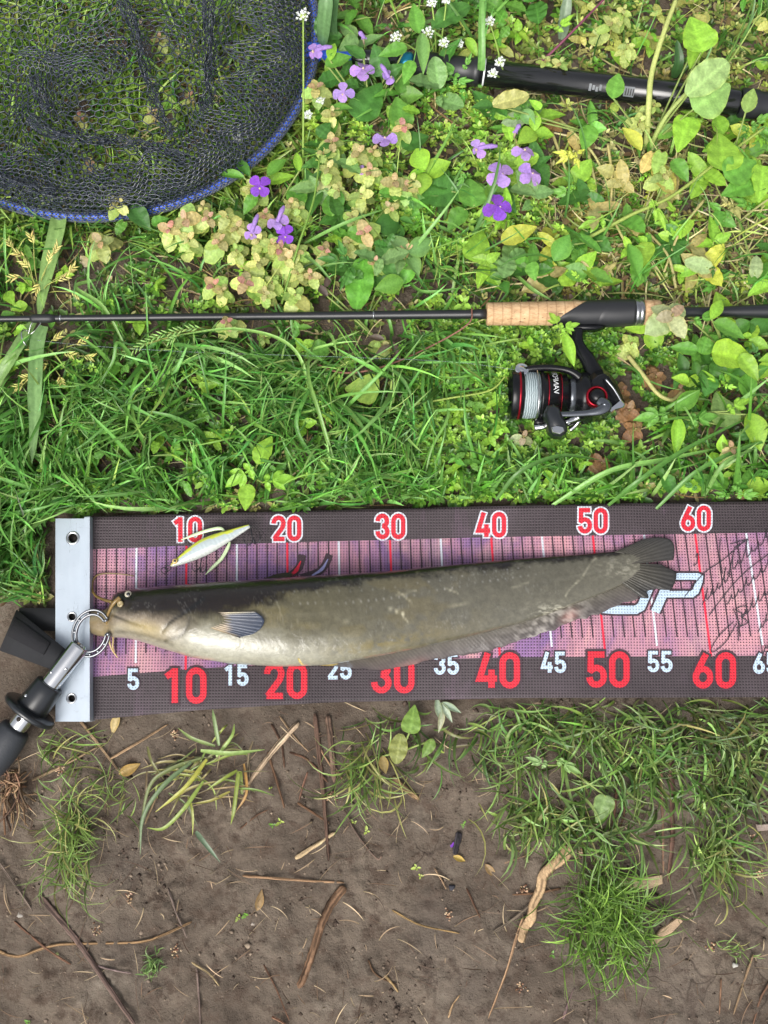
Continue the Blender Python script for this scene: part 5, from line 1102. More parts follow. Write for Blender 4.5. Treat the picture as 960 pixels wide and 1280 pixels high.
vplant('violet wildflower cluster with open four petalled blooms below the net handle', (640, 250), [(598, 186, .05, 15, .7, 3.6, VIO, .4, 8, 24), (625, 218, .055, 19, .05, 0, VIO, .5), (655, 190, .052, 18, .5, 1.2, VIO, .2), (663, 218, .052, 18, .4, .3, VIO, .8), (622, 259, .05, 19, .05, 0, VIOP, .2), (644, 166, .05, 4, .7, 1.4, VIO, 0, 60, 12)],
       [(590, 236, 46, 38, 95, 'broad', LG, .034), (598, 302, 52, 36, 78, 'broad', LL, .03), (540, 242, 54, 50, 185, 'broad', LD, .03), (650, 292, 52, 26, 25, 'ovate', LYE, .028), (570, 275, 36, 26, 230, 'ovate', LG, .028), (668, 240, 24, 20, 300, 'heart', S(140, 176, 110), .03)])
vplant('small half closed violet bloom among leaves below the hanging bloom', (455, 225), [(452, 213, .034, 9, .6, 4.0)], [(412, 256, 30, 22, 105, 'ovate', LG, .03)])
o = link('fallen_petal', LM['petal'][0], None, None); o.location = tuple(gpt(563, 1058, .003)); o.scale = (.013, .009, .01); o.rotation_euler = (.3, .2, .4); o.color = VIOP + (1,); tag(o, 'violet petal fallen on the bare soil', 'petal')
# ------------------------------------------------------------------ leafy plants
def leafy(name, label, cat, root, leaves, group=None):
    rt = gpt(*root); o = thing(name, label, cat, rt, group)
    for lf in leaves: free_leaf(o, rt, *lf)
    return o
leafy('dock_plant', 'dock with crinkled oval leaves standing just above the rod', 'wild plant', (460, 395), [(450, 352, 70, 36, 83, 'dock', S(100, 164, 58), .03, .12), (484, 322, 58, 30, 108, 'dock', S(104, 154, 84), .03, .12), (470, 335, 50, 26, 96, 'dock', LD, .024)])
leafy('leafy_weed', 'broad leaved weed with notched leaf lying below the rod', 'wild plant', (470, 500), [(452, 486, 44, 42, 170, 'broad', S(150, 182, 84), .026), (395, 440, 34, 28, 200, 'ovate', LG, .02)])
leafy('leafy_weed', 'pale weed with pointed lobed leaves in the grass above the red 10', 'wild plant', (318, 598), [(300, 596, 44, 44, 215, 'lobed', LL, .034), (348, 600, 44, 44, 10, 'lobed', LL, .034), (330, 562, 40, 24, 65, 'ovate', LL, .032), (309, 622, 34, 22, 265, 'ovate', LL, .03)])
leafy('tall_weed', 'tall pale stemmed weed with big leaves crossing the net handle', 'wild plant', (810, 185), [(872, 40, 52, 46, 105, 'broad', LL, .085, .1), (886, 96, 72, 40, 40, 'dock', S(160, 192, 124), .08, .05), (893, 118, 66, 52, 35, 'broad', S(150, 186, 110), .07, .0, .3), (852, 172, 54, 36, 250, 'broad', LL, .05), (770, 106, 36, 24, 75, 'ovate', LG, .06, .1), (769, 132, 20, 12, 70, 'ovate', S(150, 168, 80), .05), (790, 172, 40, 20, 125, 'lance', LYE, .05), (866, 70, 40, 22, 255, 'ovate', LL, .07)])
leafy('leafy_weed', 'lime green weed with rounded leaves at the right of the net handle', 'wild plant', (905, 225), [(905, 185, 58, 50, 90, 'broad', LL, .05), (928, 210, 50, 42, 30, 'broad', LG, .048), (950, 232, 50, 32, 260, 'broad', LL, .045), (920, 238, 44, 32, 200, 'broad', LG, .042), (938, 124, 36, 20, 70, 'ovate', S(150, 180, 100), .06), (946, 330, 30, 20, 80, 'heart', LP, .03)])
leafy('leafy_weed', 'yellow green weed with ragged leaves above the rear cork', 'wild plant', (800, 300), [(822, 272, 52, 24, 290, 'lobed', LL, .04), (792, 330, 52, 20, 285, 'lance', LG, .035), (850, 215, 36, 22, 300, 'ovate', LG, .04), (740, 280, 40, 36, 200, 'lobed', LL, .03), (705, 310, 30, 22, 200, 'lobed', LG, .028), (870, 330, 34, 26, 160, 'heart', LP, .03)])
leafy('leafy_weed', 'bright weed with lobed leaves overlapping the reel seat', 'wild plant', (702, 425), [(694, 400, 26, 28, 120, 'lobed', LL, .056), (712, 408, 30, 22, 20, 'lobed', LL, .056), (711, 438, 44, 15, 284, 'lance', LL, .050), (706, 420, 22, 22, 235, 'lobed', LL, .05)])
leafy('leafy_weed', 'leafy weed with large lime leaves below the rod butt', 'wild plant', (905, 440), [(885, 395, 44, 22, 25, 'lobed', LG, .05), (912, 412, 44, 22, 335, 'ovate', LG, .05), (920, 446, 62, 40, 350, 'broad', S(158, 196, 66), .034), (880, 432, 22, 16, 250, 'ovate', LG, .036), (897, 385, 34, 16, 60, 'lance', LL, .052), (935, 460, 40, 22, 300, 'ovate', LL, .034)])
leafy('leafy_weed', 'weed with three lobed leaves right of the reel gearbox', 'wild plant', (830, 520), [(815, 520, 46, 42, 190, 'lobed', LG, .034), (860, 500, 44, 22, 35, 'lance', LG, .036), (845, 545, 50, 18, 265, 'lance', LL, .034), (880, 522, 40, 36, 10, 'lobed', LG, .034), (905, 510, 50, 40, 100, 'broad', S(130, 160, 96), .024), (942, 540, 50, 30, 285, 'lance', LL, .034), (925, 505, 40, 30, 30, 'lobed', LL, .034)])
leafy('dark_leaf_sprig', 'dark purple brown curled leaves below the rod blank', 'wild plant', (486, 440), [(470, 422, 22, 9, 165, 'lance', S(88, 76, 66), .024), (478, 438, 24, 9, 215, 'lance', S(94, 82, 70), .024), (494, 438, 24, 9, 290, 'lance', S(88, 74, 64), .024), (402, 362, 24, 10, 130, 'lance', S(92, 80, 76), .03), (410, 350, 22, 9, 70, 'lance', S(98, 84, 80), .03)])
leafy('leafy_weed', 'dark green weed at the rim of the blue net hoop', 'wild plant', (185, 280), [(176, 273, 40, 26, 310, 'ovate', S(70, 116, 56), .036), (200, 276, 24, 16, 20, 'ovate', LG, .03), (150, 286, 20, 16, 240, 'heart', LG, .026)])
leafy('leafy_weed', 'upright weed with long leaves behind the net clamp', 'wild plant', (548, 60), [(528, 72, 62, 18, 272, 'lance', S(124, 172, 96), .06), (566, 16, 62, 30, 35, 'dock', LD, .04), (520, 20, 44, 22, 100, 'ovate', LG, .04), (590, 60, 30, 14, 300, 'lance', LL, .03)])
leafy('rounded_weed', 'low weed with round pale leaves left of the rod guide', 'wild plant', (18, 380), [(12, 372, 22, 16, 120, 'spoon', LL, .024), (24, 384, 22, 16, 20, 'spoon', LL, .024), (14, 455, 40, 22, 30, 'ovate', LL, .024), (10, 395, 20, 16, 200, 'spoon', LG, .02)])
leafy('withered_leaf_plant', 'pale withered leaves crumpled below the net handle', 'wild plant', (810, 190), [(808, 205, 34, 18, 240, 'dock', S(222, 200, 126), .034), (832, 228, 40, 34, 300, 'heart', S(190, 184, 104), .03), (822, 205, 30, 22, 250, 'heart', S(150, 186, 92), .04), (640, 125, 50, 24, 15, 'dock', S(176, 176, 110), .045), (640, 150, 30, 26, 190, 'heart', S(150, 178, 140), .03)])
# extra scattered broad weeds fill the sward
def filler(n, dens, size, cols, kinds, z, label, group, name='small_weed'):
    c = scatter(n, dens)
    for q in c:
        px, py = PX(q); keep(px, py, size[1] * .7, z[1] - .012)
        px, py = PX(q)
        if hid(np.array(px), np.array(py), np.array(z[1])): continue
        o = thing(name, label, 'wild plant', q, group); m_ = random.randint(3, 5); a0 = random.uniform(0, 6.28); knd = random.choice(kinds); ci_ = random.choice(cols); got = 0
        stem_part(o, [[q - [0, 0, .002], q + [0, 0, z[0]]]], .0010, .0008, np.array(S(140, 150, 80)))
        for k in range(m_):
            l = random.uniform(*size) / 1290; az = a0 + k * 6.28 / m_ + random.uniform(-.4, .4); tipx, tipy = PX(q + [math.cos(az) * l * 1.1, math.sin(az) * l * 1.1, z[0]])
            if hid(np.array(tipx), np.array(tipy), np.array(z[1])): continue
            got += 1; put_leaf(o, knd, q + [0, 0, random.uniform(*z)], az, l, l * random.uniform(.5, .8), random.uniform(-.2, .55), random.uniform(-.55, .55), jc(ci_, .12))
        cw = {LG: 'green', LL: 'lime green', LD: 'dark green', LYE: 'yellow', S(120, 160, 96): 'grey green', S(176, 170, 110): 'straw coloured', None: '', S(176, 180, 100): 'pale yellow'}[ci_]; sw_ = {'ovate': 'oval', 'broad': 'broad', 'lance': 'narrow', 'dock': 'crinkled', 'lobed': 'lobed', 'heart': 'round'}[knd]
        o['label'] = 'small ' + cw + ' weed with ' + ['stem only', 'one ' + sw_ + ' leaf', 'two ' + sw_ + ' leaves', 'three ' + sw_ + ' leaves', 'four ' + sw_ + ' leaves', 'five ' + sw_ + ' leaves'][got] + ' ' + label
filler(78, lambda x, y: upper(x, y) * box(x, y, 385, 690, -40, 385, 20), (16, 42), [LG, LL, LD, LD, S(120, 160, 96)], ['ovate', 'broad', 'lance', 'dock', 'lobed'], (.014, .042), 'among the violet flowers', 'small weeds among the flowers')
filler(84, lambda x, y: upper(x, y) * box(x, y, 690, 1000, 140, 385, 25), (14, 40), [LG, LL, S(176, 170, 110), LG, LL, LYE, LD], ['heart', 'ovate', 'lobed'], (.008, .030), 'on the strawy patch above the rod butt', 'small weeds above the rod butt')
filler(44, lambda x, y: upper(x, y) * box(x, y, 770, 1000, 420, 640), (16, 38), [LG, LL, LD], ['lobed', 'lance', 'ovate'], (.010, .028), 'in the grass right of the reel', 'small weeds right of the reel')
filler(24, lambda x, y: upper(x, y) * box(x, y, 540, 740, 420, 630), (9, 16), [LL, LG], ['heart', 'ovate'], (.008, .022), 'in the ground cover around the reel', 'small weeds around the reel')
filler(34, lambda x, y: upper(x, y) * box(x, y, 20, 420, 290, 630), (10, 20), [LG, LL], ['heart', 'lobed', 'ovate'], (.010, .026), 'in the long grass below the net', 'small weeds in the long grass')
filler(36, lambda x, y: upper(x, y) * box(x, y, 560, 1000, -50, 80), (12, 24), [LG, S(176, 180, 100), LL], ['heart', 'ovate'], (.010, .026), 'behind the black net handle', 'small weeds behind the net handle')
leafy('leafy_weed', 'yellowish broad leaf weed at the lower mat edge below the red 30', 'wild plant', (500, 940), [(498, 935, 36, 22, 260, 'dock', S(140, 150, 84), .014), (515, 900, 34, 24, 80, 'broad', S(120, 156, 74), .016), (535, 935, 26, 14, 240, 'ovate', S(120, 150, 76), .012), (480, 955, 22, 12, 280, 'lance', S(150, 132, 86), .010)])
leafy('leafy_weed', 'grey leaved sprig at the lower mat edge below the white 35', 'wild plant', (552, 885), [(548, 885, 30, 9, 100, 'lance', S(150, 166, 150), .014), (558, 890, 28, 8, 300, 'lance', S(160, 174, 156), .014), (564, 884, 26, 8, 330, 'lance', S(150, 166, 150), .014), (551, 900, 30, 8, 260, 'lance', S(170, 176, 150), .014)])
leafy('leafy_weed', 'small lobed weed in the verge grass below the red 50', 'wild plant', (700, 955), [(672, 952, 30, 20, 160, 'lobed', S(140, 172, 110), .02), (710, 958, 36, 22, 330, 'lobed', S(130, 168, 96), .02), (752, 1010, 34, 26, 250, 'broad', S(130, 160, 100), .016)])

# ------------------------------------------------------------------ tall white-flowered cress
M['white_petal'] = plain('white_petal', S(226, 230, 226), .6)
def cress(label, root, heads, group=None, stem_c=S(150, 180, 90)):
    rt = gpt(*root); o = thing('white_cress', label, 'wildflower', rt, group)
    stem_part(o, [[rt - [0, 0, .002], (rt + P(x, y, z)) / 2 + [.001, 0, .006], P(x, y, z)] for x, y, z, r in heads], .0012, .0008, np.array(stem_c))
    for x, y, z, r in heads:
        c = P(x, y, z); L = []
        for k in range(13):
            a_ = k * 2.4; rr_ = math.sqrt(k / 13) * r / 1300; q = c + [math.cos(a_) * rr_, math.sin(a_) * rr_, .003 - rr_ * .3 + random.uniform(-.0008, .0008)]
            for j in range(4):
                b_ = a_ + j * math.pi / 2; d = np.array([math.cos(b_), math.sin(b_), .35]); s_ = np.array([-math.sin(b_), math.cos(b_), 0]); l = .0016
                L.append((np.array([q, q + d * l * .6 - s_ * l * .4, q + d * l * 1.1, q + d * l * .6 + s_ * l * .4]), [(0, 1, 2, 3)]))
        f = part('flower_head', join(*L), M['white_petal'], o, smooth=False); f['kind'] = 'stuff'
        part('flower_centre', lathe(c - [0, 0, .002], (0, 0, 1), [(0, .0008), (.003, r / 1300 * .55), (.0042, r / 1300 * .4), (.0046, .0002)], 10), plain_cache('cress_green', S(150, 170, 90)), f)
    return o
cress('tall single stemmed white flower rising in front of the net rim', (378, 235), [(379, 20, .12, 9)])
cress('small white flowered cress in a group behind the net clamp', (545, 90), [(535, 42, .05, 9), (495, 48, .048, 8), (555, 55, .045, 7), (574, 56, .04, 6), (540, 5, .05, 7), (558, 2, .05, 6)])
cress('small white flowered cress bent over the net handle collar', (630, 110), [(612, 28, .055, 7), (625, 79, .052, 7), (616, 93, .05, 7)])
cress('tiny white flowered cress beside the violet blooms and blue yoke', (405, 150), [(401, 126, .04, 6), (385, 145, .04, 6), (297, 175, .035, 6)])
# ------------------------------------------------------------------ single broad grass leaves, seed heads, runners
def bigblade(label, pts, wpx, col, group=None, name='broad_grass_blade'):
    for a_ in smooth_path(np.array(pts, float), 8): keep(a_[0], a_[1], wpx * .6, a_[2] - .003)
    q = smooth_path([P(*p) for p in pts], 10); n = len(q); s = np.linspace(0, 1, n); ww = np.interp(s, [0, .2, .6, .9, 1], [.6, 1, .95, .5, .04]) * wpx / 1300 / 2
    t = np.gradient(q, axis=0); t /= np.linalg.norm(t, axis=1, keepdims=True); sd = np.cross(t, (0, 0, 1.)); sd /= np.linalg.norm(sd, axis=1, keepdims=True) + 1e-9; V = []; C = []
    for j in range(7):
        u = -1 + j / 3; V.append(q + sd * (u * ww)[:, None] + np.c_[0 * s, 0 * s, abs(u) * ww * .45 + .0003 * math.cos(j * 3.1)]); C.append(np.tile(np.array(col) * (1.15 if j == 3 else .92 + .08 * (j % 2)), (n, 1)))
    V = np.stack(V, 1).reshape(-1, 3); C = np.stack(C, 1).reshape(-1, 3); F = [(i * 7 + j, (i + 1) * 7 + j, (i + 1) * 7 + j + 1, i * 7 + j + 1) for i in range(n - 1) for j in range(6)]
    return single(name, (V, F), M['grass'], label, 'grass blade', group, col=C)
BGC = S(122, 160, 100)
bigblade('wide grey green grass blade hanging down below the rod guide', [(56, 408, .030), (48, 430, .034), (45, 480, .036), (44, 530, .034), (40, 580, .028)], 19, BGC)
bigblade('wide flat grass blade running from the net hoop to the rod', [(76, 262, .016), (72, 290, .022), (60, 340, .02), (48, 400, .014)], 22, S(140, 176, 104))
bigblade('arching wide grass blade at the left of the rod guide', [(44, 400, .02), (20, 440, .034), (2, 470, .03), (-14, 500, .02)], 16, S(136, 172, 104))
bigblade('broad upright grass blade beside the top of the net hoop', [(400, 75, .01), (404, 40, .05), (408, 0, .08), (411, -40, .09)], 20, S(104, 142, 92))
bigblade('narrow dark upright blade next to the broad one by the hoop', [(418, 70, .01), (416, 30, .05), (420, -10, .08), (424, -40, .09)], 12, S(84, 120, 78))
bigblade('wide blade standing up behind the net clamp', [(600, 110, .02), (602, 70, .05), (602, 20, .07), (603, -30, .08)], 10, S(110, 160, 80))
bigblade('grey hairy blade behind the middle of the net handle', [(702, 50, .01), (706, 20, .03), (712, -20, .05)], 16, S(120, 140, 116))
bigblade('dark broad leaf blade behind the net handle near the tall weed', [(842, 98, .012), (848, 78, .03), (846, 50, .04)], 14, S(66, 104, 58))
for k, (pts, wd) in enumerate([([(190, 480, .01), (150, 430, .05), (140, 455, .045), (112, 500, .03)], 8), ([(395, 530, .012), (370, 440, .05), (300, 412, .052), (215, 420, .04)], 7), ([(120, 350, .02), (95, 360, .03), (130, 385, .035), (160, 440, .02)], 9), ([(380, 305, .02), (430, 280, .05), (480, 262, .04)], 8), ([(372, 315, .02), (395, 330, .05), (415, 352, .04)], 7), ([(410, 660 - 60, .01), (372, 540, .04), (380, 500, .045), (400, 470, .03)], 9), ([(430, 620, .01), (400, 520, .05), (385, 465, .05), (395, 420, .02)], 8), ([(620, 625, .02), (650, 590, .045), (700, 570, .04), (750, 575, .02)], 9), ([(690, 632, .02), (760, 590, .045), (830, 575, .04), (900, 560, .02)], 11), ([(760, 632, .02), (800, 600, .05), (860, 560, .045), (940, 520, .03)], 10), ([(820, 636, .02), (870, 590, .045), (930, 560, .04), (965, 550, .03)], 9), ([(880, 620, .02), (905, 580, .05), (945, 560, .04)], 9), ([(555, 480, .01), (560, 520, .03), (540, 560, .03), (530, 600, .015)], 6), ([(640, 340, .02), (665, 362, .03), (690, 376, .028)], 9), ([(508, 350, .01), (530, 365, .03), (580, 360, .03)], 7)]):
    bigblade(['short bent grass blade just under the seed panicle', 'longest arching grass blade curving under the rod blank', 'bent grass blade crossing the rod right of the line guide', 'arching grass blade among the violet blooms and dock', 'small grass blade just above the dark curled leaves', 'grass blade leaning left of the notched yellow leaf', 'grass blade reaching from the mat up to the rod', 'arching grass blade below the reel knob', 'long grass blade slanting from the mat below the reel', 'grass blade slanting to the three lobed weed', 'grass blade slanting near the pink topped nettle', 'short grass blade beside the pink topped nettle', 'thin grass blade left of the reel spool', 'short grass blade touching the cork grip from above', 'flat grass blade between dock leaves and cork grip'][k], pts, wd * .62, jc(random.choice([G_MID, G_LITE, S(122, 166, 84)]), .12), 'long arching grass blades', 'long_grass_blade')
def seedhead(label, root, spikes, col, group=None):
    rt = gpt(*root); o = thing('grass_seed_head', label, 'grass head', rt, group); L = []
    for x, y, z, ang, ln in spikes:
        keep(x, y, 9, z - .006); tip = P(x, y, z); d = np.array([math.cos(rad(ang)), math.sin(rad(ang)), .1])
        for k in range(6):
            b_ = tip + d * ln / 1300 * (k / 6.); sg = 1 if k % 2 else -1; e_ = np.array([d[0] * math.cos(.6 * sg) - d[1] * math.sin(.6 * sg), d[0] * math.sin(.6 * sg) + d[1] * math.cos(.6 * sg), random.uniform(-.2, .5)])
            V, F = tube([b_, b_ + e_ * .0022, b_ + e_ * .0045, b_ + e_ * .0072], [.0003, .0010, .0008, .0001], 5); L.append((V, F, np.tile(jc(col, .12), (len(V), 1))))
    stem_part(o, [[rt, (rt + P(x, y, z)) / 2 + [0, 0, .006], P(x, y, z)] for x, y, z, a_, l_ in spikes], .0006, .0004, np.array(S(170, 176, 100)))
    s_ = part('spikelets', join(*L), M['stem'], o); s_.color = (1, 1, 1, 1); s_['kind'] = 'stuff'; return o
sp1 = [(30, 320, .035, 160, 14), (42, 305, .036, 110, 14), (60, 330, .036, 80, 16), (72, 350, .036, 20, 16), (25, 345, .034, 200, 14), (50, 355, .034, 250, 14), (66, 318, .034, 60, 14), (85, 340, .034, 40, 12), (38, 335, .036, 140, 14), (15, 310, .034, 120, 12), (90, 365, .03, 330, 12)]
seedhead('pale yellow grass seed heads above the rod guide', (50, 370), sp1, S(214, 206, 130))
sp2 = [(65, 425, .035, 30, 14), (80, 440, .034, 340, 14), (60, 455, .034, 220, 14), (95, 430, .034, 20, 16), (75, 470, .03, 290, 12), (105, 445, .03, 350, 12), (40, 470, .03, 200, 12), (50, 440, .03, 160, 12), (30, 480, .028, 210, 12)]
seedhead('pale yellow grass seed heads below the rod guide', (62, 450), sp2, S(204, 200, 120))
seedhead('soft green drooping grass panicle just below the rod blank', (270, 412), [(250, 410, .04, 185, 18), (230, 412, .042, 195, 18), (210, 416, .042, 200, 18), (195, 422, .04, 210, 18), (180, 430, .038, 215, 18), (165, 436, .036, 220, 16), (222, 420, .04, 215, 14)], S(150, 190, 110))
def runner(label, pts, r, col, cat='stem', name='runner_stem', group=None):
    for a_ in smooth_path(np.array(pts, float), 8): keep(a_[0], a_[1], 3, a_[2] - .003)
    q = smooth_path([P(*p) for p in pts], 10); V, F = tube(q, np.linspace(r, r * .7, len(q)), 7, rough=.1); o = single(name, (V, F), M['stem'], label, cat, group, col=np.tile(col, (len(V), 1))); return o
runner('thin reddish runner stem curving below the rod blank to the cork', [(395, 455, .022), (430, 466, .026), (480, 458, .026), (540, 432, .028), (585, 405, .044), (590, 385, .040)], .0011, np.array(S(136, 96, 84)))
runner('dark red stem slanting behind the net handle', [(668, 84, .030), (690, 65, .04), (720, 35, .05), (758, -4, .055)], .0016, np.array(S(124, 70, 92)))
runner('thick pale stem crossing over the net handle upright', [(808, 182, .010), (811, 130, .045), (815, 90, .05), (830, 40, .06), (845, 0, .06)], .0034, np.array(S(186, 196, 120)))
runner('second pale stem fanning from the tall weed root to its leaves', [(812, 185, .010), (830, 150, .04), (850, 125, .055), (870, 105, .07)], .0026, np.array(S(166, 184, 108)))
runner('long green stem slanting from the net handle end to the meadow', [(730, 300, .02), (790, 268, .035), (840, 245, .04), (900, 200, .045), (955, 160, .045)], .0020, np.array(S(150, 170, 86)))
runner('dark green thin stalk leaning over the handle end', [(868, 150, .045), (900, 95, .06), (930, 30, .07), (945, -10, .07)], .0013, np.array(S(96, 130, 60)))
runner('green stalk standing among the violet blooms down to the rod', [(352, 380, .02), (372, 310, .045), (392, 250, .05), (400, 195, .05)], .0013, np.array(S(120, 156, 70)))
runner('pale hooked stem curling right of the reel', [(785, 445, .02), (805, 470, .026), (822, 492, .028), (840, 500, .026), (852, 490, .022)], .0024, np.array(S(186, 184, 120)))
runner('long pale stem lying in front of the reel spool', [(480, 512, .018), (560, 498, .024), (612, 488, .028), (632, 470, .03)], .0012, np.array(S(150, 172, 84)))
for k, pts in enumerate([[(690, 165, .012), (710, 220, .02), (728, 270, .016)], [(700, 150, .014), (740, 190, .02), (760, 230, .014)], [(735, 190, .015), (745, 240, .018), (742, 300, .012)], [(760, 180, .02), (765, 230, .02), (758, 300, .012)], [(800, 330, .02), (780, 300, .03), (760, 260, .02)], [(880, 250, .02), (850, 290, .028), (830, 340, .02)], [(640, 165, .02), (660, 210, .03), (690, 250, .02)], [(845, 360, .02), (835, 320, .03), (810, 290, .02)]]):
    runner('pale dry stalk tangled in the strawy patch between net handle and rod', pts, .0016, jc(S(196, 190, 128), .12), 'stalk', 'dry_stalk', 'pale dry stalks above the rod')

# ------------------------------------------------------------------ grass tufts standing alone on the soil
def tuft(label, c, n, L, wd, cols, spread, pref=None, lean=(.5, 1.7), group=None, curl=.8):
    q = gpt(*c); B = np.tile(q, (n, 1)) + np.c_[RNG.normal(0, spread[0], n), RNG.normal(0, spread[1], n), np.zeros(n)]; B[:, 2] = gz(B[:, 0], B[:, 1]) - .001
    az = RNG.uniform(0, 6.28, n); 
    if pref: az = np.where(RNG.random(n) < pref[1], rad(pref[0]) + RNG.normal(0, .6, n), az)
    col = np.array(cols)[RNG.integers(0, len(cols), n)] * np.exp(RNG.normal(0, .2, (n, 1))); t0 = RNG.uniform(.1, lean[0] * 1.6, n)
    V, F, C = blades(B, az, RNG.uniform(L[0], L[1], n), RNG.uniform(wd[0], wd[1], n), t0, t0 + RNG.uniform(.3, 1, n) * lean[1], col, curl=curl); return single('grass_tuft', (V, F), M['grass'], label, 'grass tuft', group, col=C)
TG = [S(112, 140, 72), S(128, 152, 80), S(96, 124, 60), S(150, 150, 92)]
tuft('tall thin grass tuft on bare soil below the lip grip handle', (92, 1045), 170, (.02, .06), (.0009, .0018), TG, (.009, .02), (-85, .35))
tuft('sparse grass tuft on soil just under the metal end plate', (85, 930), 60, (.02, .05), (.0009, .0018), TG, (.015, .014))
tuft('tiny dark green grass tuft alone on the bare soil', (193, 1206), 46, (.008, .018), (.0010, .0018), [S(92, 122, 66), S(112, 138, 80)], (.004, .005))
tuft('largest round grass tuft on bare soil beside the pale driftwood', (757, 1140), 460, (.02, .060), (.0008, .0018), [S(104, 140, 58), S(124, 158, 70), S(88, 122, 50)], (.020, .022), (-80, .35))
tuft('spiky grass tuft on soil near the dark stalk at the right', (895, 1065), 110, (.025, .055), (.0012, .0024), TG, (.014, .014), (-85, .5))
tuft('grass tuft hanging down from the verge left of the driftwood', (672, 1018), 90, (.025, .055), (.0012, .0024), TG, (.016, .012), (-100, .5))
tuft('thin grass tuft at the verge below the red 30', (462, 948), 110, (.03, .065), (.0010, .0022), TG, (.014, .016), (-85, .5))
tuft('small faded grass tuft at the right end of the bare soil', (915, 1185), 26, (.008, .02), (.0008, .0016), TG, (.008, .006))
tuft('thin grass wisp on soil below the left end of the fabric', (140, 990), 40, (.015, .04), (.0008, .0015), TG, (.012, .012))
tuft('grass tuft left of the end plate just above the black strap', (18, 728), 120, (.02, .05), (.0012, .0026), TG + [S(104, 146, 62)], (.014, .014), (-70, .3))
tuft('grass tuft close against the left edge of the end plate', (50, 722), 90, (.02, .045), (.0012, .0026), TG + [S(104, 146, 62)], (.008, .014), (180, .3))
# flattened yellowing clump
CL = thing('flattened_grass_clump', 'flattened clump of wide yellow green grass blades below the white 15', 'grass clump', gpt(255, 965))
CLB = [([(250, 945, .012), (215, 965, .016), (185, 990, .014), (172, 1062, .006)], 8, S(116, 134, 78)), ([(240, 955, .014), (205, 985, .016), (182, 1020, .012), (176, 1068, .006)], 9, S(96, 124, 84)), ([(262, 950, .016), (230, 985, .018), (196, 1015, .012)], 9, S(176, 188, 74)), ([(258, 975, .014), (235, 1010, .016), (205, 1034, .010), (185, 1034, .006)], 8, S(136, 164, 70)), ([(300, 990, .008), (298, 965, .016), (296, 1010, .014), (290, 1030, .006)], 9, S(130, 146, 60)), ([(250, 940, .014), (290, 940, .02), (336, 932, .014)], 9, S(128, 160, 92)), ([(272, 935, .014), (270, 905, .02), (268, 885, .02)], 8, S(120, 152, 96)), ([(268, 940, .012), (285, 925, .018), (292, 905, .014)], 7, S(140, 164, 84)), ([(262, 930, .012), (245, 918, .016), (226, 914, .012)], 7, S(128, 148, 90)), ([(250, 960, .01), (225, 965, .014), (195, 965, .010)], 6, S(160, 150, 80)), ([(282, 985, .012), (262, 1000, .014), (240, 1004, .010)], 6, S(148, 140, 70)), ([(295, 960, .012), (280, 975, .016), (262, 990, .012)], 7, S(150, 160, 66)), ([(246, 1040, .006), (262, 1055, .008), (276, 1076, .006)], 10, S(92, 116, 96)), ([(300, 955, .01), (310, 990, .012), (296, 1020, .008)], 6, S(170, 130, 70)), ([(250, 985, .012), (240, 1010, .008), (244, 1035, .006)], 7, S(110, 122, 90)), ([(215, 1000, .01), (245, 985, .014), (280, 980, .012)], 6, S(140, 130, 84))]
for k in range(46):
    x_, y_ = random.gauss(250, 34), random.gauss(962, 22); a_ = random.choice([random.gauss(3.9, .5), random.gauss(.2, .5), random.uniform(0, 6.28)]); l_ = random.uniform(20, 62)
    CLB.append(([(x_, y_, .010), (x_ + math.cos(a_) * l_ * .5, y_ - math.sin(a_) * l_ * .5 - 4, random.uniform(.008, .016)), (x_ + math.cos(a_) * l_, y_ - math.sin(a_) * l_, .005)], random.uniform(2.5, 6), random.choice([S(120, 120, 74), S(140, 124, 86), S(112, 136, 70), S(150, 162, 80), S(110, 92, 66)])))
for pts, wd, c_ in CLB:
    pts = [(x + random.gauss(0, 3), y + random.gauss(0, 3), z) for x, y, z in pts]
    q = smooth_path([P(*p) for p in pts], 8); n = len(q); s = np.linspace(0, 1, n); ww = np.interp(s, [0, .2, .7, 1], [.6, 1, .8, .1]) * wd * .62 / 1290 / 2; t = np.gradient(q, axis=0); t /= np.linalg.norm(t, axis=1, keepdims=True); sd = np.cross(t, (0, 0, 1.)); sd /= np.linalg.norm(sd, axis=1, keepdims=True)
    V = np.stack([q + sd * (u * ww)[:, None] + np.c_[0 * s, 0 * s, abs(u) * ww * .5] for u in (-1, 0, 1)], 1).reshape(-1, 3); F = [(i * 3 + j, (i + 1) * 3 + j, (i + 1) * 3 + j + 1, i * 3 + j + 1) for i in range(n - 1) for j in (0, 1)]
    part('blade', (V, F), M['grass'], CL, col=np.tile(jc(np.array(c_) * .85 + np.array(S(110, 104, 70)) * .15, .14), (len(V), 1)) * (.9 + .2 * np.tile([0, 1, 0], n))[:, None])
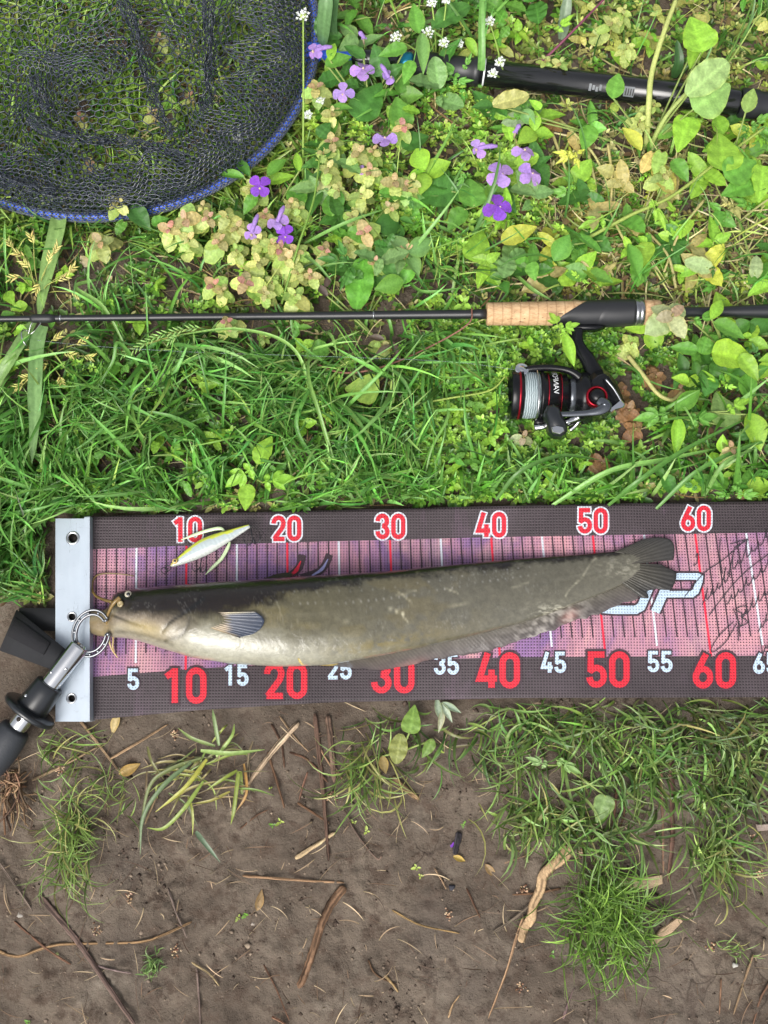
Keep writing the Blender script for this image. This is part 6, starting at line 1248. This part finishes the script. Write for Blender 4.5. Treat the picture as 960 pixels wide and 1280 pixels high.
# ------------------------------------------------------------------ sticks, chips and dry bits on the soil
def stick(label, pts, wpx, col, flat=.55, group=None, name='dry_stick', cat='stick', rough=.10, bark=True):
    wpx = wpx * .85; col = np.array(col) * .78; q = np.array([gpt(x, y, wpx * MPP * .5 * flat + .0018) for x, y in pts]); q = smooth_path(q, 8); n = len(q); s = np.linspace(0, 1, n)
    r = wpx * MPP / 2 * (1 - .3 * s) * (1 + .05 * np.sin(s * 17 + pts[0][0]) + .10 * (fbm(s * 5, s * 0, int(pts[0][0]), 2) - .5)); r[0] *= .55; r[-1] *= .35
    q[:, :2] += RNG.normal(0, wpx * MPP * .02, (n, 2)); NS = 16; V, F = tube(q, r, NS, flat=flat, rough=rough)
    C = np.tile(np.array(col), (len(V), 1)) * np.exp(RNG.normal(0, .14, (len(V), 1))); st_ = np.tile(RNG.normal(0, .22, NS), n)[:, None] + .6 * (np.repeat(fbm(np.arange(n) / 4., np.zeros(n), int(pts[0][1]), 2), NS)[:, None] - .5) - 1.1 * (fbm(np.tile(np.arange(NS), n) / 1.3, np.repeat(np.arange(n), NS) / 9., int(pts[0][0]) + 3, 2) > .62)[:, None]; C = C * np.exp(st_)
    return single(name, (V, F), M['wood'], label, cat, group, col=np.clip(C, .01, .6))
TAN, BRN, GRY, PALE, DRK = S(160, 134, 104), S(112, 84, 66), S(126, 110, 100), S(196, 172, 136), S(70, 56, 50)
stick('pale knobbly driftwood stick on bare soil beside the round tuft', [(711, 1058), (701, 1072), (688, 1082), (678, 1094), (674, 1112), (666, 1128), (663, 1146), (655, 1158), (650, 1176)], 16, S(190, 160, 124))
stick('thin twig trailing down from the pale driftwood', [(654, 1146), (645, 1170), (632, 1215), (610, 1272)], 4, S(170, 138, 108))
stick('pale split reed stalk lying under the left half of the mat', [(374, 903), (345, 935), (324, 962), (303, 991)], 9, S(178, 156, 130))
stick('thick straight grey stalk crossing the lower left soil corner', [(52, 1117), (95, 1172), (130, 1222), (172, 1284)], 8, S(116, 96, 88))
stick('long crooked tan twig lying across the left bare soil', [(-5, 1186), (25, 1194), (75, 1180), (170, 1178), (205, 1168), (240, 1152)], 4.5, S(168, 136, 100))
stick('twisted strip of dark bark in the middle of the bare soil', [(431, 1108), (414, 1130), (400, 1160), (386, 1205), (374, 1234)], 13, S(126, 98, 76), .5)
stick('thin straight twig joining the bark strip from the left', [(303, 1095), (345, 1098), (390, 1101), (430, 1103)], 4, S(150, 120, 92))
stick('short pale split stalk above the bark strip', [(369, 1073), (395, 1056), (419, 1040)], 7, S(188, 164, 128))
stick('tan twig slanting right below the end plate corner', [(102, 900), (125, 930), (152, 966)], 4, S(166, 140, 110))
stick('tan twig slanting left below the end plate', [(42, 975), (85, 955), (125, 933)], 4, S(166, 142, 112))
stick('thin twig in the flattened grass clump near the mat edge', [(140, 948), (180, 925), (212, 905)], 4, S(150, 124, 96))
stick('dark upright stalk beside the round tuft and verge grass', [(838, 925), (838, 980), (839, 1050), (834, 1102)], 8, S(92, 70, 60))
stick('thin pale stalk parallel to the dark upright stalk', [(825, 950), (827, 1020), (828, 1090)], 4.5, S(146, 116, 96))
stick('dark twig leaning on the round tuft', [(780, 1118), (805, 1132), (833, 1142)], 6.5, S(82, 62, 56))
stick('short thick wood chip near the verge below the red 40', [(490, 972), (506, 985), (523, 999)], 10, S(172, 142, 106), .5)
stick('dark flat wood splinter near the fallen violet petal', [(574, 1040), (571, 1056), (568, 1068)], 10, S(58, 54, 58), .4)
stick('dark brown reed stalk running down from the mat centre', [(394, 892), (400, 950), (406, 1010), (411, 1076)], 7, S(104, 82, 70), .5)
stick('flat brown reed strip beside the mat centre', [(410, 895), (414, 930), (418, 978)], 9, S(120, 98, 84), .4)
stick('curved thin tan straw on the middle soil', [(490, 1138), (525, 1156), (575, 1167)], 3, S(176, 146, 100))
thin = [[(0, 1075), (22, 1105), (43, 1138)], [(120, 1206), (145, 1212), (166, 1216)], [(247, 1210), (249, 1245), (251, 1285)], [(372, 1003), (392, 1016), (412, 1029)], [(385, 965), (378, 985), (374, 1001)], [(543, 1085), (552, 1100), (558, 1112)], [(583, 1110), (592, 1130), (600, 1147)], [(703, 1272), (710, 1250), (718, 1233)], [(560, 1272), (566, 1256), (575, 1243)], [(900, 1222), (900, 1250), (899, 1268)], [(940, 1192), (928, 1230), (917, 1268)], [(962, 1227), (950, 1250), (940, 1282)], [(480, 1218), (490, 1230), (498, 1241)], [(335, 940), (350, 990), (356, 1010)], [(700, 1110), (670, 1116), (640, 1118)], [(615, 1165), (645, 1145), (668, 1125)], [(207, 975), (190, 1010), (182, 1030)], [(300, 1036), (320, 1020), (335, 1012)], [(240, 1202), (262, 1216), (275, 1232)], [(460, 1200), (470, 1218), (496, 1232)], [(340, 1270), (352, 1276), (362, 1284)], [(855, 905), (870, 918), (888, 930)], [(925, 925), (940, 940), (955, 950)], [(20, 1150), (60, 1185), (90, 1205)], [(210, 1110), (220, 1140), (234, 1172)], [(330, 1205), (345, 1235), (362, 1275)], [(60, 1090), (90, 1060), (105, 1048)], [(610, 1085), (640, 1075), (660, 1068)], [(350, 895), (372, 925), (395, 948)], [(395, 925), (412, 955), (430, 975)], [(340, 905), (352, 930), (356, 960)], [(362, 940), (385, 950), (410, 978)], [(430, 1012), (445, 1040), (470, 1072), (478, 1070)], [(770, 985), (768, 1010), (764, 1040)], [(776, 985), (780, 1015), (770, 1045)], [(860, 1100), (870, 1130), (865, 1150)]]
def near_what(x, y): return 'beside the pale driftwood' if 580 < x < 720 and y > 1050 else 'by the round grass tuft' if 720 <= x < 860 and y > 960 else 'at the seed clusters by the far tufts' if x >= 860 else 'under the mat near the pale reed' if y < 1035 and x > 280 else 'near the bark strip' if 300 < x < 480 else 'around the tiny dark tuft' if x < 300 and y > 1080 else 'under the metal end plate' if x < 280 else 'on the open soil near the wood chip'
for k, q in enumerate(thin):
    tw_, tc_ = random.choice([('tan', TAN), ('brown', BRN), ('grey', GRY)]); ln_ = math.dist(q[0], q[-1])
    stick(('long' if ln_ > 50 else 'short') + ' thin ' + tw_ + ' twig lying on soil ' + near_what(*q[1]), q, random.uniform(2.6, 4.2), jc(tc_, .12), group='thin twigs on the soil', name='thin_twig', cat='twig')
def chip(label, pts, h, col, name='bark_chip', cat='bark chip'):
    q = np.array([gpt(x, y)[:2] for x, y in pts]); z = float(gz(*q.mean(0))); V, F = prism(q[::-1], z - .001, z + h + RNG.uniform(-.0006, .0008, len(q)), .0012)
    return single(name, (V, F), M['wood'], label, cat, col=np.tile(col, (len(V), 1)) * np.exp(RNG.normal(0, .12, (len(V), 1))), smooth=False)
chip('flat pale bark chip on the soil at the top of the round tuft', [(775, 1096), (790, 1094), (812, 1095), (827, 1093), (828, 1104), (810, 1111), (790, 1110), (777, 1106)], .004, S(170, 148, 122))
chip('pale angled bark chip at the right of the round tuft', [(812, 1176), (825, 1160), (848, 1144), (853, 1150), (838, 1166), (818, 1180)], .004, S(168, 144, 118))
chip('small pale flake of wood at the far right soil', [(944, 1030), (962, 1029), (962, 1037), (946, 1039)], .003, S(160, 144, 134))
def dryleaf(label, px, py, L, W, deg, col):
    o = link('dry_leaf', LM['lance'][random.randrange(3)], None, None); p = gpt(px, py, .003); a_ = rad(deg); l = L / 1300; p[:2] -= np.array([math.cos(a_), math.sin(a_)]) * l / 2
    o.location = tuple(p); o.rotation_euler = (random.uniform(-.3, .3), -.05, a_); o.scale = (l, W / 1300, l * .8); o.color = tuple(col) + (1,); return tag(o, label, 'dry leaf')
dryleaf('yellow curled dry leaf below the left end of the mat', 164, 961, 28, 13, 25, S(176, 148, 92)); dryleaf('tan dry leaf husk on the soil near the fallen petal', 613, 1088, 20, 9, 310, S(150, 126, 92)); dryleaf('yellow seed husk beside the dark splinter', 574, 1073, 16, 7, 340, S(190, 164, 90)); dryleaf('tan forked leaf scrap on the middle of the bare soil', 325, 1125, 24, 10, 75, S(164, 138, 102))
dryleaf('pale straw leaf under the lower left mat edge', 146, 905, 26, 11, 250, S(200, 180, 130))
for k in range(1): pass
# root clump at the left border
RC = gpt(20, 985); L = []
for k in range(70):
    a_ = random.uniform(0, 6.28); r_ = random.uniform(.002, .014); b_ = RC + [math.cos(a_) * r_ * .8, math.sin(a_) * r_ + .004, random.uniform(.001, .014)]; d = np.array([random.gauss(0, .010), random.gauss(0, .010) - (.03 if k % 3 == 0 else 0), -.001])
    V, F = tube(smooth_path([b_, b_ + d * .5 + [random.gauss(0, .004), 0, .003], b_ + d], 4), random.uniform(.0004, .0011), 4); L.append((V, F, np.tile(jc(random.choice([S(128, 104, 82), S(150, 122, 96), S(96, 76, 62)]), .15), (len(V), 1))))
single('root_clump', join(*L), M['wood'], 'tangled clump of dry brown roots under the lip grip handle', 'root clump')
def seeds(px, py, n=22, r=7):
    c = gpt(px, py); L = []
    for k in range(n):
        q = c + [random.gauss(0, r * .45) * MPP, random.gauss(0, r * .45) * MPP, random.uniform(.0006, .0026)]; V, F = tube([q, q + [.0007, .0003, .0004], q + [.0016, .0006, 0]], [.0004, .0009, .0003], 5); L.append((V, F, np.tile(jc(random.choice([S(178, 146, 118), S(120, 88, 70), S(206, 180, 150)]), .15), (len(V), 1))))
    single('seed_cluster', join(*L), M['wood'], 'small crumbly cluster of brown seeds on the bare soil', 'seed cluster', 'seed clusters on the soil')
for q in [(120, 1162), (218, 1188), (415, 996), (219, 918), (655, 1112), (561, 1144), (648, 1232), (725, 1064), (940, 1050), (948, 1092), (888, 1184), (161, 1122), (76, 962)]: seeds(*q)
PEB = [(27, 1143, 7, S(150, 144, 136)), (918, 1206, 6, S(170, 168, 160)), (565, 1110, 7, S(60, 60, 66)), (774, 1050, 8, S(130, 122, 116)), (520, 1198, 4, S(150, 134, 116)), (316, 1155, 4, S(160, 150, 140)), (72, 1192, 4, S(170, 176, 120))]
for px, py, r_, c_ in PEB:
    q = gpt(px, py); n = 9; V = []; prof = [(0, .7), (.25, 1.0), (.6, .85), (.8, .45), (.85, .02)]
    for h_, f_ in prof:
        for k in range(n): a_ = 2 * math.pi * k / n; rr_ = r_ / 2 * MPP * f_ * (1 + .25 * math.sin(k * 2.3 + px)); V.append(q + [math.cos(a_) * rr_ * 1.2, math.sin(a_) * rr_, h_ * r_ * MPP * .6 - .0006])
    F = [(i * n + k, i * n + (k + 1) % n, (i + 1) * n + (k + 1) % n, (i + 1) * n + k) for i in range(4) for k in range(n)] + [tuple(4 * n + k for k in range(n))]
    single('pebble', (np.array(V), F), M['litter'], 'small pebble lying loose on the bare soil', 'pebble', 'pebbles on the soil', col=np.tile(c_, (len(V), 1)))
# -- the meadow above the mat
lawn = tufts(330, lambda x, y: upper(x, y) * (1.0 * box(x, y, -60, 520, 430, 660) + 1.0 * (x < 64) * (y > 600) + .10 * box(x, y, 520, 1020, 430, 640) + .10), (18, 44), (.03, .085), (.0015, .0036), [G_DARK, G_MID, G_MID, S(94, 144, 62), S(136, 172, 92), S(62, 100, 42)], pref=(-100, .35), jit=.3, curl=.5, lean=(.3, 1.5))
net_under = tufts(230, lambda x, y: upper(x, y) * box(x, y, -60, 400, -60, 300), (14, 34), (.02, .07), (.0014, .0036), [S(120, 156, 62), S(150, 180, 84), S(96, 128, 54)], lean=(.9, 1.0))
mid_ = tufts(210, lambda x, y: upper(x, y) * (box(x, y, 380, 1020, -60, 390) * .8 + box(x, y, -60, 380, 270, 390)), (8, 22), (.03, .095), (.0010, .0030), [G_MID, G_LITE, G_YEL, S(96, 140, 70)])
edge = tufts(150, lambda x, y: upper(x, y) * np.exp(-((y - mat_top(x) + 22) / 16) ** 2), (10, 26), (.03, .06), (.0018, .0042), [G_MID, G_LITE, S(92, 150, 52), G_MID], pref=(95, .25))
arch = tufts(95, lambda x, y: upper(x, y) * (box(x, y, -40, 560, 420, 640) + .5 * box(x, y, 560, 1000, 540, 640) + .25 * box(x, y, 380, 700, 0, 380)), (6, 15), (.055, .125), (.0026, .0048), [G_MID, G_LITE, S(120, 168, 80), S(96, 148, 66)], lean=(.5, 1.5), curl=.5, spread=.010, pref=(-60, .3))
rightg = tufts(75, lambda x, y: upper(x, y) * box(x, y, 720, 1020, 470, 640, 30), (8, 22), (.05, .10), (.0025, .0048), [G_MID, G_LITE, S(84, 138, 50)], pref=(165, .4))
outm = lambda x, y: (((y < 640) | (x < 0) & (y < 700)) & ((x < -40) | (x > 1000) | (y < -50))).astype(float)
outer = tufts(900, outm, (16, 34), (.03, .10), (.0018, .0044), [G_DARK, G_MID, G_MID, G_LITE, S(94, 144, 62), S(150, 160, 90)], area=((-700, -800), (1660, 700)), spread=.02, jit=.3, curl=.5, lean=(.3, 1.5))
overg = tufts(170, lambda x, y: ((y > 880) & (y < 1060) & (x > 1000)).astype(float), (8, 18), (.02, .06), (.0012, .0032), [S(90, 122, 56), S(108, 138, 70), S(72, 98, 46)], area=((980, 860), (1500, 1080)), jit=.3, curl=.75, lean=(.7, 1.6))
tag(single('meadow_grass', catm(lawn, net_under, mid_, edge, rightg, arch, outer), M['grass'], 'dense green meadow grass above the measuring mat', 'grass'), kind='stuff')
# -- grass at the mat's lower edge
low1 = tufts(128, lambda x, y: (y > mat_bot(x)) * ((1 - sm(930, 1010, y)) * sm(560, 640, x) * 1.0 + (1 - sm(905, 960, y)) * sm(400, 480, x) * (1 - sm(560, 600, x)) * .35 + .85 * blob(x, y, 720, 980, 90, 60) + .75 * blob(x, y, 880, 1010, 60, 60)), (8, 18), (.015, .060), (.0010, .0032), [S(90, 122, 56), S(108, 138, 70), S(72, 98, 46), S(130, 154, 88), S(106, 114, 68)], pref=(-95, .35), lean=(.7, 1.6), curl=.75, jit=.3)
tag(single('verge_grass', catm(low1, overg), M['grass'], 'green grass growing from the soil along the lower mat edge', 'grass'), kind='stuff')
# -- dead straw and thatch
def straw(n, dens, L, r, cols, zmax=.012, fil=True):
    B = scatter(n, dens); az = RNG.uniform(0, 2 * math.pi, n); l = RNG.uniform(L[0], L[1], n); B[:, 2] += RNG.uniform(.001, zmax, n)
    col = np.array(cols)[RNG.integers(0, len(cols), n)] * np.exp(RNG.normal(0, .22, (n, 1))); return blades(B, az, l, RNG.uniform(r[0], r[1], n), np.full(n, 1.45) + RNG.normal(0, .08, n), np.full(n, 1.6) + RNG.normal(0, .12, n), col, filt=fil)
thatch = catm(straw(1500, lambda x, y: upper(x, y) * .5, (.02, .07), (.0008, .002), [STRAWC, S(150, 128, 88), S(120, 96, 66)], .010),
              straw(700, lambda x, y: upper(x, y) * (box(x, y, 640, 1020, 110, 380)), (.03, .09), (.0010, .0024), [S(200, 194, 144), S(176, 180, 116), S(186, 176, 134), S(150, 170, 90)], .022))
tag(single('dry_thatch', thatch, M['grass'], 'pale dead stalks and thatch lying between the green plants', 'straw'), kind='stuff')
# -- small-leaved ground cover
def sprigs(n, dens, cols, size, z, m=9, jit=.16):
    B = scatter(n, dens); B[:, 2] += RNG.uniform(z[0], z[1], n) ; px, py = PX(B); ok = ~(hid(px, py, B[:, 2] + .004) | over(px, py, B[:, 2] + .004)); B = B[ok]; n = len(B); sz = RNG.uniform(size[0], size[1], n)
    cc = np.array(cols)[RNG.integers(0, len(cols), n)] * np.exp(RNG.normal(0, jit, (n, 1)))
    B = np.repeat(B, m, 0); N_ = n * m; k = np.tile(np.arange(m), n); az = np.repeat(RNG.uniform(0, 6.28, n), m) + k * 2.4 + RNG.normal(0, .2, N_)
    lv = k / (m - 1); l = np.repeat(sz, m) * (1.05 - .55 * lv) * RNG.uniform(.75, 1.2, N_); pit = .05 + .75 * lv + RNG.normal(0, .22, N_); w_ = l * RNG.uniform(.42, .62, N_)
    B[:, 2] += (lv - .8) * np.repeat(sz, m) * .9 ; B[:, 2] = np.maximum(B[:, 2], gz(B[:, 0], B[:, 1]) + .001)
    d = np.stack([np.cos(az) * np.cos(pit), np.sin(az) * np.cos(pit), np.sin(pit)], -1); s = np.stack([-np.sin(az), np.cos(az), 0 * az], -1); u = np.cross(d, s); u *= np.sign(u[:, 2:3])
    b0 = B + d * (l * .12)[:, None]; L1 = l[:, None]; W = w_[:, None]
    V = np.stack([b0, b0 + d * L1 * .32 - s * W * .5 + u * W * .18, b0 + d * L1 * .72 - s * W * .4 + u * W * .14, b0 + d * L1, b0 + d * L1 * .72 + s * W * .4 + u * W * .14, b0 + d * L1 * .32 + s * W * .5 + u * W * .18], 1)
    ix = np.arange(N_)[:, None] * 6; F = np.concatenate([ix + np.array([[0, 3, 2, 1]]), ix + np.array([[0, 5, 4, 3]])])
    col = np.repeat(cc, m, 0) * np.exp(RNG.normal(0, .12, (N_, 1))) * (.85 + .3 * lv)[:, None]
    return V.reshape(-1, 3), F, np.repeat(col, 6, 0)
LIME, LEAFG, DEEP = S(144, 186, 76), S(108, 160, 58), S(76, 122, 48)
pat = lambda x, y: sm(.38, .6, fbm(x / 70, y / 70, 700, 3))
cover = catm(sprigs(1900, lambda x, y: upper(x, y) * box(x, y, 520, 760, 400, 640, 30), [LIME, LIME, LEAFG, DEEP], (.005, .0095), (.004, .020)),
    sprigs(900, lambda x, y: upper(x, y) * box(x, y, 380, 700, 60, 390) * pat(x, y), [LIME, LEAFG, S(166, 198, 82)], (.005, .010), (.006, .034)),
    sprigs(900, lambda x, y: upper(x, y) * box(x, y, 760, 1020, 400, 640) * pat(x, y), [LEAFG, DEEP, LIME], (.005, .010), (.004, .022)),
    sprigs(900, lambda x, y: upper(x, y) * box(x, y, -60, 420, 280, 640) * pat(x + 300, y), [LEAFG, LIME, DEEP], (.005, .010), (.004, .026)),
    sprigs(500, lambda x, y: upper(x, y) * box(x, y, 560, 1020, -60, 110) , [LEAFG, S(140, 160, 80), S(170, 180, 96)], (.006, .011), (.004, .02)),
    sprigs(600, lambda x, y: upper(x, y) * box(x, y, 680, 1020, 110, 390) * pat(x, y + 200), [S(160, 180, 80), LEAFG, S(150, 140, 80)], (.005, .010), (.003, .016)),
    sprigs(500, lambda x, y: upper(x, y) * box(x, y, -60, 400, -60, 300), [S(104, 132, 52), DEEP], (.005, .010), (.004, .014)),
    sprigs(26, lambda x, y: (y > 900) * 1.0, [S(170, 190, 90), LEAFG], (.003, .005), (.001, .003), 5))
lowcover = catm(sprigs(3600, lambda x, y: upper(x, y) * (.35 + .65 * sm(.35, .6, fbm(x / 55, y / 55, 741, 3))), [S(80, 122, 50), S(100, 140, 60), S(70, 102, 42), S(118, 138, 68)], (.005, .010), (.001, .010), 8),
    sprigs(1500, lambda x, y: upper(x, y) * (box(x, y, 380, 1020, -60, 390) + .3), [S(168, 164, 104), S(150, 132, 92), S(186, 184, 124), S(134, 152, 80)], (.005, .012), (.001, .012), 5))
tag(single('low_ground_cover', lowcover, M['grass'], 'low carpet of tiny leaves close to the soil under the meadow', 'weeds'), kind='stuff')
def flakes(n, dens, size, cols, z):
    B = scatter(n, dens); px, py = PX(B); B = B[~(hid(px, py, B[:, 2] * 0 + .012) | over(px, py, .012))]; n = len(B); B[:, 2] += RNG.uniform(.001, z, n); a_ = RNG.uniform(0, 6.28, n); L = RNG.uniform(size[0], size[1], n); W = L * RNG.uniform(.35, .8, n)
    d = np.stack([np.cos(a_), np.sin(a_), RNG.normal(0, .25, n)], -1) * L[:, None]; s = np.stack([-np.sin(a_), np.cos(a_), RNG.normal(0, .3, n)], -1) * W[:, None]; up_ = np.array([0, 0, 1.]) * (L * RNG.uniform(-.1, .3, n))[:, None]
    V = np.stack([B - d * .5, B - d * .2 - s * .5 + up_, B + d * .25 - s * .42 + up_ * .6, B + d * .5, B + d * .2 + s * .5 + up_ * .8, B - d * .25 + s * .4 + up_], 1).reshape(-1, 3); ix = np.arange(n)[:, None] * 6
    C = np.repeat(np.array(cols)[RNG.integers(0, len(cols), n)] * np.exp(RNG.normal(0, .22, (n, 1))), 6, 0) * np.exp(RNG.normal(0, .1, (n * 6, 1))); return V, np.concatenate([ix + np.array([[0, 3, 2, 1]]), ix + np.array([[0, 5, 4, 3]])]), C
dead = flakes(900, lambda x, y: upper(x, y) * (.25 + box(x, y, 640, 1020, 100, 390) + .8 * box(x, y, 740, 900, 430, 600)), (.005, .014), [S(112, 90, 68), S(142, 122, 92), S(84, 66, 52), S(166, 152, 114)], .010)
tag(single('dead_leaf_litter', dead, M['grass'], 'brown dead leaf scraps on the ground between the weeds', 'leaf litter'), kind='stuff')
tag(single('ground_cover', cover, M['grass'], 'bright small-leaved weeds carpeting the ground between the grass', 'weeds'), kind='stuff')
# dead leaves and crumbs of litter under the plants
def crumbs(n, dens, size, cols, z, flat=.5):
    B = scatter(n, dens); px, py = PX(B); B = B[~in_mat(px, py, 0)]; n = len(B); sz = RNG.uniform(size[0], size[1], n) * np.exp(RNG.normal(0, .3, n))
    t = RNG.normal(0, 1, (n, 6, 3)) * .18 + np.array([(1, 0, 0), (-1, 0, 0), (0, 1, 0), (0, -1, 0), (0, 0, flat), (0, 0, -flat)]); V = B[:, None] + t * sz[:, None, None]; V[..., 2] += z
    f = np.array([(0, 2, 4), (2, 1, 4), (1, 3, 4), (3, 0, 4), (2, 0, 5), (1, 2, 5), (3, 1, 5), (0, 3, 5)]); F = (np.arange(n)[:, None, None] * 6 + f).reshape(-1, 3)
    C = np.repeat(np.array(cols)[RNG.integers(0, len(cols), n)] * np.exp(RNG.normal(0, .2, (n, 1))), 6, 0); return V.reshape(-1, 3), F, C
dirt = crumbs(7500, lambda x, y: (y > mat_bot(x)) * (.06 + .94 * sm(.48, .66, fbm(x / 50, y / 50, 810, 3))) + upper(x, y) * .25, (.0005, .0019), [S(92, 80, 70), S(112, 99, 87), S(78, 66, 58), S(128, 114, 99)], .0004)
tag(single('soil_crumbs', dirt, M['litter'], 'small crumbs and grit scattered over the bare soil', 'crumbs', smooth=False), kind='stuff')
bits = straw(800, lambda x, y: (y > mat_bot(x)) * (.3 + .7 * sm(.4, .6, fbm(x / 90, y / 90, 820, 3))) , (.004, .030), (.0004, .0011), [S(146, 126, 102), S(108, 88, 72), S(80, 64, 54), S(166, 148, 120)], .002)
tag(single('straw_bits', bits, M['litter'], 'scattered short straw and root fibres on the bare soil', 'straw'), kind='stuff')
